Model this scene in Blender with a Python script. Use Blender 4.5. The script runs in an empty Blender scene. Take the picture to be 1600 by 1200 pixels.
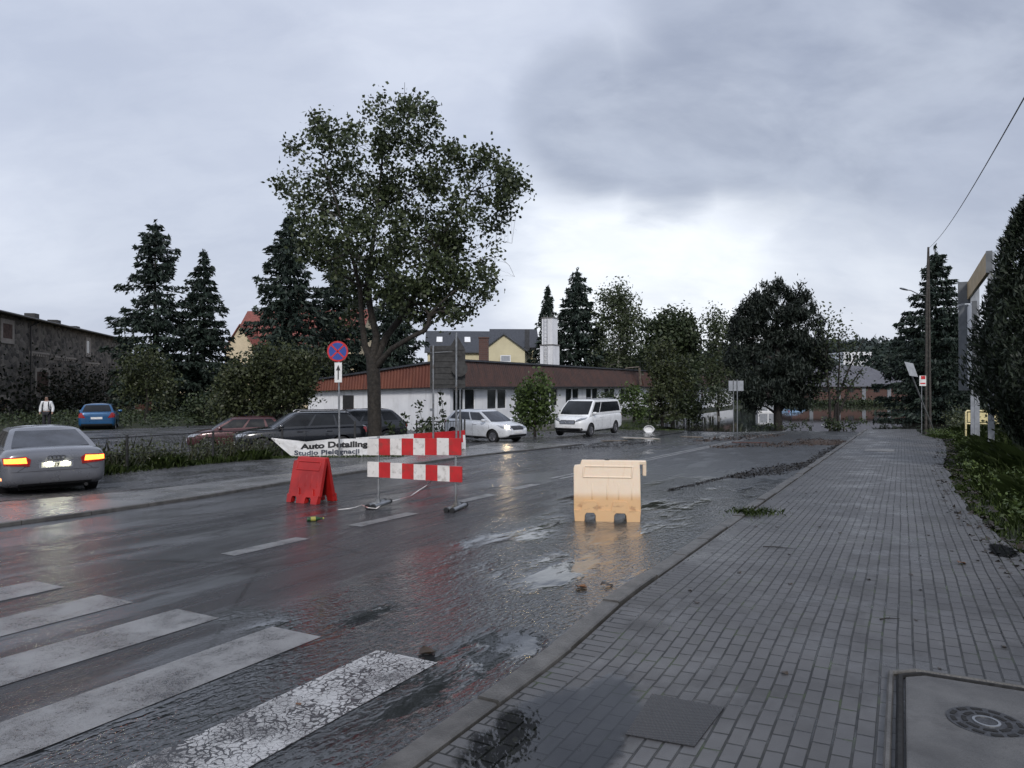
import bpy, bmesh, math, random
import numpy as np
from mathutils import Matrix, Vector, noise as mnoise
from mathutils.bvhtree import BVHTree
rnd = random.Random(7)
sc = bpy.context.scene
COL = sc.collection
F, HV, CH = 1109.0, 604.0, 1.7          # focal length and horizon of the photo (its pixels), eye height in metres

# ------------------------------------------------------------------ frames and ground
ANG = math.atan(.55)
DX, DY = math.sin(ANG), math.cos(ANG)
NX, NY = -DY, DX
PX, PY = 1.71, 7.59

def ss(a, b, x):
    t = np.clip((np.asarray(x, float) - a) / (b - a), 0, 1)
    return t * t * (3 - 2 * t)

def to_st(x, y):
    return (x - PX) * DX + (y - PY) * DY, (x - PX) * NX + (y - PY) * NY

def to_xy(s, t):
    return PX + s * DX + t * NX, PY + s * DY + t * NY

def G(x, y):
    x = np.asarray(x, float); y = np.asarray(y, float)
    s, t = to_st(x, y)
    yy = np.minimum(y, 46)
    A = -.025 * yy
    B = -.2 - .009 * np.minimum(y, 80)
    w = ss(-9, -15, x)
    g = A * (1 - w) + B * w
    fl = ss(45, 52, y) * (1 - ss(12.5, 16.5, t)) * ss(-6.5, -4.2, t) * (1 - ss(106, 110, y))
    g = g - .3 * fl
    g = g + .32 * ss(-3.3, -6.5, t) * (1 - ss(100, 108, y))
    g = g + .55 * ss(106, 116, y) * (1 - w)
    g = g - .15 * np.exp(-((x + 9.9) / 2.6) ** 2 - ((y - 16) / 3) ** 2)
    g = g - .42 * np.exp(-((x + 10.5) / 5.0) ** 2 - ((y - 31) / 4.6) ** 2)
    g = g + .02 * np.sin(x * .7 + 1.3) * np.sin(y * .45) * ss(20, 40, y)
    return g

def g1(x, y): return float(G(x, y))

def W(u, v, d):
    return Vector(((u - 800) / F * d, d, CH - (v - HV) / F * d))

def XU(u, d): return (u - 800) / F * d

# ------------------------------------------------------------------ object helpers
ROOT = {}
def tag(o, label=None, cat=None, group=None, kind=None):
    if label: o['label'] = label
    if cat: o['category'] = cat
    if group: o['group'] = group
    if kind: o['kind'] = kind
    return o

def thing(name, loc, label, cat, rz=0, group=None):
    o = bpy.data.objects.new(name, None); COL.objects.link(o)
    o.location = loc; o.rotation_euler = (0, 0, rz); o.empty_display_size = .3
    ROOT[o.name] = Matrix.Translation(Vector(loc)) @ Matrix.Rotation(rz, 4, 'Z')
    return tag(o, label, cat, group)

def root_of(o):
    while o.parent: o = o.parent
    return o

class MB:
    def __init__(s): s.v = []; s.f = []; s.m = []; s.uv = None
    def add(s, vs, fs, m=0):
        b = len(s.v); s.v += [tuple(p) for p in vs]
        for f in fs: s.f.append([i + b for i in f]); s.m.append(m)
        return s
    def box(s, c, size, rz=0, m=0, M=None):
        x, y, z = [k / 2 for k in size]
        vs = [Vector((a * x, b * y, e * z)) for a in (-1, 1) for b in (-1, 1) for e in (-1, 1)]
        R = M if M is not None else Matrix.Rotation(rz, 3, 'Z')
        vs = [R @ p + Vector(c) for p in vs]
        return s.add(vs, [(0, 1, 3, 2), (4, 6, 7, 5), (0, 4, 5, 1), (2, 3, 7, 6), (0, 2, 6, 4), (1, 5, 7, 3)], m)
    def tube(s, pts, rad, n=8, m=0, cap=True):
        pts = [Vector(p) for p in pts]
        if not hasattr(rad, '__len__'): rad = [rad] * len(pts)
        vs = []; prev = None
        for i, p in enumerate(pts):
            d = (pts[min(i + 1, len(pts) - 1)] - pts[max(i - 1, 0)])
            d = d.normalized() if d.length > 1e-9 else Vector((0, 0, 1))
            if prev is None:
                a = d.cross(Vector((0, 0, 1)))
                if a.length < .1: a = d.cross(Vector((1, 0, 0)))
            else: a = prev - d * prev.dot(d)
            a.normalize(); prev = a; b = d.cross(a)
            for k in range(n):
                t = 2 * math.pi * k / n
                vs.append(p + (a * math.cos(t) + b * math.sin(t)) * rad[i])
        fs = []
        for i in range(len(pts) - 1):
            for k in range(n):
                k2 = (k + 1) % n
                fs.append((i * n + k, i * n + k2, (i + 1) * n + k2, (i + 1) * n + k))
        if cap:
            fs.append(tuple(range(n))[::-1]); fs.append(tuple((len(pts) - 1) * n + k for k in range(n)))
        return s.add(vs, fs, m)
    def prism(s, poly, h0, h1, M=None, m=0):
        """poly in xy, extruded h0..h1 along z, then M"""
        n = len(poly); M = M or Matrix.Identity(4)
        vs = [M @ Vector((p[0], p[1], h)) for h in (h0, h1) for p in poly]
        fs = [tuple(range(n))[::-1], tuple(range(n, 2 * n))] + [(k, (k + 1) % n, n + (k + 1) % n, n + k) for k in range(n)]
        return s.add(vs, fs, m)
    def loft(s, rings, m=0, closed=True, cap=True):
        n = len(rings[0]); vs = [p for r in rings for p in r]; fs = []
        for i in range(len(rings) - 1):
            for k in range(n if closed else n - 1):
                k2 = (k + 1) % n
                fs.append((i * n + k, i * n + k2, (i + 1) * n + k2, (i + 1) * n + k))
        if cap and closed:
            fs.append(tuple(range(n))[::-1]); fs.append(tuple((len(rings) - 1) * n + k for k in range(n)))
        return s.add(vs, fs, m)
    def lathe(s, prof, c=(0, 0, 0), n=20, M=None, m=0):
        M = M or Matrix.Identity(4)
        rings = [[M @ (Vector((r * math.cos(2 * math.pi * k / n), r * math.sin(2 * math.pi * k / n), z)) + Vector(c)) for k in range(n)] for r, z in prof]
        return s.loft(rings, m)
    def disc(s, c, r, n=24, th=.01, M=None, m=0, r0=0):
        M = M or Matrix.Identity(4)
        P = lambda rr, z: [M @ (Vector(c) + Vector((rr * math.cos(2 * math.pi * k / n), rr * math.sin(2 * math.pi * k / n), z))) for k in range(n)]
        if r0:
            return s.loft([P(r, 0), P(r, th), P(r0, th), P(r0, 0), P(r, 0)], m, cap=False)
        return s.loft([P(r, 0), P(r, th)], m)
    def build(s, name, mats, parent=None, world=True, origin=None, smooth=False, bevel=0, sharp=None):
        me = bpy.data.meshes.new(name)
        vs = s.v
        if parent is not None and world:
            Mi = ROOT[root_of(parent).name].inverted()
            vs = [Mi @ Vector(p) for p in vs]
        if origin is not None:
            vs = [(p[0] - origin[0], p[1] - origin[1], p[2] - origin[2]) for p in vs]
        me.from_pydata([tuple(p) for p in vs], [], s.f)
        bm = bmesh.new(); bm.from_mesh(me); bmesh.ops.recalc_face_normals(bm, faces=bm.faces); bm.to_mesh(me); bm.free()
        mats = mats if isinstance(mats, (list, tuple)) else [mats]
        for q in mats: me.materials.append(q)
        if len(mats) > 1: me.polygons.foreach_set('material_index', s.m)
        if smooth:
            me.shade_smooth()
            me.set_sharp_from_angle(angle=math.radians(sharp if sharp else 40))
        o = bpy.data.objects.new(name, me); COL.objects.link(o)
        if parent is not None: o.parent = parent
        if origin is not None: o.location = origin
        if bevel:
            b = o.modifiers.new('Bevel', 'BEVEL'); b.width = bevel; b.segments = 2; b.limit_method = 'ANGLE'; b.angle_limit = math.radians(35)
        return o

def npmesh(name, V, k, mat, parent=None, origin=None):
    """V: (N*k,3) vertices, every k of them one polygon"""
    V = np.asarray(V, np.float32).reshape(-1, 3)
    if parent is not None:
        Mi = np.array(ROOT[root_of(parent).name].inverted())
        V = V @ Mi[:3, :3].T + Mi[:3, 3]
    if origin is not None: V = V - np.array(origin)
    n = len(V); nf = n // k
    me = bpy.data.meshes.new(name)
    me.vertices.add(n); me.vertices.foreach_set('co', V.astype(np.float32).ravel())
    me.loops.add(n); me.loops.foreach_set('vertex_index', np.arange(n, dtype=np.int32))
    me.polygons.add(nf); me.polygons.foreach_set('loop_start', np.arange(0, n, k, dtype=np.int32))
    me.update(calc_edges=True); me.validate()
    me.materials.append(mat)
    o = bpy.data.objects.new(name, me); COL.objects.link(o)
    if parent is not None: o.parent = parent
    if origin is not None: o.location = origin
    return o

def copy_tree(o, parent=None):
    c = o.copy(); COL.objects.link(c)
    if parent is not None: c.parent = parent
    for ch in list(o.children): copy_tree(ch, c)
    return c

# ------------------------------------------------------------------ materials
class NT:
    def __init__(s, name):
        s.mat = bpy.data.materials.new(name); s.mat.use_nodes = True
        s.t = s.mat.node_tree; s.t.nodes.clear()
        s.out = s.t.nodes.new('ShaderNodeOutputMaterial')
    def n(s, typ, **kw):
        q = s.t.nodes.new(typ)
        for k, v in kw.items(): setattr(q, k, v)
        return q
    def put(s, sock, val):
        if hasattr(val, 'is_linked') or isinstance(val, bpy.types.NodeSocket): s.t.links.new(val, sock)
        elif isinstance(val, (tuple, list)) and len(val) == 3 and sock.type == 'RGBA': sock.default_value = (*val, 1)
        else: sock.default_value = val
    def coord(s, kind='Object'): return s.n('ShaderNodeTexCoord').outputs[kind]
    def math(s, op, a, b=0.0, clamp=False):
        q = s.n('ShaderNodeMath', operation=op); q.use_clamp = clamp
        s.put(q.inputs[0], a); s.put(q.inputs[1], b); return q.outputs[0]
    def vmap(s, vec, scale=(1, 1, 1), loc=(0, 0, 0), rot=(0, 0, 0)):
        q = s.n('ShaderNodeMapping'); s.put(q.inputs['Vector'], vec)
        q.inputs['Scale'].default_value = scale; q.inputs['Location'].default_value = loc; q.inputs['Rotation'].default_value = rot
        return q.outputs[0]
    def noise(s, vec, scale, detail=3, rough=.55, dist=0):
        q = s.n('ShaderNodeTexNoise'); s.put(q.inputs['Vector'], vec)
        q.inputs['Scale'].default_value = scale; q.inputs['Detail'].default_value = detail
        q.inputs['Roughness'].default_value = rough; q.inputs['Distortion'].default_value = dist
        return q.outputs[0]
    def voro(s, vec, scale, feature='F1', rand=1):
        q = s.n('ShaderNodeTexVoronoi', feature=feature); s.put(q.inputs['Vector'], vec)
        q.inputs['Scale'].default_value = scale; q.inputs['Randomness'].default_value = rand
        return q
    def ramp(s, fac, a, b, c0=0.0, c1=1.0):
        q = s.n('ShaderNodeMapRange'); q.interpolation_type = 'SMOOTHSTEP'
        s.put(q.inputs['Value'], fac); q.inputs['From Min'].default_value = a; q.inputs['From Max'].default_value = b
        q.inputs['To Min'].default_value = c0; q.inputs['To Max'].default_value = c1
        return q.outputs[0]
    def mix(s, fac, a, b, mode='MIX'):
        q = s.n('ShaderNodeMix', data_type='RGBA', blend_type=mode)
        s.put(q.inputs[0], fac); s.put(q.inputs[6], a); s.put(q.inputs[7], b); return q.outputs[2]
    def fmix(s, fac, a, b):
        q = s.n('ShaderNodeMix', data_type='FLOAT')
        s.put(q.inputs[0], fac); s.put(q.inputs[2], a); s.put(q.inputs[3], b); return q.outputs[0]
    def bump(s, h, strength, dist, normal=None):
        q = s.n('ShaderNodeBump'); s.put(q.inputs['Height'], h)
        s.put(q.inputs['Strength'], strength); q.inputs['Distance'].default_value = dist
        if normal is not None: s.put(q.inputs['Normal'], normal)
        return q.outputs[0]
    def sep(s, vec):
        q = s.n('ShaderNodeSeparateXYZ'); s.put(q.inputs[0], vec); return q.outputs
    def bsdf(s, col, rough=.5, normal=None, metal=0.0, spec=.5, **kw):
        q = s.n('ShaderNodeBsdfPrincipled')
        s.put(q.inputs['Base Color'], col); s.put(q.inputs['Roughness'], rough); s.put(q.inputs['Metallic'], metal)
        s.put(q.inputs['Specular IOR Level'], spec)
        if normal is not None: s.put(q.inputs['Normal'], normal)
        for k, v in kw.items(): s.put(q.inputs[k.replace('_', ' ')], v)
        return q
    def done(s, shader):
        s.t.links.new(shader.outputs[0], s.out.inputs[0]); return s.mat

def pm(name, col, rough=.5, metal=0.0, var=.18, scale=6, bump=0.0, bscale=40, spec=.5, dirt=None, dscale=2.5, **kw):
    """plain procedural material: colour varied by noise, optional bump and dirt blotches"""
    n = NT(name); c = n.coord()
    f = n.noise(c, scale, 4)
    lo = tuple(max(0, k * (1 - var)) for k in col); hi = tuple(min(1, k * (1 + var)) for k in col)
    cc = n.mix(n.ramp(f, .3, .7), lo, hi)
    if dirt: cc = n.mix(n.ramp(n.noise(c, dscale, 5, .65), .5, .72, 0, .75), cc, dirt)
    nb = n.bump(n.noise(c, bscale, 3), bump, .02) if bump else None
    r = n.ramp(n.noise(c, scale * 1.7, 3), .3, .7, max(.02, rough * .85), min(1, rough * 1.15))
    return n.done(n.bsdf(cc, r, nb, metal, spec, **kw))

def emis(name, col, strength, base=(.5, .1, .05)):
    n = NT(name); c = n.coord()
    v = n.ramp(n.noise(c, 30, 2), .3, .7, .75, 1.15)
    q = n.bsdf(base, .15); n.put(q.inputs['Emission Color'], col); n.put(q.inputs['Emission Strength'], n.math('MULTIPLY', v, strength))
    return n.done(q)

def leafmat(name, dark, light, trans=.25, rough=.45):
    n = NT(name); g = n.n('ShaderNodeNewGeometry')
    c = n.coord(); f = n.math('ADD', n.math('MULTIPLY', g.outputs['Random Per Island'], .65), n.math('MULTIPLY', n.noise(c, .8, 2), .35))
    col = n.mix(n.ramp(f, .1, .95), dark, light)
    b = n.bsdf(col, rough, None, 0, .35)
    t = n.n('ShaderNodeBsdfTranslucent'); n.put(t.inputs[0], col)
    m = n.n('ShaderNodeMixShader'); m.inputs[0].default_value = trans
    n.t.links.new(b.outputs[0], m.inputs[1]); n.t.links.new(t.outputs[0], m.inputs[2])
    return n.done(m)

M = {}
M['steel'] = pm('galvanised steel', (.32, .33, .34), .38, .8, .2, 12, dirt=(.16, .13, .1))
M['darksteel'] = pm('dark painted steel', (.035, .035, .036), .45, .2, .3, 10)
M['rubber'] = pm('black rubber', (.013, .013, .014), .55, 0, .3, 20)
M['blackplastic'] = pm('black plastic', (.018, .018, .02), .4, 0, .2, 15)
M['void'] = pm('dark underside', (.008, .008, .008), .9, 0, .2, 15)
M['glass'] = pm('dark car glass', (.010, .012, .015), .2, 0, .3, 3, spec=.35)
M['glassgrey'] = pm('grey tinted car glass', (.045, .05, .062), .18, 0, .3, 3, spec=.4)
M['windowglass'] = pm('window glass', (.012, .014, .018), .08, 0, .6, 1.5, spec=.7)
M['rim'] = pm('alloy rim', (.35, .35, .37), .3, .9, .15, 20)
M['chrome'] = pm('chrome', (.6, .6, .62), .12, 1, .1, 20)
M['plate'] = pm('white licence plate', (.7, .7, .7), .35, 0, .1, 10)
M['white'] = pm('white paint', (.78, .79, .8), .45, 0, .05, 4)
M['whiterender'] = pm('white rendered wall', (.78, .79, .82), .75, 0, .06, 1.2, .15, 60, dirt=(.55, .55, .55), dscale=.6)
M['redroof'] = pm('red roof tiles', (.2, .06, .045), .6, 0, .3, 6, .4, 8)
M['cream'] = pm('cream rendered wall', (.62, .52, .36), .8, 0, .08, 1.5, .1, 50)
M['slate'] = pm('dark roof tiles', (.035, .038, .046), .42, 0, .3, 5, .4, 9)
M['polewood'] = pm('dark tarred pole wood', (.05, .045, .04), .8, 0, .35, 7, .3, 40)
M['wood'] = pm('weathered wood', (.14, .115, .09), .75, 0, .35, 7, .3, 40)
M['brownwood'] = pm('brown stained wood', (.075, .03, .022), .65, 0, .3, 9, .2, 30)
M['concrete'] = pm('wet concrete', (.17, .165, .155), .5, 0, .22, 5, .25, 70, dirt=(.09, .085, .08))
M['bark'] = pm('tree bark', (.026, .022, .018), .85, 0, .45, 9, .9, 18)
M['darkbark'] = pm('dark bark', (.02, .017, .015), .9, 0, .4, 9, .9, 18)
M['birchbark'] = pm('pale birch bark', (.3, .29, .27), .8, 0, .5, 6, .4, 20)
M['signred'] = pm('red sign sheeting', (.5, .02, .025), .4, 0, .12, 8)
M['signblue'] = pm('blue sign sheeting', (.02, .06, .3), .4, 0, .12, 8)
M['signwhite'] = pm('white sign sheeting', (.72, .72, .71), .42, 0, .08, 8, dirt=(.45, .43, .4))
M['black'] = pm('black print', (.012, .012, .014), .5, 0, .2, 10)
M['yellowpaint'] = pm('pale yellow paint', (.72, .62, .33), .5, 0, .1, 8)
M['signback'] = pm('dark weathered board back', (.03, .03, .03), .65, 0, .35, 7, .2, 30)
M['greysheet'] = pm('grey aluminium sheet', (.36, .38, .41), .4, .4, .12, 6)
M['skin'] = pm('skin', (.3, .18, .13), .5, 0, .1, 12)
M['cloth_white'] = pm('white cloth', (.7, .71, .73), .85, 0, .1, 12)
M['cloth_dark'] = pm('dark cloth', (.02, .02, .025), .9, 0, .2, 12)
M['hair'] = pm('dark hair', (.02, .015, .012), .7, 0, .3, 30)
M['kerbstone'] = pm('wet kerb concrete', (.085, .082, .077), .45, 0, .3, 6, .35, 70, dirt=(.04, .038, .034))

def streaked(name, c0, c1, dirt, rough, amount=.6, metal=0.0):
    n = NT(name); c = n.coord()
    col = n.mix(n.ramp(n.noise(c, 1.1, 4), .3, .7), c0, c1)
    s1 = n.ramp(n.noise(n.vmap(c, (3.2, 3.2, .18)), 1.0, 5, .65), .5, .74, 0, amount)
    s2 = n.ramp(n.noise(n.vmap(c, (.9, .9, .5), (3, 1, 2)), 1.0, 5, .7), .52, .75, 0, amount * .7)
    col = n.mix(n.math('MAXIMUM', s1, s2), col, dirt)
    return n.done(n.bsdf(col, rough, n.bump(n.noise(c, 45, 3), .2, .02), metal, .4))
M['whiterender'] = streaked('white rendered wall stained', (.74, .75, .78), (.83, .84, .86), (.42, .42, .41), .75, .55)
def brickmat(name, c1, c2, mortar, bw, bh, ms=.01, rot=None, rough=.75):
    n = NT(name); q = n.n('ShaderNodeTexBrick'); n.put(q.inputs['Vector'], n.coord('UV'))
    q.inputs['Color1'].default_value = (*c1, 1); q.inputs['Color2'].default_value = (*c2, 1); q.inputs['Mortar'].default_value = (*mortar, 1)
    q.inputs['Scale'].default_value = 1; q.inputs['Brick Width'].default_value = bw; q.inputs['Row Height'].default_value = bh; q.inputs['Mortar Size'].default_value = ms
    return n.done(n.bsdf(q.outputs[0], rough, n.bump(q.outputs[1], -.5, .01)))
M['brick'] = brickmat('red brickwork', (.075, .034, .028), (.10, .046, .037), (.09, .078, .07), .5, .16, .012)

def stonemat():
    n = NT('rough field stone'); c = n.vmap(n.coord(), (1, 1, 1.5))
    c2 = n.n('ShaderNodeVectorMath', operation='ADD'); n.put(c2.inputs[0], c)
    nz = n.n('ShaderNodeTexNoise'); n.put(nz.inputs['Vector'], c); nz.inputs['Scale'].default_value = 1.7
    sc_ = n.n('ShaderNodeVectorMath', operation='SCALE'); n.put(sc_.inputs[0], nz.outputs[1]); sc_.inputs['Scale'].default_value = .18
    n.put(c2.inputs[1], sc_.outputs[0]); c = c2.outputs[0]
    e = n.voro(c, 2.2, 'DISTANCE_TO_EDGE').outputs[0]; v = n.voro(c, 2.2).outputs['Color']
    s = n.mix(n.sep(v)[0], (.022, .021, .02), (.19, .17, .148))
    s = n.mix(n.ramp(n.noise(c, .45, 4), .5, .68, 0, .7), s, (.016, .016, .016))
    mort = n.math('MULTIPLY', n.ramp(e, .0, .06, 1, 0), n.ramp(n.noise(c, .9, 3), .42, .7, .05, .75))
    s = n.mix(mort, s, (.28, .26, .23))
    return n.done(n.bsdf(s, .8, n.bump(n.math('ADD', e, n.math('MULTIPLY', n.noise(c, 12, 4), .3)), .8, .06)))
M['stone'] = stonemat()

# ---- ground materials; UV holds (s, t) of the road frame in metres
def asphalt(name, water=True):
    n = NT(name); uv = n.coord('UV'); s_, t_, _ = n.sep(uv)
    big = n.noise(n.vmap(uv, (.35, .9, 1)), 1.0, 4, .6)
    patch = n.noise(n.vmap(uv, (.12, .6, 1), (3.1, 7.7, 0)), 1.0, 5, .6, .8)
    grain = n.noise(uv, 160, 2); grain2 = n.voro(uv, 95).outputs[0]
    col = n.mix(n.ramp(big, .3, .7), (.026, .026, .029), (.046, .046, .05))
    col = n.mix(n.ramp(grain, .52, .75, 0, .7), col, (.13, .13, .13))
    col = n.mix(n.ramp(n.noise(n.vmap(uv, (.18, .9, 1), (2, 2, 0)), 1.6, 6, .7), .5, .66, 0, .6), col, (.014, .014, .016))
    crack = n.voro(n.vmap(n.mix(.12, uv, n.n('ShaderNodeTexNoise').outputs[1]), (.3, .45, 1)), 1.0, 'DISTANCE_TO_EDGE').outputs[0]
    col = n.mix(n.ramp(crack, 0, .012, .75, 0), col, (.008, .008, .008))
    # wet film: flowing along the right kerb, broken sheets elsewhere
    edge = n.math('ADD', t_, n.math('MULTIPLY', n.math('SUBTRACT', n.noise(n.vmap(uv, (.5, .8, 1)), 1, 4), .5), 3.2))
    wide = n.ramp(s_, -5, 20, 2.3, 5.6)
    flow = n.ramp(n.math('SUBTRACT', edge, wide), -.25, .25, 1, 0) if water else 0.0
    tr = n.math('MAXIMUM', n.ramp(n.math('ABSOLUTE', n.math('SUBTRACT', t_, 5.7)), .15, .5, 1, 0), n.ramp(n.math('ABSOLUTE', n.math('SUBTRACT', t_, 7.4)), .15, .5, 1, 0))
    film = n.math('MAXIMUM', n.ramp(patch, .48, .55), n.math('MULTIPLY', tr, n.ramp(n.noise(n.vmap(uv, (.5, 1.5, 1), (5, 1, 0)), 1.4, 4, .65), .42, .52)))
    wet = n.math('MAXIMUM', flow, n.math('MULTIPLY', film, .75))
    col = n.mix(flow, col, (.022, .024, .026))
    rip = n.noise(n.vmap(uv, (6.5, 12, 1), (0, 0, 0), (0, 0, .35)), 2.3, 3, .5, .5)
    rip2 = n.noise(n.vmap(uv, (3, 6.5, 1)), 1.5, 2, .5, .5)
    calm = n.ramp(n.noise(n.vmap(uv, (.6, 1.5, 1), (9, 2, 0)), 1.0, 5), .47, .62, 1, .06)
    ripple = n.math('MULTIPLY', n.math('ADD', rip, n.math('MULTIPLY', rip2, .8)), calm)
    hfilm = n.math('ADD', n.math('MULTIPLY', grain, .35), n.math('MULTIPLY', grain2, .65))
    nb1 = n.bump(n.math('ADD', hfilm, n.math('MULTIPLY', n.noise(n.vmap(uv, (1.2, 3.5, 1)), 3, 4, .65), 2.2)), n.math('MULTIPLY', n.fmix(wet, .85, n.ramp(s_, 5, 16, .08, .6)), n.fmix(flow, 1.0, calm)), .013)
    nb0 = n.bump(n.noise(n.vmap(uv, (.45, 1.1, 1), (6, 6, 0)), 1.0, 3, .5), .9, .07, nb1)
    nb2 = n.bump(ripple, n.math('MULTIPLY', flow, n.ramp(s_, 4, 18, .7, 1.0)), .028, n.bump(ripple, n.math('MULTIPLY', flow, n.ramp(s_, 5, 20, 0, 1)), .05, nb0))
    streak = n.ramp(n.noise(n.vmap(uv, (.25, 3.2, 1), (1.7, 4, 0)), 1.3, 4, .6), .45, .65)
    r = n.fmix(flow, n.fmix(film, n.fmix(streak, .17, .36), .05), n.ramp(s_, 3, 14, .05, .42))
    return n.done(n.bsdf(col, r, nb2, 0, n.fmix(n.math('MAXIMUM', flow, film), .5, .95)))
M['asphalt'] = asphalt('wet asphalt')

def pavers():
    n = NT('wet concrete pavers'); uv = n.coord('UV'); s_, t_, _ = n.sep(uv)
    wob = n.n('ShaderNodeTexNoise'); n.put(wob.inputs['Vector'], uv); wob.inputs['Scale'].default_value = .9; wob.inputs['Detail'].default_value = 2
    wv = n.n('ShaderNodeVectorMath', operation='MULTIPLY_ADD'); n.put(wv.inputs[0], wob.outputs[1]); wv.inputs[1].default_value = (.028, .028, 0); n.put(wv.inputs[2], uv)
    def br(vec, w, h):
        q = n.n('ShaderNodeTexBrick'); n.put(q.inputs['Vector'], vec)
        q.inputs['Color1'].default_value = (0, 0, 0, 1); q.inputs['Color2'].default_value = (1, 1, 1, 1); q.inputs['Mortar'].default_value = (.5, .5, .5, 1)
        q.inputs['Scale'].default_value = 1; q.inputs['Brick Width'].default_value = w; q.inputs['Row Height'].default_value = h
        q.inputs['Mortar Size'].default_value = .007; q.inputs['Mortar Smooth'].default_value = .25; q.inputs['Bias'].default_value = 0
        return q
    a = br(wv.outputs[0], .19, .092)
    b = br(n.vmap(wv.outputs[0], (1, 1, 1), (0, 0, 0), (0, 0, math.pi / 2)), .40, .092)
    head = n.math('GREATER_THAN', t_, -.36)
    shade = n.mix(head, a.outputs[0], b.outputs[0]); mort = n.fmix(head, a.outputs[1], b.outputs[1])
    big = n.noise(uv, .8, 5, .6); fine = n.noise(uv, 120, 3, .7)
    col = n.mix(n.ramp(big, .3, .7), (.046, .045, .045), (.105, .104, .104))
    col = n.mix(n.math('MULTIPLY', n.sep(shade)[0], .5), col, (.098, .098, .103))
    col = n.mix(n.ramp(fine, .6, .8, 0, .35), col, (.2, .2, .2))
    col = n.mix(n.ramp(n.noise(uv, 55, 2), .68, .76, 0, .8), col, (.012, .012, .01))
    col = n.mix(mort, col, n.mix(n.ramp(n.noise(uv, 5, 3), .4, .65), (.006, .006, .006), (.02, .02, .016)))
    stain = n.math('MULTIPLY', n.ramp(n.noise(n.vmap(uv, (.6, 1.2, 1), (4, 9, 0)), 1.1, 6, .7), .52, .66), .55)
    col = n.mix(stain, col, (.028, .027, .026))
    pale = n.ramp(n.noise(n.vmap(uv, (1, 1, 1), (11, 3, 0)), 2.6, 5, .7), .60, .74, 0, .4)
    col = n.mix(pale, col, (.17, .168, .165))
    col = n.mix(n.math('MULTIPLY', n.ramp(n.noise(uv, 3.3, 4), .56, .66), n.ramp(mort, .2, .8)), col, (.03, .045, .012))
    wetp = n.ramp(n.noise(uv, 1.1, 4, .6), .48, .66)
    jw = n.math('MULTIPLY', mort, n.ramp(n.noise(uv, 2.1, 3), .52, .62))
    r = n.fmix(n.math('MAXIMUM', n.math('MULTIPLY', wetp, .8), jw), .52, .2)
    h = n.math('ADD', n.math('MULTIPLY', mort, -1.0), n.math('ADD', n.math('MULTIPLY', fine, .12), n.math('MULTIPLY', n.sep(shade)[0], .25)))
    return n.done(n.bsdf(col, r, n.bump(n.noise(uv, 2.2, 2), .25, .06, n.bump(h, .95, .016)), 0, .5))
M['pavers'] = pavers()

def gravel():
    n = NT('wet gravel'); uv = n.coord('UV')
    v = n.voro(uv, 17); c = n.mix(n.sep(v.outputs['Color'])[0], (.016, .016, .018), (.15, .15, .155))
    c = n.mix(n.ramp(n.noise(uv, .5, 4), .4, .65, 0, .6), c, (.02, .02, .02))
    h = n.math('ADD', n.math('MULTIPLY', v.outputs[0], -1), n.math('MULTIPLY', n.noise(uv, 1.4, 4), 2.0))
    r = n.ramp(n.noise(uv, .8, 4), .42, .6, .42, .10)
    return n.done(n.bsdf(c, r, n.bump(h, .95, .07), 0, .5))
M['gravel'] = gravel()

def soil():
    n = NT('soil and short grass'); c = n.coord()
    f = n.noise(c, .7, 6, .65)
    col = n.mix(n.ramp(f, .35, .65), (.018, .024, .012), (.04, .045, .022))
    return n.done(n.bsdf(col, .85, n.bump(n.noise(c, 7, 5), .8, .08), 0, .3))
M['soil'] = soil()

def slab():
    n = NT('wet screeded concrete'); uv = n.coord('UV')
    col = n.mix(n.ramp(n.noise(uv, 1.3, 5), .3, .7), (.1, .1, .1), (.175, .17, .165))
    col = n.mix(n.ramp(n.noise(uv, 30, 3), .66, .75, 0, .8), col, (.02, .02, .02))
    r = n.ramp(n.noise(uv, .9, 4), .4, .65, .34, .12)
    return n.done(n.bsdf(col, r, n.bump(n.noise(uv, 45, 4), .35, .02), 0, .5))
M['slab'] = slab()
M['coverslab'] = pm('worn wet concrete slab', (.088, .086, .083), .42, 0, .28, 3, .35, 80, dirt=(.04, .038, .036), dscale=4)

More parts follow.
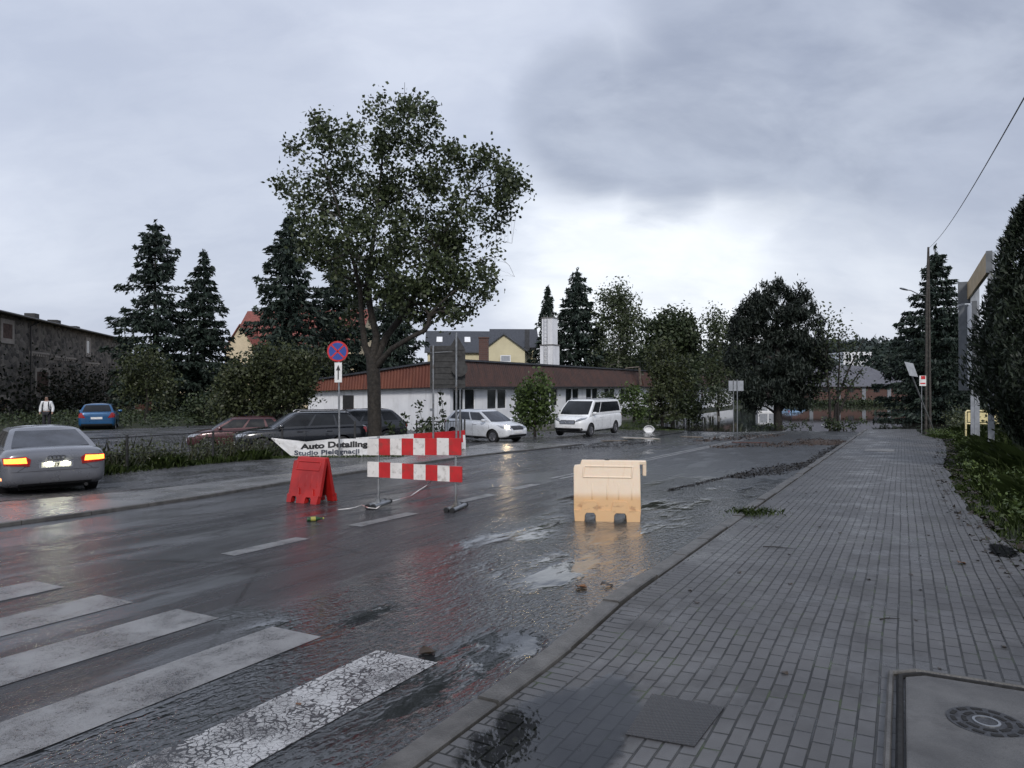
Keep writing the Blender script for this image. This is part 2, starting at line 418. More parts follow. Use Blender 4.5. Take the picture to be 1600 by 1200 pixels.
def roadpaint():
    n = NT('worn road paint'); uv = n.coord('UV'); _, t_, _ = n.sep(uv)
    near = n.ramp(t_, 1.1, 1.5, 1, 0)
    wob = n.n('ShaderNodeTexNoise'); n.put(wob.inputs['Vector'], uv); wob.inputs['Scale'].default_value = 14; wob.inputs['Detail'].default_value = 4
    wv = n.n('ShaderNodeVectorMath', operation='MULTIPLY_ADD'); n.put(wv.inputs[0], wob.outputs[1]); wv.inputs[1].default_value = (.09, .09, 0); n.put(wv.inputs[2], uv)
    w = n.noise(uv, 2.6, 6, .7); g1_ = n.noise(uv, 150, 3, .75); g2_ = n.noise(uv, 46, 4, .7)
    cr = n.voro(wv.outputs[0], 24, 'DISTANCE_TO_EDGE').outputs[0]
    wid = n.ramp(n.noise(uv, 4, 3), .35, .65, .03, .16)
    crk = n.math('SUBTRACT', 1.0, n.math('MINIMUM', 1.0, n.math('DIVIDE', cr, wid)))
    crk = n.math('MULTIPLY', n.math('MULTIPLY', n.ramp(crk, .15, .4), near), n.ramp(w, .25, .5, .55, 1))
    sp = n.math('ADD', n.math('MULTIPLY', g1_, .55), n.math('ADD', n.math('MULTIPLY', g2_, .35), n.math('MULTIPLY', w, .55)))
    wear = n.math('MAXIMUM', crk, n.ramp(sp, .66, .86))
    thin = n.math('MULTIPLY', n.math('SUBTRACT', 1.0, near), .55)
    wear = n.math('MAXIMUM', wear, n.math('MULTIPLY', thin, n.ramp(n.math('ADD', g1_, n.math('MULTIPLY', n.math('SUBTRACT', w, .5), .9)), .36, .66)))
    base = n.fmix(near, .25, .48)
    pc = n.n('ShaderNodeCombineColor'); [n.put(pc.inputs[i], base) for i in range(3)]
    col = n.mix(wear, pc.outputs[0], (.035, .035, .038))
    return n.done(n.bsdf(col, n.fmix(wear, .42, .25), n.bump(n.math('ADD', g1_, n.math('MULTIPLY', wear, -1)), .5, .006), 0, .5))
M['roadpaint'] = roadpaint()

def watermat(name, col, scale, strength, dist):
    n = NT(name); c = n.coord()
    h = n.noise(n.vmap(c, (1, .35, 1)), scale, 3, .5)
    return n.done(n.bsdf(col, .03, n.bump(h, strength, dist), 0, .6))
M['water'] = watermat('flood water', (.03, .028, .024), 2.5, .12, .02)
def filmwater():
    n = NT('thin puddle film'); c = n.coord()
    at = n.n('ShaderNodeAttribute'); at.attribute_name = 'depth'
    fac = n.ramp(n.math('ADD', at.outputs['Fac'], n.math('MULTIPLY', n.math('SUBTRACT', n.noise(c, 7, 5, .65), .5), .45)), .10, .24)
    nb = n.bump(n.noise(n.vmap(c, (1, .6, 1)), 4, 3, .5), .05, .01)
    fr = n.n('ShaderNodeFresnel'); fr.inputs[0].default_value = 1.5; n.put(fr.inputs[1], nb)
    tp = n.n('ShaderNodeBsdfTransparent'); n.put(tp.inputs[0], n.mix(fac, (1, 1, 1), (.88, .88, .88)))
    gl = n.n('ShaderNodeBsdfGlossy'); gl.inputs['Roughness'].default_value = .015; n.put(gl.inputs['Normal'], nb)
    m = n.n('ShaderNodeMixShader'); n.put(m.inputs[0], n.math('MULTIPLY', fr.outputs[0], fac)); n.t.links.new(tp.outputs[0], m.inputs[1]); n.t.links.new(gl.outputs[0], m.inputs[2])
    return n.done(m)
M['puddle'] = filmwater()

# ================================================================== SETTING
def lin(pts):
    xs = [p[0] for p in pts]; ys = [p[1] for p in pts]
    return lambda s: np.interp(s, xs, ys)

def sheet(name, mat, s_vals, t0, t1, nt, zfun, kind='structure'):
    s_vals = np.asarray(s_vals, float); ns = len(s_vals)
    a = np.array([t0(s) for s in s_vals]) if callable(t0) else np.full(ns, t0)
    b = np.array([t1(s) for s in s_vals]) if callable(t1) else np.full(ns, t1)
    u = np.linspace(0, 1, nt)
    T = a[:, None] * (1 - u) + b[:, None] * u; S = np.repeat(s_vals[:, None], nt, 1)
    X, Y = to_xy(S, T); Z = zfun(S, T, G(X, Y))
    V = np.stack([X, Y, Z], -1).reshape(-1, 3)
    fs = [(i * nt + k, i * nt + k + 1, (i + 1) * nt + k + 1, (i + 1) * nt + k) for i in range(ns - 1) for k in range(nt - 1)]
    me = bpy.data.meshes.new(name); me.from_pydata(V.tolist(), [], fs)
    uvl = me.uv_layers.new(name='UVMap')
    ST = np.stack([S, T], -1).reshape(-1, 2); li = np.array([l.vertex_index for l in me.loops])
    uvl.data.foreach_set('uv', ST[li].astype(np.float32).ravel())
    me.materials.append(mat)
    if me.polygons[0].normal.z < 0: me.flip_normals()
    me.shade_smooth()
    o = bpy.data.objects.new(name, me); COL.objects.link(o)
    return tag(o, kind=kind)

# terrain, one sheet to the horizon
gx = np.unique(np.concatenate([np.arange(-60, 80.1, 1.0), np.linspace(-60, -900, 40), np.linspace(80, 900, 40)]))
gy = np.unique(np.concatenate([np.arange(-12, 130.1, 1.0), np.linspace(-12, -60, 8), np.linspace(130, 1500, 60)]))
XX, YY = np.meshgrid(gx, gy)
SS, TT = to_st(XX, YY)
undr = ss(-4.2, -2.6, TT) * (1 - ss(12.5, 14.5, TT)) * ss(-30, -28, SS) * (1 - ss(60, 62, SS))
ZZ = G(XX, YY) - .02 - .10 * undr
me = bpy.data.meshes.new('ground'); nxx = len(gx)
me.from_pydata(np.stack([XX, YY, ZZ], -1).reshape(-1, 3).tolist(), [], [(j * nxx + i, j * nxx + i + 1, (j + 1) * nxx + i + 1, (j + 1) * nxx + i) for j in range(len(gy) - 1) for i in range(nxx - 1)])
me.materials.append(M['soil']); me.shade_smooth()
o = bpy.data.objects.new('ground', me); COL.objects.link(o); tag(o, kind='structure')

sv = np.concatenate([np.arange(-12, 30, .5), np.arange(30, 62.1, 1)])
lefte = lin([(-12, 8.7), (-1, 8.8), (1, 8.95), (3.7, 9.4), (7, 9.7), (11, 10.0), (14, 10.0), (16, 9.8), (22, 9.5), (62, 9.5)])
lefto = lin([(-12, 11.6), (-.7, 11.4), (1.5, 10.95), (3.3, 10.9), (6.3, 10.75), (9.3, 11.3), (14, 12.3), (17, 13), (19.5, 13.6)])
sheet('road', M['asphalt'], sv, -.02, lefte, 12, lambda s, t, g: g)

def kh(s, t):                       # height of the right kerb: dropped at the crossing
    k = .018 + .085 * ss(-3.4, -1.6, s)
    return k
def walkz(s, t, g):
    d = kh(s, t); far = .018 + .085
    return g + d + (far - d) * ss(-.6, -1.8, t) * .55 - .014
rwalk = lin([(-12, -3.5), (0, -3.35), (1.5, -3.25), (5.7, -3.05), (12.9, -3.1), (22, -3.5), (30, -3.8), (36, -3.0), (44, -2.9), (62, -3.2)])
rw = lambda s: float(rwalk(s)) + .13 * mnoise.noise(Vector((s * .9, 3.3, 0))) + .06 * mnoise.noise(Vector((s * 3, 1.3, 0))) if s > 0 else float(rwalk(s))
sheet('pavement', M['pavers'], np.concatenate([np.arange(-10, 12, .25), np.arange(12, 62.1, 1)]), -.178, rw, 12, walkz)

# right kerb: stones one metre long
kb = MB()
for i in range(-10, 60):
    s0, s1 = i + .008, i + .992
    dz = .006 * math.sin(i * 2.7); dt = .010 * math.sin(i * 1.9) + .006 * math.sin(i * 5.3)
    rings = []
    for s in (s0, (s0 + s1) / 2, s1):
        r = []
        for t, h in ((.0, -.25), (.0, -.02), (-.012, 0.004), (-.14, .004), (-.152, -.006), (-.152, -.25)):
            x, y = to_xy(s, t + dt); k = float(kh(s, t))
            r.append((x, y, g1(x, y) + k + dz + h if h > -.2 else g1(x, y) - .25))
        rings.append(r)
    kb.loft(rings)
tag(kb.build('kerb', M['kerbstone']), kind='structure')

sheet('pavement_beside_road', M['slab'], np.arange(-12, 19.6, .5), lambda s: float(lefte(s)) + .1, lambda s: float(lefto(s)) + .12 * mnoise.noise(Vector((s * 1.3, 0, 0))), 5, lambda s, t, g: g + .045)
kb = MB()
for i in range(-12, 20):
    rings = []
    for s in (i + .005, i + .995):
        r = []
        for dt, h in ((0, -.2), (0, .045), (.012, .055), (.1, .055), (.1, -.2)):
            x, y = to_xy(s, float(lefte(s)) + dt); r.append((x, y, g1(x, y) + h))
        rings.append(r)
    kb.loft(rings)
tag(kb.build('kerb', M['kerbstone']), kind='structure')
sheet('gravel_yard', M['gravel'], np.arange(-12, 20, .5), lambda s: float(lefto(s)) - .1, lin([(-12, 30), (-6, 30), (-2, 20), (1.5, 15.7), (9, 15.1), (16, 13.4), (20, 13.2)]), 16, lambda s, t, g: g + .022)
sheet('car_park', M['gravel'], np.arange(-2, 32, 1), lin([(-2, 20), (1.5, 15.8), (9, 15.9), (16, 16), (32, 17)]), lin([(-2, 32), (20, 34), (32, 22.2)]), 16, lambda s, t, g: g + .012)
sheet('driveway', M['asphalt'], np.arange(13.5, 44, .5), lambda s: float(lefte(s)) - .02, lin([(13.5, 12.5), (16, 13.4), (20, 17.5), (26, 18), (38, 17.2), (40, 13), (44, 10.6)]), 10, lambda s, t, g: g + .012 + .02 * np.sin(s * 3.1 + t * 2) * np.sin(t * 2.3 + s))

# water
def waterpoly():
    pts = [to_xy(s, t) for s, t in ((41, -4.3), (41, 12.4), (62, 15.5), (100, 16.2), (135, 16.5))] + [(60, 112), (90, 112)]
    xs = np.arange(5, 118, 1.5); mb = MB()
    return pts
wz = -1.115
wb = MB()
ring = [to_xy(42, -5.2), to_xy(38, 3), to_xy(38, 10), to_xy(43, 13.6), to_xy(52, 14.6), to_xy(66, 16), to_xy(112, 16), (50, 114), (100, 114), (100, 70), to_xy(70, -9)]
wb.add([(x, y, wz) for x, y in ring], [tuple(range(len(ring)))])
tag(wb.build('flood_water', M['water']), kind='structure')

# road markings
def markings(pts_list):
    mb = []
    for s0, s1, t0, t1 in pts_list:
        n = max(2, int((s1 - s0) / .5) + 1)
        mb.append((np.linspace(s0, s1, n), t0, t1))
    V = []; fs = []; ST = []
    for sv_, t0, t1 in mb:
        b = len(V)
        for s in sv_:
            for t in (t0, t1):
                x, y = to_xy(s, t); V.append((x, y, g1(x, y) + .004)); ST.append((s, t))
        for i in range(len(sv_) - 1): fs.append((b + 2 * i, b + 2 * i + 1, b + 2 * i + 3, b + 2 * i + 2))
    me = bpy.data.meshes.new('road_marking'); me.from_pydata(V, [], fs)
    uv = me.uv_layers.new(name='UVMap')
    for l in me.loops: uv.data[l.index].uv = ST[l.vertex_index]
    me.materials.append(M['roadpaint'])
    bm = bmesh.new(); bm.from_mesh(me); bmesh.ops.recalc_face_normals(bm, faces=bm.faces); bm.to_mesh(me); bm.free()
    if me.polygons[0].normal.z < 0: me.flip_normals()
    o = bpy.data.objects.new('road_marking', me); COL.objects.link(o); tag(o, kind='structure')
zeb = [(-8.2, -3.62, .52, 1.02), (-8.2, -3.6, 1.56, 2.06), (-8.2, -3.65, 2.6, 3.12), (-8.2, -3.7, 3.62, 4.12), (-8.2, -3.7, 4.66, 5.16), (-8.2, -3.75, 5.7, 6.2), (-8.2, -3.75, 6.75, 7.25), (-8.2, -3.75, 7.8, 8.3)]
dash = [(-2.0, -.85, 4.40, 4.63), (.15, 1.5, 4.43, 4.66), (2.9, 4.1, 4.5, 4.72), (5.0, 6.0, 4.56, 4.78)]
line = [(7.2 + i, 8.2 + i, 4.62 - i * .012, 4.74 - i * .012) for i in range(0, 33)] + [(7.2 + i, 8.2 + i, 4.84 - i * .012, 4.96 - i * .012) for i in range(0, 30)]
markings(zeb + dash + line)

# puddle on the lowered corner of the pavement
pv = []
for k in range(90):
    a = 2 * math.pi * k / 90; r = 1 + .26 * mnoise.noise(Vector((math.cos(a) * 1.6, math.sin(a) * 1.6, 4))) + .12 * mnoise.noise(Vector((math.cos(a) * 6, math.sin(a) * 6, 1)))
    s = -4.35 + 1.12 * r * math.cos(a); t = -.62 + .47 * r * math.sin(a)
    t = min(t, -.16); pv.append((s, t))
xy = [to_xy(*p) for p in pv]
zz = [walkz(p[0], p[1], g1(*q)) + .005 for p, q in zip(pv, xy)]
cx, cy = to_xy(-4.3, -.6)
pb = MB(); pb.add([(cx, cy, float(walkz(-4.3, -.6, g1(cx, cy))) + .005)] + [(q[0], q[1], float(z)) for q, z in zip(xy, zz)], [(0, 1 + k, 1 + (k + 1) % 90) for k in range(90)])
o = pb.build('puddle', M['puddle'], smooth=True); tag(o, kind='structure'); o.data.attributes.new('depth', 'FLOAT', 'POINT').data.foreach_set('value', [1.0] + [0.0] * 90)
pv = [(1.95 + (.5 + .2 * mnoise.noise(Vector((math.cos(a) * 2, math.sin(a) * 2, 3)))) * math.cos(a), -3.12 + (.16 + .09 * mnoise.noise(Vector((math.cos(a) * 3, math.sin(a) * 3, 8)))) * math.sin(a)) for a in np.linspace(0, 2 * math.pi, 24, endpoint=False)]
xy = [to_xy(*p) for p in pv]
qc = to_xy(1.95, -3.12)
pb = MB(); pb.add([(qc[0], qc[1], float(walkz(1.95, -3.12, g1(*qc))) + .006)] + [(q[0], q[1], float(walkz(p[0], p[1], g1(*q))) + .006) for p, q in zip(pv, xy)], [(0, 1 + k, 1 + (k + 1) % 24) for k in range(24)])
o = pb.build('puddle', M['puddle']); tag(o, kind='structure'); o.data.attributes.new('depth', 'FLOAT', 'POINT').data.foreach_set('value', [1.0] + [0.0] * 24)

# ------------------------------------------------------------------ far hill with forest
hb = MB(); rings = []
for j in range(6):
    r = []
    for i in range(60):
        x = -400 + i * 22; y = 560 + j * 50
        h = 26 * math.exp(-((x - 330) / 190) ** 2) * math.sin(min(1, j / 3) * math.pi / 2) + 4 * mnoise.noise(Vector((x * .02, j, 1)))
        r.append((x, y, -2 + max(0, h + 18 * min(1, j / 3) + 3)))
    rings.append(r)
hb.loft(rings, closed=False)
M['hill'] = pm('distant wooded hillside', (.03, .042, .04), .9, 0, .35, .03, 0)
tag(hb.build('hills', M['hill'], smooth=True), kind='structure')

# ================================================================== VEGETATION
def leafquads(C, size, rng, aspect=.62, flat=0.0, along=None, jit=.5):
    C = np.asarray(C, float); n = len(C)
    nr = rng.normal(size=(n, 3)); nr[:, 2] += flat; nr /= np.linalg.norm(nr, axis=1, keepdims=True)
    a = rng.normal(size=(n, 3)) if along is None else np.asarray(along) + rng.normal(size=(n, 3)) * jit
    a -= nr * np.sum(a * nr, 1, keepdims=True); a /= np.linalg.norm(a, axis=1, keepdims=True) + 1e-9
    b = np.cross(nr, a)
    L = (size * rng.uniform(.6, 1.35, n))[:, None]; w = L * aspect * .5
    return np.stack([C - a * L * .5, C + b * w - a * L * .06, C + a * L * .5, C - b * w - a * L * .06], 1).reshape(-1, 3)

def lobe_clusters(c, r, k, rng, shell=.45):
    d = rng.normal(size=(k, 3)); d /= np.linalg.norm(d, axis=1, keepdims=True)
    rad = rng.uniform(shell ** 3, 1, k) ** (1 / 3)
    return np.array(c) + d * rad[:, None] * np.array(r)

def broadleaf(name, label, cat, base, trunk, lobes, leaf, per, crad, mat, bark, seed, group=None, limbs=True, twig=.5, parts=('trunk', 'crown'), flat=.3, aspect=.62, droop=0.0, along=None, jit=.5, holes=None):
    """trunk: list of polylines [(pos, radius)...]; lobes: [(centre, radii, n clusters)]"""
    rng = np.random.default_rng(seed); r2 = random.Random(seed)
    root = thing(name, base, label, cat, group=group)
    tb = MB(); nodes = []
    for pl in trunk:
        tb.tube([p for p, _ in pl], [q for _, q in pl], 10)
        for i in range(len(pl) - 1):
            for k in range(4):
                f = k / 4; nodes.append((Vector(pl[i][0]).lerp(Vector(pl[i + 1][0]), f), pl[i][1] * (1 - f) + pl[i + 1][1] * f))
        nodes.append((Vector(pl[-1][0]), pl[-1][1]))
    C = []
    for c, r, k in lobes:
        c = Vector(c); cl = lobe_clusters(c, r, k, rng)
        if holes:
            kp = np.array([mnoise.noise(Vector(q) * holes[0] + Vector((seed, 0, 0))) > holes[1] for q in cl])
            if kp.sum() > 0: cl = cl[kp]
        if limbs:
            st, sr = min(nodes, key=lambda q: (q[0] - c).length + max(0, q[0].z - c.z + .2 * r[2]) * 3)
            mid = st.lerp(c, .5) + Vector((r2.uniform(-.1, .1), r2.uniform(-.1, .1), .12 * (c - st).length))
            rr = min(sr * .6, .09)
            tb.tube([st, st.lerp(mid, .5) + Vector((0, 0, .03)), mid, mid.lerp(c, .6), c], [rr, rr * .85, rr * .7, rr * .45, rr * .25], 6)
            for q in cl[:max(1, int(len(cl) * twig))]:
                q = Vector(q); m2 = c.lerp(q, .5) + Vector((r2.uniform(-.15, .15), r2.uniform(-.15, .15), r2.uniform(0, .2)))
                tb.tube([c, m2, q], [rr * .3, rr * .2, .006], 4, cap=False)
        cc = np.repeat(cl, per, 0)
        off = rng.normal(size=(len(cc), 3)) * crad
        if droop: off[:, 2] -= np.abs(rng.normal(size=len(cc))) * droop
        C.append(cc + off)
    C = np.concatenate(C)
    tb.build(parts[0], bark, root, smooth=True)
    npmesh(parts[1], leafquads(C, leaf, rng, aspect, flat, None if along is None else np.tile(along, (len(C), 1)), jit), 4, mat, root)
    return root

def spruce(label, base, H, R, mat, seed, name='spruce_tree', n_side=1.0, size=.36, z0=.06, group=None, sparse=1.0, up=0.0, power=.85, cat='tree'):
    rng = np.random.default_rng(seed)
    root = thing(name, base, label, cat, group=group); bx, by, bz = base
    tb = MB(); tb.tube([(bx, by, bz - .2), (bx + rng.normal() * .05, by, bz + H * .5), (bx, by, bz + H * .985)], [H * .016, H * .010, .015], 8)
    C = []; A = []
    z = z0 * H
    while z < H * .985:
        f = z / H
        nb = rng.integers(5, 8)
        az0 = rng.uniform(0, 6.28)
        for b in range(nb):
            az = az0 + b * 6.283 / nb + rng.normal() * .2
            r = R * (1 - f) ** power * rng.uniform(.55, 1.15) + .12
            if rng.uniform() > sparse: continue
            d = np.array([math.cos(az), math.sin(az), 0]); sd = np.array([-d[1], d[0], 0])
            m = max(8, int(r * 58 * n_side / (size / .36)))
            tt = rng.uniform(.08, 1, m) ** .8
            zz = z + (up - .30 * (1 - f)) * r * tt + (.16 * (1 - f)) * r * tt ** 2.5
            side = rng.normal(size=m) * .19 * r * (1.15 - tt)
            P = np.array([bx, by, bz]) + d * (tt * r)[:, None] + sd * side[:, None]
            P[:, 2] = bz + zz - np.abs(rng.normal(size=m)) * size * .5
            C.append(P)
            A.append(d * .8 + sd * np.sign(side)[:, None] * .5 + np.array([0, 0, -.55 + up]))
            e = np.array([bx + d[0] * r, by + d[1] * r, bz + z + (up - .30 * (1 - f)) * r + .16 * (1 - f) * r])
            h = np.array([bx + d[0] * r * .5, by + d[1] * r * .5, bz + z + (up - .30 * (1 - f)) * r * .5 + .02])
            tb.tube([(bx, by, bz + z), tuple(h), tuple(e)], [.012 + .012 * r, .008 + .006 * r, .004], 4, cap=False)
        z += max(.2, H * .036) * rng.uniform(.75, 1.25)
    m = 30; C.append(np.stack([np.full(m, bx) + rng.normal(size=m) * .07, np.full(m, by) + rng.normal(size=m) * .07, bz + H * rng.uniform(.9, 1.0, m)], 1)); A.append(np.tile([0, 0, 1.0], (m, 1)))
    C = np.concatenate(C); A = np.concatenate(A)
    tb.build('trunk', M['darkbark'], root, smooth=True)
    npmesh('crown', leafquads(C, size, rng, .34, .2, A, .35), 4, mat, root)
    return root

def cloud(name, mat, C, leaf, seed, parent=None, origin=None, flat=.3, aspect=.6, along=None, jit=.5):
    rng = np.random.default_rng(seed)
    return npmesh(name, leafquads(C, leaf, rng, aspect, flat, along, jit), 4, mat, parent, origin)

def blades(name, mat, P, h, w, seed, lean=.35):
    """grass: one bent three-point blade per base point"""
    rng = np.random.default_rng(seed); P = np.asarray(P, float); n = len(P)
    hh = h * rng.uniform(.4, 1.3, n) if np.isscalar(h) else np.asarray(h) * rng.uniform(.5, 1.2, n)
    az = rng.uniform(0, 6.283, n); d = np.stack([np.cos(az), np.sin(az), np.zeros(n)], 1); sd = np.stack([-d[:, 1], d[:, 0], np.zeros(n)], 1)
    le = rng.uniform(.1, 1, n) * lean
    up = np.array([0, 0, 1.0])
    W_ = w * rng.uniform(.7, 1.4, n)
    mid = P + up * (hh * .6)[:, None] + d * (hh * le * .4)[:, None]
    tip = P + up * (hh * (1 - le * .3))[:, None] + d * (hh * le)[:, None]
    q = np.stack([P - sd * W_[:, None] * .5, P + sd * W_[:, None] * .5, mid + sd * W_[:, None] * .35, tip, mid - sd * W_[:, None] * .35], 1)
    return npmesh(name, q.reshape(-1, 3), 5, mat)

L_ = {}
L_['poplar'] = leafmat('poplar leaves', (.02, .03, .013), (.10, .125, .058), .25, .4)
L_['spruce'] = leafmat('spruce needles', (.011, .020, .016), (.038, .058, .043), .05, .6)
L_['dark'] = leafmat('dark green leaves', (.015, .025, .011), (.062, .082, .037), .15, .5)
L_['pine'] = leafmat('pine needles', (.008, .013, .010), (.028, .038, .028), .05, .6)
L_['mid'] = leafmat('mid green leaves', (.03, .052, .014), (.115, .165, .052), .3, .45)
L_['birch'] = leafmat('birch leaves', (.032, .046, .022), (.115, .14, .075), .3, .45)
L_['bush'] = leafmat('bush leaves', (.02, .028, .012), (.085, .10, .045), .2, .45)
L_['grass'] = leafmat('grass blades', (.03, .05, .011), (.115, .16, .048), .25, .5)
L_['dry'] = leafmat('dry weed stalks', (.04, .04, .02), (.13, .125, .07), .2, .6)
L_['thuja'] = leafmat('thuja sprays', (.008, .014, .008), (.03, .043, .024), .08, .55)
L_['ivy'] = leafmat('ivy leaves', (.008, .012, .006), (.028, .034, .018), .1, .5)

def lob(u, v, ru, rv, d, n, dd=0, depth=None):
    k = d / F
    return (W(u, v, d + dd), (ru * k, depth if depth else (ru + rv) * .5 * k, rv * k), n)

# the big poplar by the banner
d = 26.5; bx = XU(586, d); bz = g1(bx, d)
T = lambda u, v, dd=0: W(u, v, d + dd)
trunk = [[((bx, d, bz - .3), .36), ((bx, d, bz + .5), .27), (T(585, 640), .25), (T(584, 590), .25), (T(582, 560), .24)],
         [(T(582, 565), .2), (T(588, 525), .13), (T(578, 480), .12), (T(574, 440), .10), (T(582, 380), .08), (T(592, 300), .05), (T(600, 220), .025), (T(603, 160), .008)],
         [(T(580, 562), .18), (T(570, 540), .12), (T(566, 505), .1), (T(562, 450, -.6), .08), (T(545, 380, -.8), .05), (T(520, 300, -1), .03), (T(497, 215, -1), .008)],
         [(T(586, 562), .18), (T(604, 525, .3), .13), (T(632, 490, .5), .12), (T(655, 450, .6), .1), (T(690, 370, .8), .06), (T(735, 300, 1), .03), (T(800, 275, 1.2), .01)],
         [(T(586, 575), .14), (T(612, 545, -.5), .1), (T(640, 528, -.8), .085), (T(664, 516, -.9), .085), (T(670, 505, -.9), .09), (T(671, 492, -.9), .095)]]
for tw in ([(640, 420), (720, 400), (775, 375), (800, 380)], [(700, 420), (780, 400), (796, 415), (804, 432)], [(640, 200), (632, 160), (632, 128)], [(515, 230), (497, 190), (484, 165)], [(650, 240), (672, 220), (690, 212)]):
    trunk.append([(T(u, v, rnd.uniform(-.5, .5)), .022 / (1 + i * 1.2)) for i, (u, v) in enumerate(tw)])
LB = [(598, 160, 16, 16, 10), (630, 166, 22, 16, 12), (600, 192, 60, 30, 34), (665, 168, 16, 16, 8), (660, 205, 30, 28, 18), (560, 222, 55, 38, 38), (622, 235, 62, 45, 50), (520, 215, 26, 24, 14), (500, 192, 18, 15, 8), (468, 224, 20, 8, 7),
      (508, 262, 44, 34, 22), (462, 290, 24, 14, 12), (490, 318, 44, 34, 32), (560, 300, 70, 60, 90), (640, 300, 72, 60, 95), (505, 365, 38, 34, 30), (480, 375, 20, 22, 10), (700, 265, 44, 38, 30), (735, 300, 46, 34, 20), (715, 240, 16, 14, 6),
      (778, 262, 24, 18, 9), (798, 288, 24, 17, 11), (760, 245, 18, 14, 6), (770, 320, 36, 24, 6), (735, 345, 44, 34, 15), (775, 350, 22, 18, 8), (590, 370, 70, 50, 90), (668, 370, 72, 54, 100), (545, 400, 34, 34, 32), (725, 395, 46, 36, 32),
      (615, 430, 50, 40, 62), (680, 430, 62, 42, 84), (560, 445, 34, 34, 32), (640, 465, 44, 26, 32), (735, 435, 36, 30, 17), (565, 485, 38, 28, 26), (700, 470, 40, 18, 14), (760, 425, 14, 14, 5), (725, 485, 22, 10, 6), (515, 400, 16, 16, 8), (660, 490, 20, 10, 6), (820, 288, 8, 10, 3), (445, 285, 10, 8, 4)]
rr = random.Random(3)
OUT = [(452, 228), (447, 262), (440, 290), (456, 320), (466, 352), (470, 385), (488, 408), (520, 425), (478, 205), (492, 186), (508, 178), (545, 190), (575, 165), (592, 148), (612, 168), (634, 155), (652, 152), (676, 165), (682, 185), (700, 230), (718, 228), (742, 240), (758, 236), (776, 246), (794, 262), (812, 268), (820, 280), (814, 300), (800, 325), (790, 352), (778, 382), (770, 410), (772, 438), (758, 455), (742, 478), (716, 488), (700, 492), (672, 490), (648, 486), (760, 300), (790, 310), (745, 262), (805, 290)]
for u, v in OUT: LB.append((632 + (u - 632) * .955, 330 + (v - 330) * .97, rr.uniform(5, 11), rr.uniform(5, 11), rr.choice((2, 3, 4))))
lobes = [lob(u, v + 6, ru * .85, rv * .87, d, n if n < 14 else int(n * (1.0 if 540 < u < 720 and 270 < v < 470 else .8)), rr.uniform(-1.6, 1.6), max(.5, (ru + rv) * .62 * d / F)) for u, v, ru, rv, n in LB]
broadleaf('poplar_tree', 'tall leafy poplar with a cut limb stump, rising behind the white banner', 'tree', (bx, d, bz), trunk, lobes, .15, 36, .20, L_['poplar'], M['bark'], 11, aspect=.75, holes=(.95, -.12))

# spruces
def sp(u, vtop, vbase, hw, dd, label, seed, size=.36, sparse=1.0, **k):
    hw *= 1.18
    x = XU(u, dd); zb = CH - (vbase - HV) / F * dd; H = (vbase - vtop) / F * dd
    return spruce(label, (x, dd, zb), H, hw / F * dd, L_['spruce'], seed, size=size, sparse=sparse, group='dark spruces', **k)
sp(242, 343, 650, 80, 60, 'tall ragged spruce beside the stone building, taller of the left pair', 1, .5, .82, z0=.12, power=.6)
sp(318, 390, 655, 66, 62, 'spruce right of the ragged one by the stone building, fuller and lower', 2, .5, .95, z0=.1, power=.7)
sp(452, 333, 640, 88, 56, 'tall dark spruce left of the poplar crown, above the bushes', 3, .5, .9, z0=.12, power=.7)
sp(527, 372, 640, 76, 60, 'slim spruce half hidden behind the poplar trunk', 4, .5, .85, z0=.1)
sp(612, 410, 640, 72, 62, 'spruce behind the poplar limb stump, beside the yellow house', 41, .5, .9, z0=.12)
sp(856, 446, 640, 36, 84, 'narrow spruce behind the white chimney tower', 5, .6, 1, z0=.12)
sp(902, 418, 640, 66, 88, 'broad spruce right of the white chimney tower', 6, .62, 1, z0=.1, power=.75)
sp(1462, 384, 662, 82, 56, 'big spruce behind the street lamp at the right of the road', 7, .42, 1, z0=.03, power=.75, n_side=1.2)

def tree(name, label, u, vb, dd, lobs, leaf, per, crad, mat, bark, seed, tw=8, group=None, stems=None, cat='tree', **k):
    x = XU(u, dd); zb = CH - (vb - HV) / F * dd
    rs = random.Random(seed)
    top = min(l[1] for l in lobs)
    base = (x, dd, zb)
    st = stems or [[(u, vb), (u + rs.uniform(-3, 3), vb * .6 + top * .4), (u, vb * .25 + top * .75)]]
    tr = []
    for pl in st:
        n = len(pl); tr.append([(W(a, b, dd), tw * .5 / F * dd * (1 - .75 * i / max(1, n - 1))) for i, (a, b) in enumerate(pl)])
    lbs = [lob(a, b, ru, rv, dd, n, rs.uniform(-.6, .6) * ru / F * dd) for a, b, ru, rv, n in lobs]
    return broadleaf(name, label, cat, base, tr, lbs, leaf, per, crad, mat, bark, seed, group=group, **k)

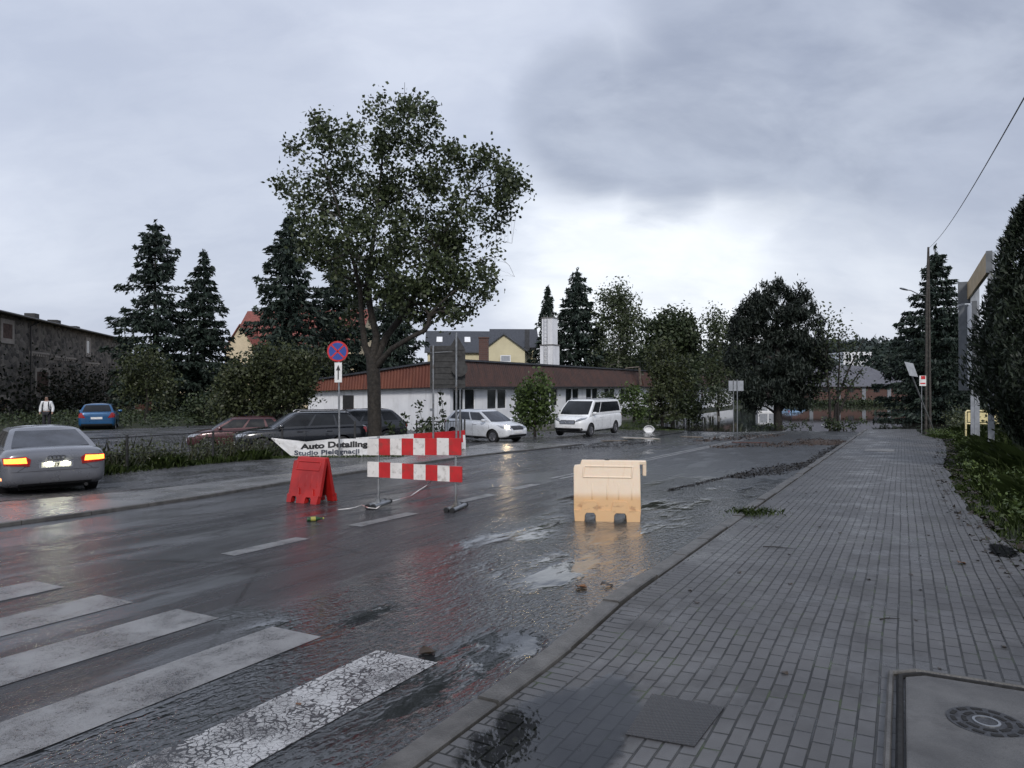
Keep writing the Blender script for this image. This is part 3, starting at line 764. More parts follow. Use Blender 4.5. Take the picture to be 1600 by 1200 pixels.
tree('birch_tree', 'pale green birch behind the roof, right of the broad spruce', 968, 640, 86, [(955, 470, 26, 30, 30), (978, 480, 24, 26, 30), (965, 455, 16, 16, 14), (985, 510, 22, 22, 24), (960, 520, 32, 40, 44), (985, 545, 26, 30, 30), (955, 570, 34, 30, 36)], .34, 44, .55, L_['birch'], M['birchbark'], 21, 5, droop=.8)
tree('birch_tree', 'slender birch behind the roof, left of the dark pine by the flood', 1122, 640, 84, [(1117, 492, 10, 16, 12), (1120, 515, 15, 20, 18), (1125, 545, 24, 26, 28), (1130, 580, 28, 28, 30), (1145, 510, 12, 22, 12), (1105, 580, 22, 26, 24), (1150, 560, 20, 26, 20)], .32, 46, .45, L_['birch'], M['birchbark'], 22, 5, droop=.9)
tree('chestnut_tree', 'round dark chestnut tree behind the white building roof', 1050, 640, 80, [(1050, 505, 26, 20, 30), (1030, 522, 28, 24, 32), (1072, 522, 24, 24, 32), (1048, 540, 44, 30, 50), (1025, 560, 26, 26, 28), (1080, 552, 22, 26, 26), (1050, 585, 46, 26, 40)], .42, 46, .5, L_['dark'], M['darkbark'], 23, 8)
tree('deciduous_tree', 'dark tree filling the gap behind the chestnut and the roof', 1010, 640, 100, [(1000, 575, 34, 34, 34), (1085, 595, 40, 34, 34), (935, 560, 30, 40, 34)], .5, 44, .7, L_['dark'], M['darkbark'], 24, 8)

# dark pine and scraggly trees at the flood's edge
PN = [(1190, 468, 18, 16), (1215, 458, 16, 14), (1245, 466, 18, 16), (1172, 490, 22, 20), (1205, 485, 28, 24), (1238, 492, 26, 24), (1262, 500, 18, 20), (1155, 515, 18, 20), (1190, 525, 36, 28), (1230, 530, 36, 28), (1268, 535, 26, 26), (1150, 555, 20, 24), (1185, 570, 40, 30), (1230, 575, 40, 30), (1275, 575, 26, 26), (1160, 600, 26, 24), (1200, 612, 44, 22), (1245, 612, 40, 22), (1290, 560, 16, 22), (1178, 632, 22, 10), (1240, 630, 30, 10)]
tree('pine_tree', 'big dark pine standing in the flood water at the road edge', 1216, 672, 47.5, [(u, v, a * .86, b * .86, int(a * b / 9)) for u, v, a, b in PN] + [(u, v, 6, 11, 6) for u, v in ((1168, 474), (1190, 452), (1204, 462), (1215, 448), (1232, 456), (1247, 452), (1256, 466), (1268, 484), (1150, 498), (1146, 530), (1280, 510), (1284, 540), (1142, 560))], .30, 40, .16, L_['pine'], M['darkbark'], 31, 14, twig=.2, aspect=.28, flat=-.1, along=[0, 0, 1.0], jit=.55, holes=(1.3, -.14))
SCR = [(1295, 500, 14, 16, 9), (1310, 520, 18, 18, 12), (1290, 540, 18, 20, 16), (1325, 540, 14, 16, 8), (1312, 560, 22, 20, 16), (1290, 590, 22, 18, 16), (1322, 595, 20, 20, 12), (1340, 575, 14, 14, 5), (1300, 620, 24, 14, 10), (1335, 620, 16, 14, 5)]
tree('alder_tree', 'thin many stemmed tree with sparse leaves in the flood, right of the pine', 1303, 672, 47, SCR, .2, 12, .35, L_['dark'], M['darkbark'], 32, 4.5,
     stems=[[(1297, 672), (1296, 620), (1290, 560), (1296, 500)], [(1310, 672), (1309, 620), (1312, 560), (1310, 520)], [(1303, 672), (1306, 630), (1325, 580), (1342, 545), (1350, 530)], [(1309, 650), (1330, 600), (1348, 575)]])
tree('bush', 'low leafy bush at the foot of the thin alder in the water', 1318, 676, 45, [(1290, 662, 16, 8, 14), (1318, 664, 20, 9, 18), (1340, 660, 14, 8, 10)], .16, 14, .14, L_['dark'], M['darkbark'], 33, 3, cat='bush', parts=('stem', 'foliage'))
tree('bush', 'dark bush under the pine at the shallow water edge', 1225, 676, 46, [(1200, 668, 20, 5, 12), (1245, 666, 26, 6, 16)], .15, 14, .14, L_['dark'], M['darkbark'], 34, 3, cat='bush', parts=('stem', 'foliage'))

# trees along the white building
tree('maple_tree', 'young bright green maple in front of white wall, between the cars', 836, 684, 37.5, [(845, 590, 10, 12, 9), (842, 606, 20, 16, 24), (825, 618, 18, 16, 24), (850, 625, 18, 20, 28), (832, 640, 28, 18, 40), (850, 650, 14, 16, 16), (818, 640, 14, 14, 14), (838, 662, 18, 10, 14)], .19, 18, .19, L_['mid'], M['bark'], 41, 5)
tree('maple_tree', 'small light green maple behind the rear of the white van', 990, 660, 47, [(990, 612, 14, 14, 16), (978, 622, 14, 12, 14), (1000, 625, 14, 16, 18), (988, 642, 20, 14, 22), (1002, 648, 12, 10, 10)], .2, 16, .2, L_['mid'], M['bark'], 42, 4)
tree('hornbeam_tree', 'upright olive green tree with pointed shoots before the building', 1035, 666, 50, [(1030, 545, 7, 14, 7), (1044, 550, 6, 14, 6), (1014, 560, 6, 14, 6), (1025, 575, 16, 18, 18), (1045, 580, 14, 18, 16), (1030, 600, 24, 18, 28), (1050, 605, 14, 20, 16), (1030, 625, 26, 18, 30), (1035, 645, 26, 14, 24), (1068, 568, 6, 14, 6), (1070, 590, 10, 16, 12)], .22, 30, .2, L_['bush'], M['darkbark'], 43, 5)
tree('shrub', 'dense dark rounded shrub right of the olive green tree', 1076, 662, 54, [(1075, 605, 18, 14, 22), (1062, 620, 14, 16, 18), (1088, 622, 14, 16, 18), (1076, 638, 22, 16, 30), (1078, 652, 18, 8, 14)], .2, 30, .2, L_['dark'], M['darkbark'], 44, 4, cat='shrub', parts=('stem', 'foliage'))
tree('apple_tree', 'little dark tree before the far white wall, left of sign back', 1123, 650, 62, [(1122, 608, 14, 12, 16), (1112, 620, 12, 10, 12), (1132, 622, 10, 12, 12), (1122, 630, 14, 8, 10)], .22, 16, .22, L_['dark'], M['darkbark'], 45, 3)
tree('shrub', 'dark yew shrub beside the window right of the van', 955, 655, 50, [(948, 620, 16, 8, 14), (960, 630, 12, 10, 12)], .18, 16, .18, L_['dark'], M['darkbark'], 46, 3, cat='shrub', parts=('stem', 'foliage'))

# bush mass over the parked cars, left
BM = [(395, 580, 34, 28, 34), (365, 605, 26, 28, 30), (430, 565, 34, 26, 34), (400, 620, 44, 30, 50), (455, 590, 34, 30, 40), (430, 630, 40, 22, 36), (470, 565, 26, 22, 20), (478, 615, 14, 20, 12), (355, 640, 24, 20, 22), (510, 560, 16, 14, 8)]
tree('apple_tree', 'spreading bushy apple tree hanging over the parked cars', 430, 672, 34, BM, .17, 48, .28, L_['bush'], M['darkbark'], 51, 8, stems=[[(430, 672), (428, 640), (410, 600), (395, 570)], [(432, 665), (450, 620), (470, 590)], [(428, 660), (390, 630), (365, 610)]])
tree('willow_tree', 'light olive drooping tree at the end of the stone building', 228, 660, 48, [(225, 560, 30, 18, 22), (205, 580, 22, 18, 18), (245, 582, 30, 22, 26), (215, 605, 30, 20, 24), (250, 612, 24, 18, 18)], .2, 40, .34, L_['bush'], M['darkbark'], 52, 6, droop=.35)
tree('elder_bush', 'dark elder bush below the spruces, left of the red car', 318, 668, 42, [(310, 640, 22, 18, 22), (335, 630, 22, 20, 22), (322, 655, 26, 10, 16)], .18, 40, .24, L_['dark'], M['darkbark'], 53, 4, cat='bush', parts=('stem', 'foliage'))

# thujas at the right edge
def thuja(label, u, vtop, vbase, hw, dd, seed, n):
    rng = np.random.default_rng(seed); x = XU(u, dd); zt = CH - (vtop - HV) / F * dd; zb = CH - (vbase - HV) / F * dd; R = hw / F * dd; H = zt - zb
    gz = g1(x, dd); root = thing('thuja_tree', (x, dd, gz), label, 'tree', group='thujas at the right edge')
    tb = MB(); tb.tube([(x, dd, gz - .2), (x, dd, zb + H * .5), (x, dd, zb + H * .95)], [.13, .08, .01], 8)
    f = rng.uniform(0, 1, n); az = rng.uniform(0, 6.283, n)
    rad = R * np.clip(np.minimum(1, (1 - f) * 1.5) ** .58 * np.minimum(1, f * 3 + .12), 0, 1)
    rad = rad * (1 + .16 * np.sin(az * 5 + f * 9 + seed) + .10 * np.sin(az * 11 - f * 23)) * rng.uniform(.62, 1.06, n) ** .6
    C = np.stack([x + rad * np.cos(az), dd + rad * np.sin(az), zb + f * H + rng.normal(size=n) * .06], 1)
    A = np.stack([np.cos(az) * .6, np.sin(az) * .6, np.full(n, .9)], 1)
    tb.build('trunk', M['darkbark'], root); npmesh('crown', leafquads(C, .17, rng, .26, 0, A, .3), 4, L_['thuja'], root)
thuja('huge dark thuja filling the right edge of the view', 1619, 300, 715, 86, 17, 61, 34000)
thuja('lower thuja standing just behind the huge one, beside the billboard posts', 1596, 420, 640, 44, 21, 62, 10000)

# ivy on the stone building is added with the building; verge plants below
rng = np.random.default_rng(5)
def region(n, s0, s1, tf0, tf1):
    s = rng.uniform(s0, s1, n); u = rng.uniform(0, 1, n)
    a = np.array([tf0(q) if callable(tf0) else tf0 for q in s]); b = np.array([tf1(q) if callable(tf1) else tf1 for q in s])
    t = a + (b - a) * u; x, y = to_xy(s, t); return np.stack([x, y, G(x, y) - .03], 1), s, t
# right verge: grass close by, taller weeds beyond
P, s, t = region(34000, 1.2, 36, lambda q: float(rwalk(q)) + .35, lambda q: float(rwalk(q)) - 4.2)
dist = np.array([float(rwalk(q)) for q in s]) - t
nz = np.array([mnoise.noise(Vector((a * .8, b * .8, 0))) for a, b in zip(s, t)])
k = (dist + nz * .35 + .22 * rng.uniform(-1, 1, len(dist)) ** 3) > -.05
P = P[k]; hh = (.13 + .42 * ss(0, 1.6, dist)[k]) * (1 + .9 * nz[k])
tag(blades('verge_grass', L_['grass'], P, np.maximum(.05, hh), .014, 6, .95), kind='stuff')
P, s, t = region(1300, 2, 40, lambda q: float(rwalk(q)) - .45, lambda q: float(rwalk(q)) - 4.5)
P = np.repeat(P, 14, 0); P += rng.normal(size=P.shape) * np.array([.12, .12, .07]) + np.array([0, 0, .22])
tag(cloud('verge_weeds', L_['grass'], P, .075, 7, flat=.8), kind='stuff')
P, s, t = region(900, 16, 46, lambda q: float(rwalk(q)) - 1.6, lambda q: float(rwalk(q)) - 7)
P = np.repeat(P, 16, 0); P += rng.normal(size=P.shape) * np.array([.3, .3, .35]) + np.array([0, 0, .6])
tag(cloud('bank_scrub', L_['bush'], P, .13, 8, flat=.5), kind='stuff')
P, s, t = region(2600, .4, 32, lambda q: float(rwalk(q)) + .30, lambda q: float(rwalk(q)) - .35)
k = np.array([mnoise.noise(Vector((a * 1.4, b * 2.5, 5))) for a, b in zip(s, t)]) > -.05
P = P[k]; P[:, 2] += .115
M['edgemuck'] = pm('dark wet soil crumbs', (.022, .017, .012), .6, 0, .4, 9)
tag(cloud('verge_soil', M['edgemuck'], P, .09, 71, flat=2.5, aspect=.6), kind='stuff')
# weeds along the yard fence, left
fence_t = lin([(-12, 30), (-6, 26), (-2, 19.5), (1.5, 15.9), (9, 15.35), (16, 13.2)])
P, s, t = region(17000, -4, 15.5, lambda q: float(fence_t(q)) - .55, lambda q: float(fence_t(q)) + 2.2)
hh = .10 + .34 * np.clip([.5 + mnoise.noise(Vector((a * 1.1, b * 1.1, 2))) for a, b in zip(s, t)], .05, 1)
hh[(s > 8.2) & (t < fence_t(s) + .35)] *= .35
tag(blades('fence_grass', L_['grass'], P, hh, .016, 9, .95), kind='stuff')
P, s, t = region(600, -4, 9, lambda q: float(fence_t(q)) - .2, lambda q: float(fence_t(q)) + 2.2)
Q = P[:260] + np.array([0, 0, .3]) + rng.normal(size=(260, 3)) * np.array([0, 0, .12])
tag(cloud('wild_flowers', pm('pale wild flowers', (.4, .4, .34), .8), Q, .05, 92), kind='stuff')
tag(blades('dry_weeds', L_['dry'], P, .75, .014, 91, .25), kind='stuff')
P, s, t = region(1100, -4, 9.0, lambda q: float(fence_t(q)) + .1, lambda q: float(fence_t(q)) + 2.0)
k = np.array([mnoise.noise(Vector((a * .8, b * .8, 7))) for a, b in zip(s, t)]) > -.12
P = P[k]; P[:, 2] += rng.uniform(.1, .55, len(P))
P = np.repeat(P, 16, 0); P += rng.normal(size=P.shape) * np.array([.14, .14, .13])
tag(cloud('fence_weeds', L_['bush'], P, .085, 10, flat=.5), kind='stuff')
# lawn strip and planting before the white building
P, s, t = region(9000, 37, 62, lambda q: 10.2 + max(0, (q - 46) * .12), lambda q: 17)
tag(blades('lawn', L_['grass'], P, .13, .03, 12), kind='stuff')
P, s, t = region(420, 23, 70, 18.8, 20.6)
P = np.repeat(P, 14, 0); P += rng.normal(size=P.shape) * np.array([.25, .25, .22]) + np.array([0, 0, .42])
tag(cloud('border_plants', L_['dark'], P, .17, 13), kind='stuff')
P, s, t = region(700, 13.2, 15.6, 12.4, 13.4)
tag(blades('corner_grass', L_['grass'], P, .28, .02, 14), kind='stuff')
# scrub at the foot of the stone building and far banks
Q = np.stack([rng.uniform(-34, -17, 700), rng.uniform(38, 62, 700)], 1); Q = Q[Q[:, 0] > -35 - (Q[:, 1] - 50) * .25]
Q = np.column_stack([Q, G(Q[:, 0], Q[:, 1]) + .3]); Q = np.repeat(Q, 14, 0) + rng.normal(size=(len(Q) * 14, 3)) * np.array([.35, .35, .22])
tag(cloud('yard_scrub', L_['dark'], Q, .16, 15), kind='stuff')
Q = np.stack([rng.uniform(28, 76, 620), rng.uniform(107.2, 110.5, 620)], 1); Q = np.column_stack([Q, np.full(620, -.8)]); Q = np.repeat(Q, 14, 0) + rng.normal(size=(620 * 14, 3)) * np.array([.7, .4, .26])
tag(cloud('far_bank_plants', L_['dark'], Q, .35, 16), kind='stuff')
# far wood behind everything
Q = []
for x, y, h, r in [(XU(u, dd), dd, hh_, rr_) for u, dd, hh_, rr_ in ((1405, 150, 11, 9), (1385, 170, 9, 9), (1440, 140, 12, 9), (1500, 130, 12, 10), (700, 180, 8, 12), (1180, 150, 11, 12), (1250, 160, 9, 12), (560, 130, 9, 10), (150, 120, 6, 12), (60, 120, 5, 14), (1310, 190, 7, 10), (1580, 110, 12, 10))]:
    dv = rng.normal(size=(700, 3)); dv /= np.linalg.norm(dv, axis=1, keepdims=True)
    Q.append(np.array([x, y, h * .45]) + dv * np.array([r, r * .6, h * .55]) * rng.uniform(.7, 1.05, (700, 1)))
Q = np.repeat(np.concatenate(Q), 4, 0); Q += rng.normal(size=Q.shape) * .5
tag(cloud('distant_wood', L_['spruce'], Q, .9, 17), kind='stuff')
Q = np.stack([rng.uniform(80, 500, 5000), rng.uniform(565, 700, 5000)], 1)
hz = np.array([26 * math.exp(-((a - 330) / 190) ** 2) * math.sin(min(1, (b - 560) / 150) * math.pi / 2) + 18 * min(1, (b - 560) / 150) for a, b in Q])
Q = np.column_stack([Q, hz + 3]); Q = np.repeat(Q, 3, 0) + rng.normal(size=(15000, 3)) * np.array([2, 2, 2.5])
tag(cloud('hill_forest', M['hill'], Q, 5, 18, along=np.tile([0, 0, 1.0], (15000, 1)), jit=.2), kind='stuff')
# tuft on the kerb
x, y = to_xy(3.4, -.25)
P = np.column_stack([x + rng.normal(size=260) * .2, y + rng.normal(size=260) * .13, np.full(260, g1(x, y) + .09)])
tag(blades('kerb_grass', L_['grass'], P, .09, .008, 19, 1.2), kind='stuff')

# ================================================================== BUILDINGS
def quad_uv(o):
    """box-projected UVs in metres for brick textures"""
    me = o.data; uv = me.uv_layers.new(name='UVMap')
    for p in me.polygons:
        n = p.normal
        hd = Vector((-n.y, n.x, 0)); hd = hd.normalized() if hd.length > .1 else Vector((1, 0, 0))
        for li in p.loop_indices:
            c = me.vertices[me.loops[li].vertex_index].co
            uv.data[li].uv = (c.dot(hd), c.z if abs(n.z) < .9 else c.y)

class Frame:
    """a wall frame: origin, horizontal unit a (along the wall), outward unit n"""
    def __init__(s, o, a, n): s.o = Vector(o); s.a = Vector(a).normalized(); s.n = Vector(n).normalized(); s.z = Vector((0, 0, 1))
    def p(s, k, z, off=0): q = s.o + s.a * k + s.n * off; return Vector((q.x, q.y, z))
    def box(s, mb, k0, k1, z0, z1, o0, o1, m=0):
        vs = [s.p(k, z, o) for k in (k0, k1) for o in (o0, o1) for z in (z0, z1)]
        return mb.add(vs, [(0, 1, 3, 2), (4, 6, 7, 5), (0, 4, 5, 1), (2, 3, 7, 6), (0, 2, 6, 4), (1, 5, 7, 3)], m)

def window(root, fr, k0, k1, z0, z1, frame=.07, mull=(), glass=None, fm=None, proud=.03, sill=True):
    f = MB(); fr.box(f, k0, k0 + frame, z0, z1, -.1, proud); fr.box(f, k1 - frame, k1, z0, z1, -.1, proud)
    fr.box(f, k0 + frame, k1 - frame, z0, z0 + frame, -.1, proud - .003); fr.box(f, k0 + frame, k1 - frame, z1 - frame, z1, -.1, proud - .003)
    for a, b in mull: fr.box(f, a, b, z0 + frame, z1 - frame, -.1, proud - .006)
    w = f.build('window', fm or M['white'], root)
    g = MB(); fr.box(g, k0 + frame * .6, k1 - frame * .6, z0 + frame * .6, z1 - frame * .6, proud - .05, proud - .022); g.build('pane', glass or M['windowglass'], w)
    if sill:
        q = MB(); fr.box(q, k0 - .06, k1 + .06, z0 - .06, z0 - .002, -.02, .09); q.build('sill', M['concrete'], w)
    return w

# ---- long white building
C0 = Vector((-3.92, 44.8, 0)); BD = Vector((.508, .861, 0)).normalized(); BL = Vector((-BD.y, BD.x, 0))
LEN, DEP = 74.5, 12.5
bz = -1.35
root = thing('white_building', (C0.x, C0.y, g1(C0.x, C0.y)), 'long low white building with brown corrugated fascia and many windows', 'building')
ffr = Frame(C0, BD, -BL); lfr = Frame(C0, BL, -BD)
P = lambda k, l: C0 + BD * k + BL * l
def zl(l): return 1.74 - .36 * l / DEP
w = MB()
fp = [P(0, 0), P(LEN, 0), P(LEN, DEP), P(0, DEP)]
# front wall pieced round its window openings, then gable, back and end walls
wins = []
k = .35
while k < 62:
    if not (30 < k < 34): wins.append((k, k + 2.5))
    k += 4.04
edges = [0] + [e for q in wins for e in q] + [LEN]
for i in range(len(edges) - 1):
    if i % 2 == 0: ffr.box(w, edges[i], edges[i + 1], bz, 1.74, -.35, 0)
    else:
        ffr.box(w, edges[i], edges[i + 1], bz, .12, -.35, -.002); ffr.box(w, edges[i], edges[i + 1], 1.56, 1.74, -.35, -.002)
w.add([P(-.01, .352) + Vector((0, 0, bz)), P(-.01, DEP) + Vector((0, 0, bz)), P(-.01, DEP) + Vector((0, 0, zl(DEP))), P(-.01, .352) + Vector((0, 0, 1.73)),
       P(.3, .352) + Vector((0, 0, bz)), P(.3, DEP) + Vector((0, 0, bz)), P(.3, DEP) + Vector((0, 0, zl(DEP))), P(.3, .352) + Vector((0, 0, 1.73))],
      [(0, 1, 2, 3), (7, 6, 5, 4), (0, 4, 5, 1), (2, 6, 7, 3), (1, 5, 6, 2), (0, 3, 7, 4)])
for a, b in ((P(LEN - .3, .352), P(LEN, DEP)),):
    w.add([Vector((q.x, q.y, z)) for z in (bz, 1.7) for q in (P(LEN - .3, .352), P(LEN, .352), P(LEN, DEP), P(LEN - .3, DEP))], [(3, 2, 1, 0), (4, 5, 6, 7), (0, 1, 5, 4), (1, 2, 6, 5), (2, 3, 7, 6), (3, 0, 4, 7)])
w.add([Vector((q.x, q.y, z)) for z in (bz, 1.7) for q in (P(0.31, 8), P(LEN - .31, 8), P(LEN - .31, 8.2), P(.31, 8.2))], [(3, 2, 1, 0), (4, 5, 6, 7), (0, 1, 5, 4), (1, 2, 6, 5), (2, 3, 7, 6), (3, 0, 4, 7)])
w.build('wall', M['whiterender'], root)
for a, b in wins:
    m = (a + b) / 2
    wd = window(root, ffr, a + .003, b - .003, .123, 1.557, .05, [(m - .12, m + .12)], proud=-.03, sill=False)
fl = MB(); fl.add([P(.32, .36) + Vector((0, 0, -1.0)), P(LEN - .32, .36) + Vector((0, 0, -1.0)), P(LEN - .32, 7.98) + Vector((0, 0, -1.0)), P(.32, 7.98) + Vector((0, 0, -1.0))], [(0, 1, 2, 3)]); fl.build('floor', M['wood'], root)
def corrug(mb, p0, p1, outn, b0, t0, b1, t1, ob, ot, pitch=.26, amp=.035):
    L = (p1 - p0).length; n = int(L / pitch * 4); a = (p1 - p0).normalized(); rows = []
    for i in range(n + 1):
        f = i / n; q = p0 + a * L * f; z = (0, amp, amp, 0)[i % 4]
        rows.append([q + outn * (ob + z) + Vector((0, 0, b0 + (b1 - b0) * f)), q + outn * (ot + z) + Vector((0, 0, t0 + (t1 - t0) * f)), q + outn * (ot - .12) + Vector((0, 0, t0 + (t1 - t0) * f + .003)), q + outn * (ob - .12) + Vector((0, 0, b0 + (b1 - b0) * f))])
    mb.loft(rows, closed=True)
M['fascia'] = streaked('brown corrugated sheet', (.055, .03, .024), (.08, .038, .028), (.025, .018, .016), .5, .7, .1)
M['fasciared'] = streaked('rust red corrugated sheet', (.13, .040, .025), (.17, .055, .032), (.06, .026, .02), .5, .6, .1)
f = MB(); corrug(f, P(-.6, 0), P(30.5, 0), -BL, 1.70, 3.45, 1.70, 3.42, .62, .1); corrug(f, P(33.6, 0), P(LEN + .5, 0), -BL, 1.70, 3.42, 1.70, 3.40, .62, .1); corrug(f, P(30.5, 0), P(33.6, 0), -BL, 1.75, 3.35, 1.75, 3.35, .45, .05)
f.build('fascia', M['fascia'], root)
f = MB(); corrug(f, P(0, -.6), P(0, DEP + .3), -BD, 1.70, 3.46, 1.36, 2.12, .45, .3); f.build('fascia', M['fasciared'], root)['label'] = 'rust red corrugated gable fascia'
r = MB(); top = [P(-.5, -.3), P(LEN, -.3), P(LEN, DEP + .3), P(-.5, DEP + .3)]; zt = [3.46, 3.42, 2.1, 2.1]
r.add([q + Vector((0, 0, z)) for q, z in zip(top, zt)] + [q + Vector((0, 0, z - .12)) for q, z in zip(top, zt)], [(0, 1, 2, 3), (7, 6, 5, 4), (0, 4, 5, 1), (1, 5, 6, 2), (2, 6, 7, 3), (3, 7, 4, 0)])
r.add([Vector((q.x, q.y, z)) for z in (1.62, 1.7) for q in (P(-.5, -.6), P(LEN, -.6), P(LEN, 0), P(-.5, 0))], [(3, 2, 1, 0), (4, 5, 6, 7), (0, 1, 5, 4), (1, 2, 6, 5), (2, 3, 7, 6), (3, 0, 4, 7)])
rf = r.build('roof', M['slate'], root)
for u, kk in ((990, 32.0), (1097, 48)):
    b = MB()   # timber gable rafters over the entrances
    q = P(kk, -.7)
    b.add([q + v for v in (Vector((0, 0, 1.9)), BD * .28 + Vector((0, 0, 1.9)), -BD * .35 + Vector((0, 0, 3.6)), -BD * .07 + Vector((0, 0, 3.6)))] + [q - BL * .12 + v for v in (Vector((0, 0, 1.9)), BD * .28 + Vector((0, 0, 1.9)), -BD * .35 + Vector((0, 0, 3.6)), -BD * .07 + Vector((0, 0, 3.6)))], [(0, 1, 3, 2), (4, 6, 7, 5), (0, 4, 5, 1), (1, 5, 7, 3), (3, 7, 6, 2), (2, 6, 4, 0)])
    q2 = P(kk - 3.6, -.6); b.tube([q2 + Vector((0, 0, 3.48)), P(kk - .2, -.7) + Vector((0, 0, 3.68))], .07, 5)
    b.build('rafter', M['wood'], root)
d_ = MB(); lfr.box(d_, 8.1, 9.1, -1.0, 1.1, 0, .045); dr = d_.build('door', M['darksteel'], root)
b = MB(); lfr.box(b, 1.25, 1.55, .15, .3, .012, .03); b.build('notice', M['greysheet'], root)
d_ = MB(); ffr.box(d_, 36.6, 37.8, -1.0, 1.3, 0, .04); d_.build('door', M['brownwood'], root)
# brick flue and white chimney tower, standing on the roof
dd = 56; c = W(756, 558, dd)
b = MB(); b.box((c.x, c.y, 3.85), (.75, .75, 3.3)); b.box((c.x, c.y, 5.54), (.85, .85, .1)); o = b.build('chimney', M['brick'], rf); quad_uv(o)
dd = 62; c = W(859, 560, dd)
root = thing('chimney_tower', (c.x, c.y, g1(c.x, c.y)), 'square white chimney tower with iron ladder, behind the brown roof', 'tower')
k = dd / F; rz = math.atan2(BD.y, BD.x)
z0 = -1.2; z1 = CH + (HV - 540) * k; z2 = CH + (HV - 498) * k
b = MB(); b.box((c.x, c.y, (z0 + z1) / 2), (1.25, 1.25, z1 - z0), rz); b.build('lower_shaft', M['whiterender'], root)
b = MB(); b.box((c.x, c.y, (z1 + z2) / 2 + .03), (1.02, 1.02, z2 - z1), rz); b.build('upper_shaft', M['whiterender'], root)
b = MB(); b.box((c.x, c.y, z1 + .03), (1.34, 1.34, .1), rz); b.build('ledge', M['concrete'], root)
b = MB(); b.box((c.x, c.y, z2 + .05), (1.12, 1.12, .09), rz); b.build('ledge', M['concrete'], root)
fr = Frame((c.x, c.y, 0), -BL, -BD)
b = MB()
for kk in (-.16, .16): b.tube([fr.p(kk, 2.2, .76), fr.p(kk, z2 + .2, .76)], .022, 5)
z = 2.3
while z < z2 + .2: b.tube([fr.p(-.16, z, .76), fr.p(.16, z, .76)], .014, 4); z += .33
b.build('ladder', M['steel'], root)

# ---- stone building, left
S0 = Vector((-33.6, 40.0, 0)); S1 = Vector((-44.5, 83.0, 0)); sa = (S1 - S0).normalized(); sn = Vector((sa.y, -sa.x, 0)); SL = (S1 - S0).length
fr = Frame(S0, sa, sn)
root = thing('stone_building', (S0.x, S0.y, g1(S0.x, S0.y)), 'old dark rubble stone building with boarded windows, at far left', 'building')
b = MB(); fr.box(b, 0, SL, -1.2, 7.0, -11, 0); b.build('wall', M['stone'], root)
b = MB()
e0, e1, rid = fr.p(-.4, 7.0, .55), fr.p(SL + .4, 7.0, .55), .45
rr_ = [[e0, fr.p(-.4, 7.0 + rid, -5.5), fr.p(-.4, 7.0, -11.5), fr.p(-.4, 6.85, -11.5), fr.p(-.4, 6.85, .55)], [e1, fr.p(SL + .4, 7.0 + rid, -5.5), fr.p(SL + .4, 7.0, -11.5), fr.p(SL + .4, 6.85, -11.5), fr.p(SL + .4, 6.85, .55)]]
b.loft(rr_); rf = b.build('roof', M['signback'], root)
def kst(u):  # where the wall crosses picture column u
    a = (u - 800) / F; return (a * S0.y - S0.x) / (sa.x - a * sa.y)
for u, w_, h_, kz in ((18, 2.6, .6, 7.5), (87, .9, .85, 7.6), (119, .9, .75, 7.6), (147, 1.0, .6, 7.6)):
    kk = kst(u); b = MB(); fr.box(b, kk - w_ / 2, kk + w_ / 2, 6.9, kz + h_ - .6, -2.2, -1.4); o = b.build('chimney', M['signback'], rf)
b = MB(); b.tube([fr.p(kst(10), 7.6, -1.6), fr.p(kst(10), 9.6, -1.6)], .18, 8); b.build('flue', M['darksteel'], rf)
b = MB(); b.tube([fr.p(0, 6.9, .62), fr.p(SL, 6.9, .62)], .08, 6); b.build('gutter', M['darksteel'], rf)
b = MB(); b.tube([fr.p(kst(52), 6.9, .6), fr.p(kst(46), 6.4, .1), fr.p(kst(46), -.4, .1)], .06, 6); b.build('downpipe', M['darksteel'], root)
M['boards'] = pm('boarded brick infill', (.075, .045, .036), .85, 0, .4, 5, .5, 10)
M['palestone'] = pm('pale stone surround', (.3, .27, .24), .8, 0, .15, 4, .3, 20)
for u, zc0, zc1, ww, gl in ((11, 4.85, 6.55, 1.1, M['boards']), (137, 4.6, 6.4, .75, M['windowglass']), (66, .9, 3.2, 1.5, M['boards']), (3, -.4, 1.1, 1.1, M['windowglass'])):
    kk = kst(u); window(root, fr, kk - ww, kk + ww, zc0, zc1, .32, fm=M['palestone'], glass=gl, proud=.05, sill=True)
b = MB()
for u0, u1, zz in ((45, 76, 4.3), (84, 118, 4.15), (132, 155, 3.9)):
    a_, b_ = kst(u0), kst(u1); fr.box(b, a_, b_, zz, zz + .16, -.02, .07); n_ = int((b_ - a_) / .45)
    for i in range(n_): fr.box(b, a_ + i * .45, a_ + i * .45 + .22, zz - .2, zz - .002, -.02, .05)
b.build('string_course', M['palestone'], root)
n_ = 3200; kk = np.concatenate([rng.normal(kst(110), 6, n_ // 2), rng.uniform(10, SL, n_ // 2)]); zz = np.abs(rng.normal(size=n_)) * 1.9 - .6
msk = (kk > 0) & (kk < SL) & (zz < 5.5); kk, zz = kk[msk], zz[msk]
C = np.array(S0)[None] + np.array(sa)[None] * kk[:, None] + np.array(sn)[None] * rng.uniform(.03, .3, len(kk))[:, None]; C[:, 2] = zz
iv = thing('ivy', tuple(fr.p(kst(110), -.8, .1)), 'dark ivy climbing over the lower stone wall of the old building', 'climbing plant')
cloud('foliage', L_['ivy'], C, .3, 77, parent=iv, flat=0)

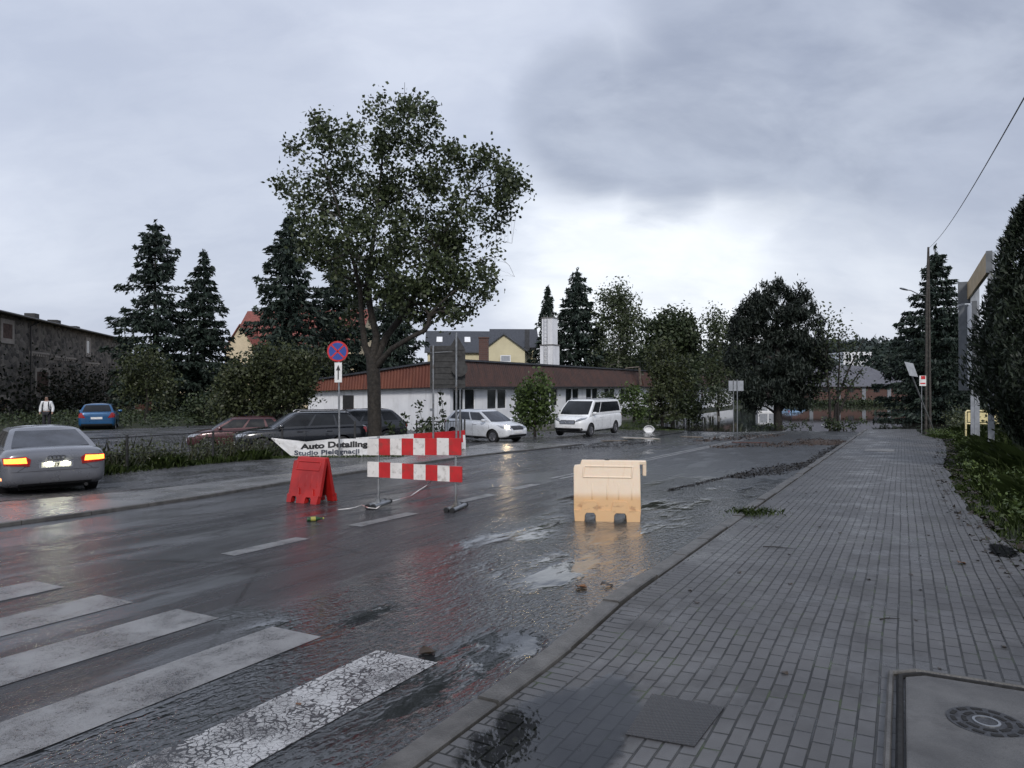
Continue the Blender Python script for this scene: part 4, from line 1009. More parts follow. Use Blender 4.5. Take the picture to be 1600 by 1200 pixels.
# ---- houses behind
def gable(mb_wall, mb_roof, fr, k0, k1, dep, zb, ze, zr, ov=.35, th=.14):
    """ridge along the wall direction a; eave side faces n"""
    fr.box(mb_wall, k0, k1, zb, ze, -dep, 0)
    for k, s in ((k0, 0), (k1, 0)):
        kk = (k, k + .2) if k == k0 else (k - .2, k)
        tri = [fr.p(kk[0], ze - .01, -.02), fr.p(kk[0], ze - .01, -dep + .02), fr.p(kk[0], zr - .1, -dep / 2)]; tr2 = [fr.p(kk[1], ze - .01, -.02), fr.p(kk[1], ze - .01, -dep + .02), fr.p(kk[1], zr - .1, -dep / 2)]
        mb_wall.add(tri + tr2, [(0, 1, 2), (5, 4, 3), (0, 3, 4, 1), (1, 4, 5, 2), (2, 5, 3, 0)])
    sl = (zr - ze) / (dep / 2)
    prof = [(ov, ze - sl * ov), (-dep / 2, zr), (-dep - ov, ze - sl * ov), (-dep - ov, ze - sl * ov - th), (-dep / 2, zr - th), (ov, ze - sl * ov - th)]
    mb_roof.loft([[fr.p(k0 - ov, z, o_) for o_, z in prof], [fr.p(k1 + ov, z, o_) for o_, z in prof]])
def zv(v, d): return CH + (HV - v) / F * d
M['yellowwall'] = pm('pale yellow render', (.60, .54, .36), .8, 0, .05, 1.2, .1, 40)
dh = 84; root = thing('yellow_house', (XU(740, dh), dh, -1), 'pale yellow house with dark tiled roof and skylights, behind the long building', 'house')
wb_, rb_ = MB(), MB()
fr1 = Frame((XU(668, dh), dh, 0), (1, .08, 0), (.08, -1, 0)); gable(wb_, rb_, fr1, 0, 7.2, 8, -1.2, zv(547, dh), zv(517, dh + 4))
d2 = 82; fr2 = Frame((XU(820, d2), d2, 0), (.1, 1, 0), (1, -.1, 0))
gw = (820 - 755) / F * d2; gable(wb_, rb_, fr2, 0, 12, gw, -1.2, zv(545, d2), zv(521, d2), .25)
d3 = 90; fr3 = Frame((XU(770, d3), d3, 0), (1, .05, 0), (.05, -1, 0)); gable(wb_, rb_, fr3, 0, 5.6, 8, -1.2, zv(540, d3), zv(514, d3 + 4))
wb_.build('wall', M['yellowwall'], root); rf = rb_.build('roof', M['slate'], root)
for u, v in ((688, 531), (732, 532)):
    kk = XU(u, dh + 1.5) - XU(668, dh); q = MB(); sl = (zv(517, dh + 4) - zv(547, dh)) / 4
    pts = [fr1.p(kk + a, zv(547, dh) + sl * o_ + .04, -o_) for a, o_ in ((-.35, 1.6), (.35, 1.6), (.35, 2.6), (-.35, 2.6))]
    q.add(pts + [p + Vector((0, 0, .05)) for p in pts], [(3, 2, 1, 0), (4, 5, 6, 7), (0, 1, 5, 4), (1, 2, 6, 5), (2, 3, 7, 6), (3, 0, 4, 7)])
    q.build('skylight', M['white'], rf)
q = MB(); q.box((XU(824, 88), 89.5, zv(530, 88)), (.6, .6, 2.6)); q.build('chimney', M['slate'], rf)
fg = Frame((XU(668, dh), dh, 0), (-.08, 1, 0), (-1, -.08, 0))
for kk in (1.4, 3.2, 5.4): window(root, fg, kk, kk + .9, zv(572, dh), zv(558, dh), .1)
fq = Frame((XU(755, d2), d2, 0), (1, -.1, 0), (-.1, -1, 0))
for a in (4.2,): window(root, fq, a - 2.2, a - 1.0, zv(566, d2), zv(555, d2), .1, glass=M['greysheet'])
# cream houses, left
dh = 88; root = thing('cream_house', (XU(450, dh), dh, -1), 'cream house with red tiled roof behind the spruces', 'house')
wb_, rb_ = MB(), MB(); fr1 = Frame((XU(362, dh), dh, 0), (1, -.15, 0), (-.15, -1, 0))
gable(wb_, rb_, fr1, 0, 16, 9, -1, zv(540, dh), zv(486, dh + 4.5), .4)
f2 = Frame((XU(400, dh - 2), dh - 2, 0), (.15, 1, 0), (1, -.15, 0)); gable(wb_, rb_, f2, 0, 8, 4, -1, zv(545, dh), zv(508, dh), .3)
wb_.build('wall', M['cream'], root); rf = rb_.build('roof', M['redroof'], root)
for kk in (4.5, 7.5, 10.5): window(root, fr1, kk, kk + 1.1, zv(565, dh), zv(546, dh), .1)
q = MB(); q.box((XU(470, 92), 92, zv(470, 92)), (.8, .8, 2.2)); o = q.build('chimney', M['brick'], rf); quad_uv(o)
dh = 84; root = thing('cream_outbuilding', (XU(262, dh), dh, -.9), 'low cream outbuilding glimpsed under the spruces, behind the brown fence', 'building')
wb_, rb_ = MB(), MB(); fr1 = Frame((XU(212, dh), dh, 0), (1, 0, 0), (0, -1, 0)); gable(wb_, rb_, fr1, 0, 9.6, 5, -1.4, zv(588, dh), zv(572, dh), .3)
wb_.build('wall', M['cream'], root); rb_.build('roof', M['slate'], root)
window(root, fr1, 3, 4, zv(625, dh), zv(606, dh), .1); window(root, fr1, 6.6, 7.6, zv(625, dh), zv(606, dh), .1)

# brick hall beyond the flood
dh = 113; root = thing('brick_hall', (XU(1330, dh), dh + 5, g1(XU(1330, dh), dh + 5)), 'low red brick hall with grey hipped roof across the flood', 'building')
fr1 = Frame((XU(1238, dh), dh, 0), (1, .06, 0), (.06, -1, 0)); kl = (1424 - 1238) / F * dh
b = MB(); fr1.box(b, 0, kl, -1.3, zv(602, dh), -11, 0); o = b.build('wall', M['brick'], root); quad_uv(o)
ze, zr = zv(603, dh), zv(571, dh + 5)
b = MB(); A_ = [fr1.p(-.6, ze, .6), fr1.p(kl + .6, ze, .6), fr1.p(kl + .6, ze, -11.6), fr1.p(-.6, ze, -11.6)]; R_ = [fr1.p(4, zr, -5.5), fr1.p(kl - 3.6, zr, -5.5)]
b.add(A_ + R_ + [p - Vector((0, 0, .15)) for p in A_], [(0, 1, 5, 4), (1, 2, 5), (2, 3, 4, 5), (3, 0, 4), (0, 6, 7, 1), (1, 7, 8, 2), (2, 8, 9, 3), (3, 9, 6, 0), (9, 8, 7, 6)])
M['greyroof'] = pm('grey roof sheeting', (.10, .10, .115), .55, 0, .12, 1.5, .3, 6)
b.build('roof', M['greyroof'], root)
M['palecol'] = pm('pale pilaster', (.2, .215, .24), .7, 0, .1, 4)
for u in (1268, 1312, 1353, 1394):
    kk = XU(u, dh) - XU(1238, dh); q = MB(); fr1.box(q, kk - .3, kk + .3, -1.3, zv(604, dh), 0, .12); q.build('pilaster', M['palecol'], root)
for u in (1290, 1332, 1374):
    kk = XU(u, dh) - XU(1238, dh); window(root, fr1, kk - .5, kk + .5, zv(613, dh), zv(606, dh), .1, sill=False, fm=M['darksteel'])
dh = 165; root = thing('white_block', (XU(1345, dh), dh, 0), 'distant white flat roofed block with large windows above the brick hall', 'building')
fr1 = Frame((XU(1318, dh), dh, 0), (1, 0, 0), (0, -1, 0)); kl = (1366 - 1318) / F * dh
b = MB(); fr1.box(b, 0, kl, -1, zv(550, dh), -8, 0); b.build('wall', M['whiterender'], root)
for i in range(4): window(root, fr1, .5 + i * 1.7, 1.9 + i * 1.7, zv(566, dh), zv(554, dh), .12, [(1.15 + i * 1.7, 1.25 + i * 1.7)], sill=False)

# ================================================================== FENCES, SIGNS, POLES
dh = 69; x0, x1 = XU(212, dh), XU(312, dh)
root = thing('board_fence', ((x0 + x1) / 2, dh, g1((x0 + x1) / 2, dh)), 'reddish brown board fence under the spruces', 'fence')
b = MB(); n_ = int((x1 - x0) / .13)
for i in range(n_): b.box((x0 + i * .13, dh, .0 - .35), (.11, .025, 1.5 + .03 * math.sin(i * 1.7)))
b.build('boards', M['brownwood'], root)
for i in range(4): q = MB(); q.box((x0 + (x1 - x0) * i / 3, dh + .09, -.35), (.11, .11, 1.65)); q.build('post', M['brownwood'], root)
q = MB(); q.box((XU(287, dh), dh - .03, .08), (.42, .02, .36)); tag(q.build('notice_board', M['signwhite'], origin=(XU(287, dh), dh - .03, -.1)), 'small pale notice fixed on the brown board fence', 'notice')

def gpos(s, t): x, y = to_xy(s, t); return Vector((x, y, g1(x, y)))
# low wire fence round the car park
fl_ = [(-3.4, 21), (-2, 19.5), (-.4, 17.8), (1.5, 15.95), (4, 15.7), (6.5, 15.5), (9, 15.35)]
root = thing('wire_fence', tuple(gpos(2.5, 15.9)), 'low wire mesh fence with thin posts among weeds, left yard', 'fence')
pts = [gpos(*q) for q in fl_]
for p in pts: q = MB(); q.box((p.x, p.y, p.z + .45), (.05, .05, 1.0)); q.build('post', M['darksteel'], root)
b = MB(); b.tube([p + Vector((0, 0, .9)) for p in pts], .016, 5); b.tube([p + Vector((0, 0, .45)) for p in pts], .006, 4); b.build('rail', M['darksteel'], root)
b = MB()
for i in range(len(pts) - 1):
    a_, c_ = pts[i], pts[i + 1]; n_ = int((c_ - a_).length / .12)
    for j in range(n_):
        f0 = j / n_; f1 = min(1, (j + 4) / n_); p0 = a_.lerp(c_, f0)
        b.tube([p0 + Vector((0, 0, .06)), a_.lerp(c_, f1) + Vector((0, 0, .06 + .82 * (f1 - f0) * n_ / 4))], .003, 3, cap=False)
        b.tube([p0 + Vector((0, 0, .88)), a_.lerp(c_, f1) + Vector((0, 0, .88 - .82 * (f1 - f0) * n_ / 4))], .003, 3, cap=False)
b.build('mesh', M['darksteel'], root)

# text as mesh
def textmesh(txt, size, bold=0.0):
    cu = bpy.data.curves.new('t', 'FONT'); cu.body = txt; cu.size = size; cu.offset = bold; cu.extrude = 0.002; cu.resolution_u = 3
    o = bpy.data.objects.new('t', cu); COL.objects.link(o); dg = bpy.context.evaluated_depsgraph_get(); dg.update()
    me = bpy.data.meshes.new_from_object(o.evaluated_get(dg)); bpy.data.objects.remove(o); bpy.data.curves.remove(cu)
    vs = [v.co.copy() for v in me.vertices]; fs = [tuple(p.vertices) for p in me.polygons]; bpy.data.meshes.remove(me)
    return vs, fs

# banners tied to the fence: a from left end to right end
def banner_surface(A, B, zt0, zt1, zb0, zb1, amp):
    dv = B - A; L = math.hypot(dv.x, dv.y); a = Vector((dv.x, dv.y, 0)).normalized(); n = Vector((a.y, -a.x, 0))
    def p(k, h, off=0):
        f = k / L; zt = zt0(f); zb = zb0(f); z = zb + (zt - zb) * h
        o_ = amp * (math.sin(k * 3.1 + h * 2) * .5 + math.sin(k * 7.3 + h * 5) * .25 + .5 * mnoise.noise(Vector((k * 1.3, h * 2, 0)))) 
        q = A.lerp(B, f) + n * (o_ + off); return Vector((q.x, q.y, z))
    return p, L, n
def build_banner(root, p, L, mats, split=None, nx=60, ny=8, name='sheet'):
    rows = [[p(L * i / nx, j / ny) for j in range(ny + 1)] for i in range(nx + 1)]
    b = MB()
    back = [[p(L * i / nx, j / ny, -.012) for j in range(ny + 1)] for i in range(nx + 1)]
    rings = [r + k[::-1] for r, k in zip(rows, back)]
    b.loft(rings); return b.build(name, mats, root, smooth=True)
A = gpos(8.75, 15.3); B = gpos(13.3, 13.75)
gA, gB = A.z, B.z
dA = A.y; zA = lambda v: CH - (v - HV) / F * A.y; zB = lambda v: CH - (v - HV) / F * B.y
A.x = XU(424, A.y); B = Vector((XU(634, 23.5), 23.5, g1(XU(634, 23.5), 23.5))); zB = lambda v: CH - (v - HV) / F * B.y
top = lin([(0, zA(684)), (.25, zA(691)), (.45, zA(687)), (.7, (zA(686) + zB(686)) / 2), (1, zB(685))]); bot = lin([(0, zA(686)), (.16, zA(716)), (.2, zA(717)), (1, zB(711))])
p, L, n = banner_surface(A, B, lambda f: float(top(f)), None, lambda f: float(bot(f)), None, .05)
root = thing('banner', tuple(gpos(11, 14.6)), 'creased white advertising banner with dark lettering tied to the yard fence', 'banner')
M['vinyl'] = pm('white vinyl banner', (.72, .72, .72), .4, 0, .06, 5, .15, 9, dirt=(.42, .40, .38), dscale=3)
build_banner(root, p, L, M['vinyl'])
def drape(txt, size, k0, h0, hscale, mat, bold):
    vs, fs = textmesh(txt, size, bold); w_ = max(v.x for v in vs)
    b = MB(); b.add([p(k0 + v.x, h0 + v.y * hscale, .012 + v.z) for v in vs], fs); return b.build('lettering', mat, root)
hs = .86
kk0 = L * (470 - 424) / (585 - 424) * .98
drape('Auto Detailing', .355, L * .215, .55, 1 / .82, M['black'], .016)
M['greytext'] = pm('dark blue grey print', (.05, .06, .09), .5, 0, .2, 8)
drape('Studio Pielęgnacji', .29, L * .165, .19, 1 / .82, M['greytext'], .008)
# second banner, red and white, to the right of the poplar
A2 = Vector((XU(556, 23.7), 23.7, 0)); B2 = Vector((XU(727, 26.4), 26.4, 0))
zA = lambda v: CH - (v - HV) / F * A2.y; zB = lambda v: CH - (v - HV) / F * B2.y
p, L, n = banner_surface(A2, B2, lambda f: zA(684) * (1 - f) + zB(672) * f, None, lambda f: zA(713) * (1 - f) + zB(702) * f, None, .03)
root = thing('banner', tuple(gpos(14.5, 13.2)), 'red and white banner tied to the fence behind the striped barrier', 'banner')
rows = [[p(L * i / 40, j / 8) for j in range(9)] for i in range(41)]; back = [[p(L * i / 40, j / 8, -.012) for j in range(9)] for i in range(41)]
b = MB(); b.loft([r + k[::-1] for r, k in zip(rows, back)])
mi = []
for i in range(40):
    for j in range(18): mi.append(1 if (j < 3 and i < 34) or (3 <= j < 8 and 10 < i < 40 and j > 5) and i > 19 or (j >= 3 and j < 8 and i > 20 and i < 39) else 0)
b.m = mi + [0] * (len(b.f) - len(mi)); b.build('sheet', [M['vinyl'], M['signred']], root, smooth=True)
b = MB(); rr_ = [[p(L * (.02 + .085 * i / 6), .08 + .44 * j / 4, .014 if 1 else 0) for j in range(5)] for i in range(7)]; rk = [[p(L * (.02 + .085 * i / 6), .08 + .44 * j / 4, .004) for j in range(5)] for i in range(7)]
b.loft([r + k[::-1] for r, k in zip(rr_, rk)]); b.build('logo_panel', M['signwhite'], root)
b = MB(); pc = [p(L * .045 + .07 * math.cos(a), .32 + .13 * math.sin(a), .02) for a in np.linspace(0, 6.283, 14, endpoint=False)]; b.add(pc, [tuple(range(14))]); b.build('logo', M['signred'], root)
b = MB(); b.add([p(L * .155, .1, .02), p(L * .17, .1, .02), p(L * .15, .32, .02), p(L * .135, .32, .02)], [(0, 1, 2, 3)]); b.build('stroke', M['signwhite'], root)
for f_ in (0, 1):
    q = p(L * f_, 0, -.06); zg = g1(q.x, q.y); m = MB(); m.box((q.x, q.y, zg + .55), (.06, .06, 1.2)); m.build('post', M['darksteel'], root)

r9 = np.random.default_rng(99); f9 = r9.uniform(0, 1, 2600); Q = np.where((f9 < .55)[:, None], np.array(A)[None] + (f9 / .55)[:, None] * np.array(B - A)[None], np.array(A2)[None] + ((f9 - .55) / .45)[:, None] * np.array(B2 - A2)[None]) + np.stack([r9.normal(size=2600) * .05, -r9.uniform(.05, .75, 2600), np.zeros(2600)], 1)
Q[:, 2] = G(Q[:, 0], Q[:, 1])
tag(blades('banner_grass', L_['grass'], Q, .085, .016, 98, .9), kind='stuff')
# metal gate frame behind the banner
root = thing('gate', tuple(gpos(16.3, 15)), 'small dark iron gate frame before the white gable wall', 'gate')
b = MB(); a_, c_ = gpos(15.2, 14.6), gpos(16.6, 13.4)
for f_ in (0, 1): q = a_.lerp(c_, f_); b.tube([q - Vector((0, 0, .1)), q + Vector((0, 0, 1.12))], .03, 6)
for z in (.2, 1.05): b.tube([a_ + Vector((0, 0, z)), c_ + Vector((0, 0, z))], .018, 5)
b.build('frame', M['darksteel'], root)
b = MB()
for i in range(1, 16): q = a_.lerp(c_, i / 16); b.tube([q + Vector((0, 0, .2)), q + Vector((0, 0, 1.05))], .008, 4)
b.build('bars', M['darksteel'], root)

# no stopping sign
dd = 22.6; x = XU(529, dd); zb = g1(x, dd)
root = thing('no_stopping_sign', (x, dd, zb), 'round blue and red no stopping sign with arrow plate on a pole', 'road sign')
yaw = Matrix.Rotation(.15, 4, 'Z')
b = MB(); b.tube([(x + .03, dd, zb - .2), (x, dd, CH + (HV - 533) / F * dd)], .03, 10); b.build('pole', M['steel'], root)
def facing(c, rz=0.0): return Matrix.Translation(Vector(c)) @ Matrix.Rotation(rz, 4, 'Z') @ Matrix.Rotation(math.pi / 2, 4, 'X')
zc = CH + (HV - 549) / F * dd; Rr = 16.2 / F * dd
Mx = facing((x - .02, dd - .045, zc), .1)
b = MB(); b.disc((0, 0, -.012), Rr, 36, .012, Mx); ds = b.build('disc', M['signred'], root)
b = MB(); b.disc((0, 0, .003), Rr * .83, 36, .003, Mx); b.build('field', M['signblue'], ds)
b = MB()
for a in (math.pi / 4, -math.pi / 4): b.box((0, 0, 0), (1, 1, 1), M=(Mx @ Matrix.Translation((0, 0, .008 + (.002 if a > 0 else 0))) @ Matrix.Rotation(a, 4, 'Z') @ Matrix.Diagonal((Rr * 1.68, Rr * .15, .004, 1))).to_3x3()); b.v[-8:] = [tuple(Vector(q) + Mx @ Vector((0, 0, .008))) for q in b.v[-8:]]
b.build('cross', M['signred'], ds)
zc = CH + (HV - 582) / F * dd; Mx = facing((x, dd - .045, zc), .1); hw, hh_ = 5.6 / F * dd, 15.5 / F * dd
b = MB(); b.prism([(-hw, -hh_), (hw, -hh_), (hw, hh_), (-hw, hh_)], -.012, 0, Mx); pl = b.build('arrow_plate', M['signwhite'], root)
b = MB(); b.prism([(-.018, -hh_ * .72), (.018, -hh_ * .72), (.018, hh_ * .2), (.07, hh_ * .2), (0, hh_ * .76), (-.07, hh_ * .2), (-.018, hh_ * .2)], .002, .005, Mx); b.build('arrow', M['black'], pl)

# back of the big direction board on two poles
dd = 25; 
root = thing('direction_board', (XU(700, dd), dd, g1(XU(700, dd), dd)), 'dark back of a large arrow shaped direction board on two poles', 'road sign')
Mx = facing((0, 0, 0), 0)
q3 = lambda u, v: ((u - 800) / F * dd, (HV - v) / F * dd)
b = MB(); rz = .12
ctr = Vector((XU(699, dd), dd, CH))
poly = [(u_ - ctr.x, v_) for u_, v_ in (q3(672, 607), q3(727, 606), q3(727, 546), q3(714, 524), q3(704, 540), q3(672, 541))]
Mb = Matrix.Translation(ctr) @ Matrix.Rotation(.12, 4, 'Z') @ Matrix.Rotation(math.pi / 2, 4, 'X')
b.prism(poly, -.05, 0, Mb); bd = b.build('board', M['signback'], root)
b = MB()
for v in range(546, 606, 9):
    u0, u1 = q3(674, v)[0] - ctr.x, q3(725, v)[0] - ctr.x; zz = q3(0, v)[1]
    b.prism([(u0, zz - .02), (u1, zz - .02), (u1, zz + .02), (u0, zz + .02)], .002, .022, Mb)
b.build('stiffener', M['signback'], bd)
for u, vt in ((677, 540), (713, 520)):
    x = XU(u, dd - .12); m = MB(); m.tube([(x, dd - .12, g1(x, dd) - .2), (x, dd - .12, CH + (HV - vt) / F * dd)], .035, 8); m.build('pole', M['steel'], root)
x = XU(719, dd + .3); m = MB(); m.tube([(x, dd + .3, g1(x, dd) - .2), (x, dd + .3, CH + (HV - 600) / F * dd)], .035, 8); m.build('pole', M['steel'], root)
m = MB(); Rd = 12.5 / F * dd; cD = Vector((XU(718, dd - .1), dd - .1, CH + (HV - 576) / F * dd)); m.disc((0, 0, 0), Rd, 28, .012, facing(cD, .12)); m.build('round_sign_back', M['signback'], root)
m = MB(); m.tube([(XU(672, dd - .1), dd - .1, CH + (HV - 552) / F * dd), (XU(707, dd - .1), dd - .1, CH + (HV - 549) / F * dd)], .012, 5); m.build('bracket', M['steel'], root)

# grey sign back on two posts by the flood
dd = 44
root = thing('sign_back', (XU(1150, dd), dd, g1(XU(1150, dd), dd)), 'grey back of a square sign on two thin posts by the flood water', 'road sign')
m = MB(); c = W(1150, 603, dd); m.box(c, (24 / F * dd, .04, 16 / F * dd), .1); m.build('panel', M['greysheet'], root, bevel=.01)
for u in (1146, 1152):
    m = MB(); x = XU(u, dd - .06); m.tube([(x, dd - .06, -1.5), (x, dd - .06, CH + (HV - 593) / F * dd)], .03, 6); m.build('post', M['steel'], root)

# leaning road sign, right
d0, d1 = 38.5, 37; b0 = W(1462, 681, d0); t0_ = W(1421, 578, d1); t0_ = b0 + (t0_ - b0) * 1.0
root = thing('leaning_sign', tuple(b0), 'bent road sign leaning far over beside the pavement, white square back', 'road sign')
m = MB(); m.tube([b0 - (t0_ - b0) * .04, b0.lerp(t0_, .5), t0_], .036, 8); m.build('pole', M['steel'], root)
Mx = Matrix.Translation(t0_ + Vector((.02, -.05, .0))) @ Matrix.Rotation(-.15, 4, 'Z') @ Matrix.Rotation(math.pi / 2, 4, 'X') 
k = d1 / F; m = MB(); m.prism([(-9 * k, 13 * k), (4 * k, 10 * k), (11 * k, -11 * k), (-1 * k, -9 * k)], 0, .012, Mx); m.build('plate', M['greysheet'], root); 
dd = 44; zb = g1(XU(1440, dd), dd)
root = thing('notice_sign', (XU(1440, dd), dd, zb), 'small white and red rectangular sign on thin post, before the lamp pole', 'sign')
m = MB(); m.tube([(XU(1440, dd), dd, zb - .2), (XU(1440, dd), dd, CH + (HV - 588) / F * dd)], .025, 6); m.build('post', M['steel'], root)
m = MB(); m.box(W(1441, 595, dd) + Vector((0, -.05, 0)), (10.5 / F * dd, .02, 16 / F * dd)); pl = m.build('plate', M['signwhite'], root)
m = MB(); m.box(W(1441, 590, dd) + Vector((.02, -.066, 0)), (6.5 / F * dd, .008, 5 / F * dd)); m.box(W(1441, 599, dd) + Vector((0, -.066, 0)), (8 / F * dd, .008, 2 / F * dd)); m.build('red_band', M['signred'], pl)

# utility pole with street lamp and wire
dd = 49; zb = g1(XU(1450, dd), dd)
root = thing('utility_pole', (XU(1450, dd), dd, zb), 'twin legged wooden utility pole carrying a street lamp', 'pole')
tp = W(1451, 386, dd)
for u in (1446.5, 1453.5):
    m = MB(); m.tube([(XU(u, dd), dd, zb - .3), (XU(u * .5 + 1450 * .5, dd), dd, CH + (HV - 470) / F * dd), tp], [.085, .075, .065], 8); m.build('leg', M['polewood'], root)
m = MB(); m.tube([W(1449, 463, dd), W(1436, 460, dd), W(1424, 454, dd), W(1419, 453, dd)], .035, 6); m.build('lamp_arm', M['steel'], root)
m = MB(); a_, c_ = W(1420, 453.5, dd), W(1406, 450, dd); mid = a_.lerp(c_, .5)
m.loft([[a_.lerp(c_, f_) + Vector((0, math.cos(t_) * r_, math.sin(t_) * r_ * .5)) for t_ in np.linspace(0, 6.283, 10, endpoint=False)] for f_, r_ in ((0, .05), (.2, .11), (.6, .15), (.9, .12), (1, .04))]); m.build('lamp_head', M['greysheet'], root, smooth=True)
P0_, P1_ = tp - Vector((0, 0, .1)), W(1600, 125, 11); P2_ = P0_ + (P1_ - P0_) * 1.25
m = MB(); m.tube([P0_.lerp(P2_, f_) - Vector((0, 0, .5 * math.sin(f_ * math.pi))) for f_ in np.linspace(0, 1, 24)], .011, 5)
tag(m.build('overhead_wire', M['rubber'], origin=tuple(P0_)), 'black overhead wire running from the utility pole out over the pavement', 'wire')

# two tier billboard seen edge on
a0, a1 = Vector((18.15, 28.2, 0)), Vector((14.5, 21.6, 0)); bdv = (a1 - a0).normalized(); bn = Vector((bdv.y, -bdv.x, 0)); 
if bn.x > 0: bn = -bn
fr = Frame(a0, bdv, bn); BLn = (a1 - a0).length
root = thing('billboard', tuple(Vector((16.5, 25, g1(16.5, 25)))), 'two tier billboard seen edge on, tan upper panel over white one', 'billboard')
M['frame'] = pm('grey painted frame', (.13, .14, .15), .5, .2, .15, 4)
M['tanpanel'] = pm('tan plywood panel', (.42, .31, .17), .65, 0, .12, 2)
zz = lambda v: CH + (HV - v) / F * 28.2
m = MB(); fr.box(m, .06, BLn, zz(468), zz(442), 0, .05); m.build('upper_panel', M['tanpanel'], root)
m = MB(); fr.box(m, -.06, .06, zz(474), zz(440), -.28, .36); fr.box(m, BLn, BLn + .1, zz(468), zz(442), -.1, .06); fr.box(m, .06, BLn, zz(466), zz(444), -.09, -.004); m.build('upper_frame', M['frame'], root)
m = MB(); fr.box(m, .06, 2.3, zz(606), zz(480), 0, .05); m.build('lower_panel', M['white'], root)
m = MB(); fr.box(m, -.06, .06, zz(610), zz(477), -.28, .34); fr.box(m, .06, 2.3, zz(604), zz(482), -.09, -.004); fr.box(m, 2.3, 2.4, zz(606), zz(480), -.1, .06); m.build('lower_frame', M['frame'], root)
m = MB(); q = fr.p(-.1, zz(476), .25); m.tube([fr.p(-.02, zz(476), .0), q], .03, 6); m.tube([q - Vector((.12, 0, .05)), q + Vector((.12, 0, .03))], .06, 8); m.build('floodlight', M['white'], root)
for kk in (.25, 2.0, BLn - .6):
    for u in (0,):
        q = fr.p(kk, 0, -.12); zg = g1(q.x, q.y); m = MB(); m.box((q.x, q.y, (zg - .3 + zz(440)) / 2), (.16, .16, zz(440) - zg + .3), math.atan2(bdv.y, bdv.x)); m.build('post', M['greysheet'], root)
# pale yellow tubular frame sign
dd = 29.5; root = thing('frame_sign', (XU(1541, dd), dd, g1(XU(1541, dd), dd)), 'low pale yellow tubular frame with a small emblem panel on the verge', 'sign')
zt, zb_ = CH - (642 - HV) / F * dd, g1(XU(1541, dd), dd) - .1
m = MB(); xs = XU(1509, dd), XU(1570, dd)
m.tube([(xs[0], dd, zb_), (xs[0], dd, zt - .05), (xs[0] + .05, dd, zt), (xs[1] - .05, dd, zt), (xs[1], dd, zt - .05), (xs[1], dd, zb_)], .035, 8); zl_ = CH - (662 - HV) / F * dd; m.tube([(xs[0], dd, zl_), (xs[1], dd, zl_)], .03, 8); m.build('frame', M['yellowpaint'], root, smooth=True)
c = Vector(((xs[0] + xs[1]) / 2 - .1, dd, (zt + zl_) / 2)); m = MB(); m.box(c, (xs[1] - xs[0] - .35, .02, (zt - zl_) * .74)); pn = m.build('panel', M['yellowpaint'], root)
m = MB(); cc = Vector((XU(1522, dd), dd - .018, c.z)); m.disc((0, 0, 0), .12, 20, .008, facing(cc)); em = m.build('emblem', M['signred'], pn)
m = MB(); m.disc((0, 0, .009), .07, 16, .004, facing(cc)); m.build('emblem_centre', M['signblue'], em)
M['bluetext'] = M['greytext']

# ================================================================== VEHICLES
def carpaint(name, col, metal=.3, rough=.32):
    return pm(name, col, rough, metal, .06, 3, Coat_Weight=.7, Coat_Roughness=.06)
WH = {}
def wheel_parts(r, w, style):
    key = (r, w, style)
    Mx = Matrix.Rotation(-math.pi / 2, 4, 'X')           # lathe axis to +y (outwards)
    t = MB(); t.lathe([(r * .64, -w * .5), (r * .86, -w * .5), (r * .97, -w * .42), (r, -w * .2), (r, w * .2), (r * .97, w * .42), (r * .86, w * .5), (r * .64, w * .46), (r * .62, w * .2), (r * .62, -w * .4)], (0, 0, 0), 28, Mx)
    rim = MB(); rim.lathe([(r * .655, w * .30), (r * .66, w * .44), (r * .60, w * .45), (r * .575, w * .30), (r * .57, -.05)], (0, 0, 0), 28, Mx)
    rim.disc((0, 0, w * .33), r * .15, 16, w * .1, Mx)
    ns = {'five': 5, 'multi': 10, 'steel': 7}[style]; sw = {'five': .16, 'multi': .06, 'steel': .2}[style]
    for i in range(ns):
        a = 2 * math.pi * i / ns; R = Matrix.Rotation(a, 4, 'Z')
        poly = [(r * .1, -r * sw * .5), (r * .62, -r * sw * .75), (r * .62, r * sw * .75), (r * .1, r * sw * .5)]
        rim.prism(poly, w * .26, w * .40, Mx @ R)
    dk = MB(); dk.disc((0, 0, -.02), r * .6, 24, .01, Mx)
    return t, rim, dk

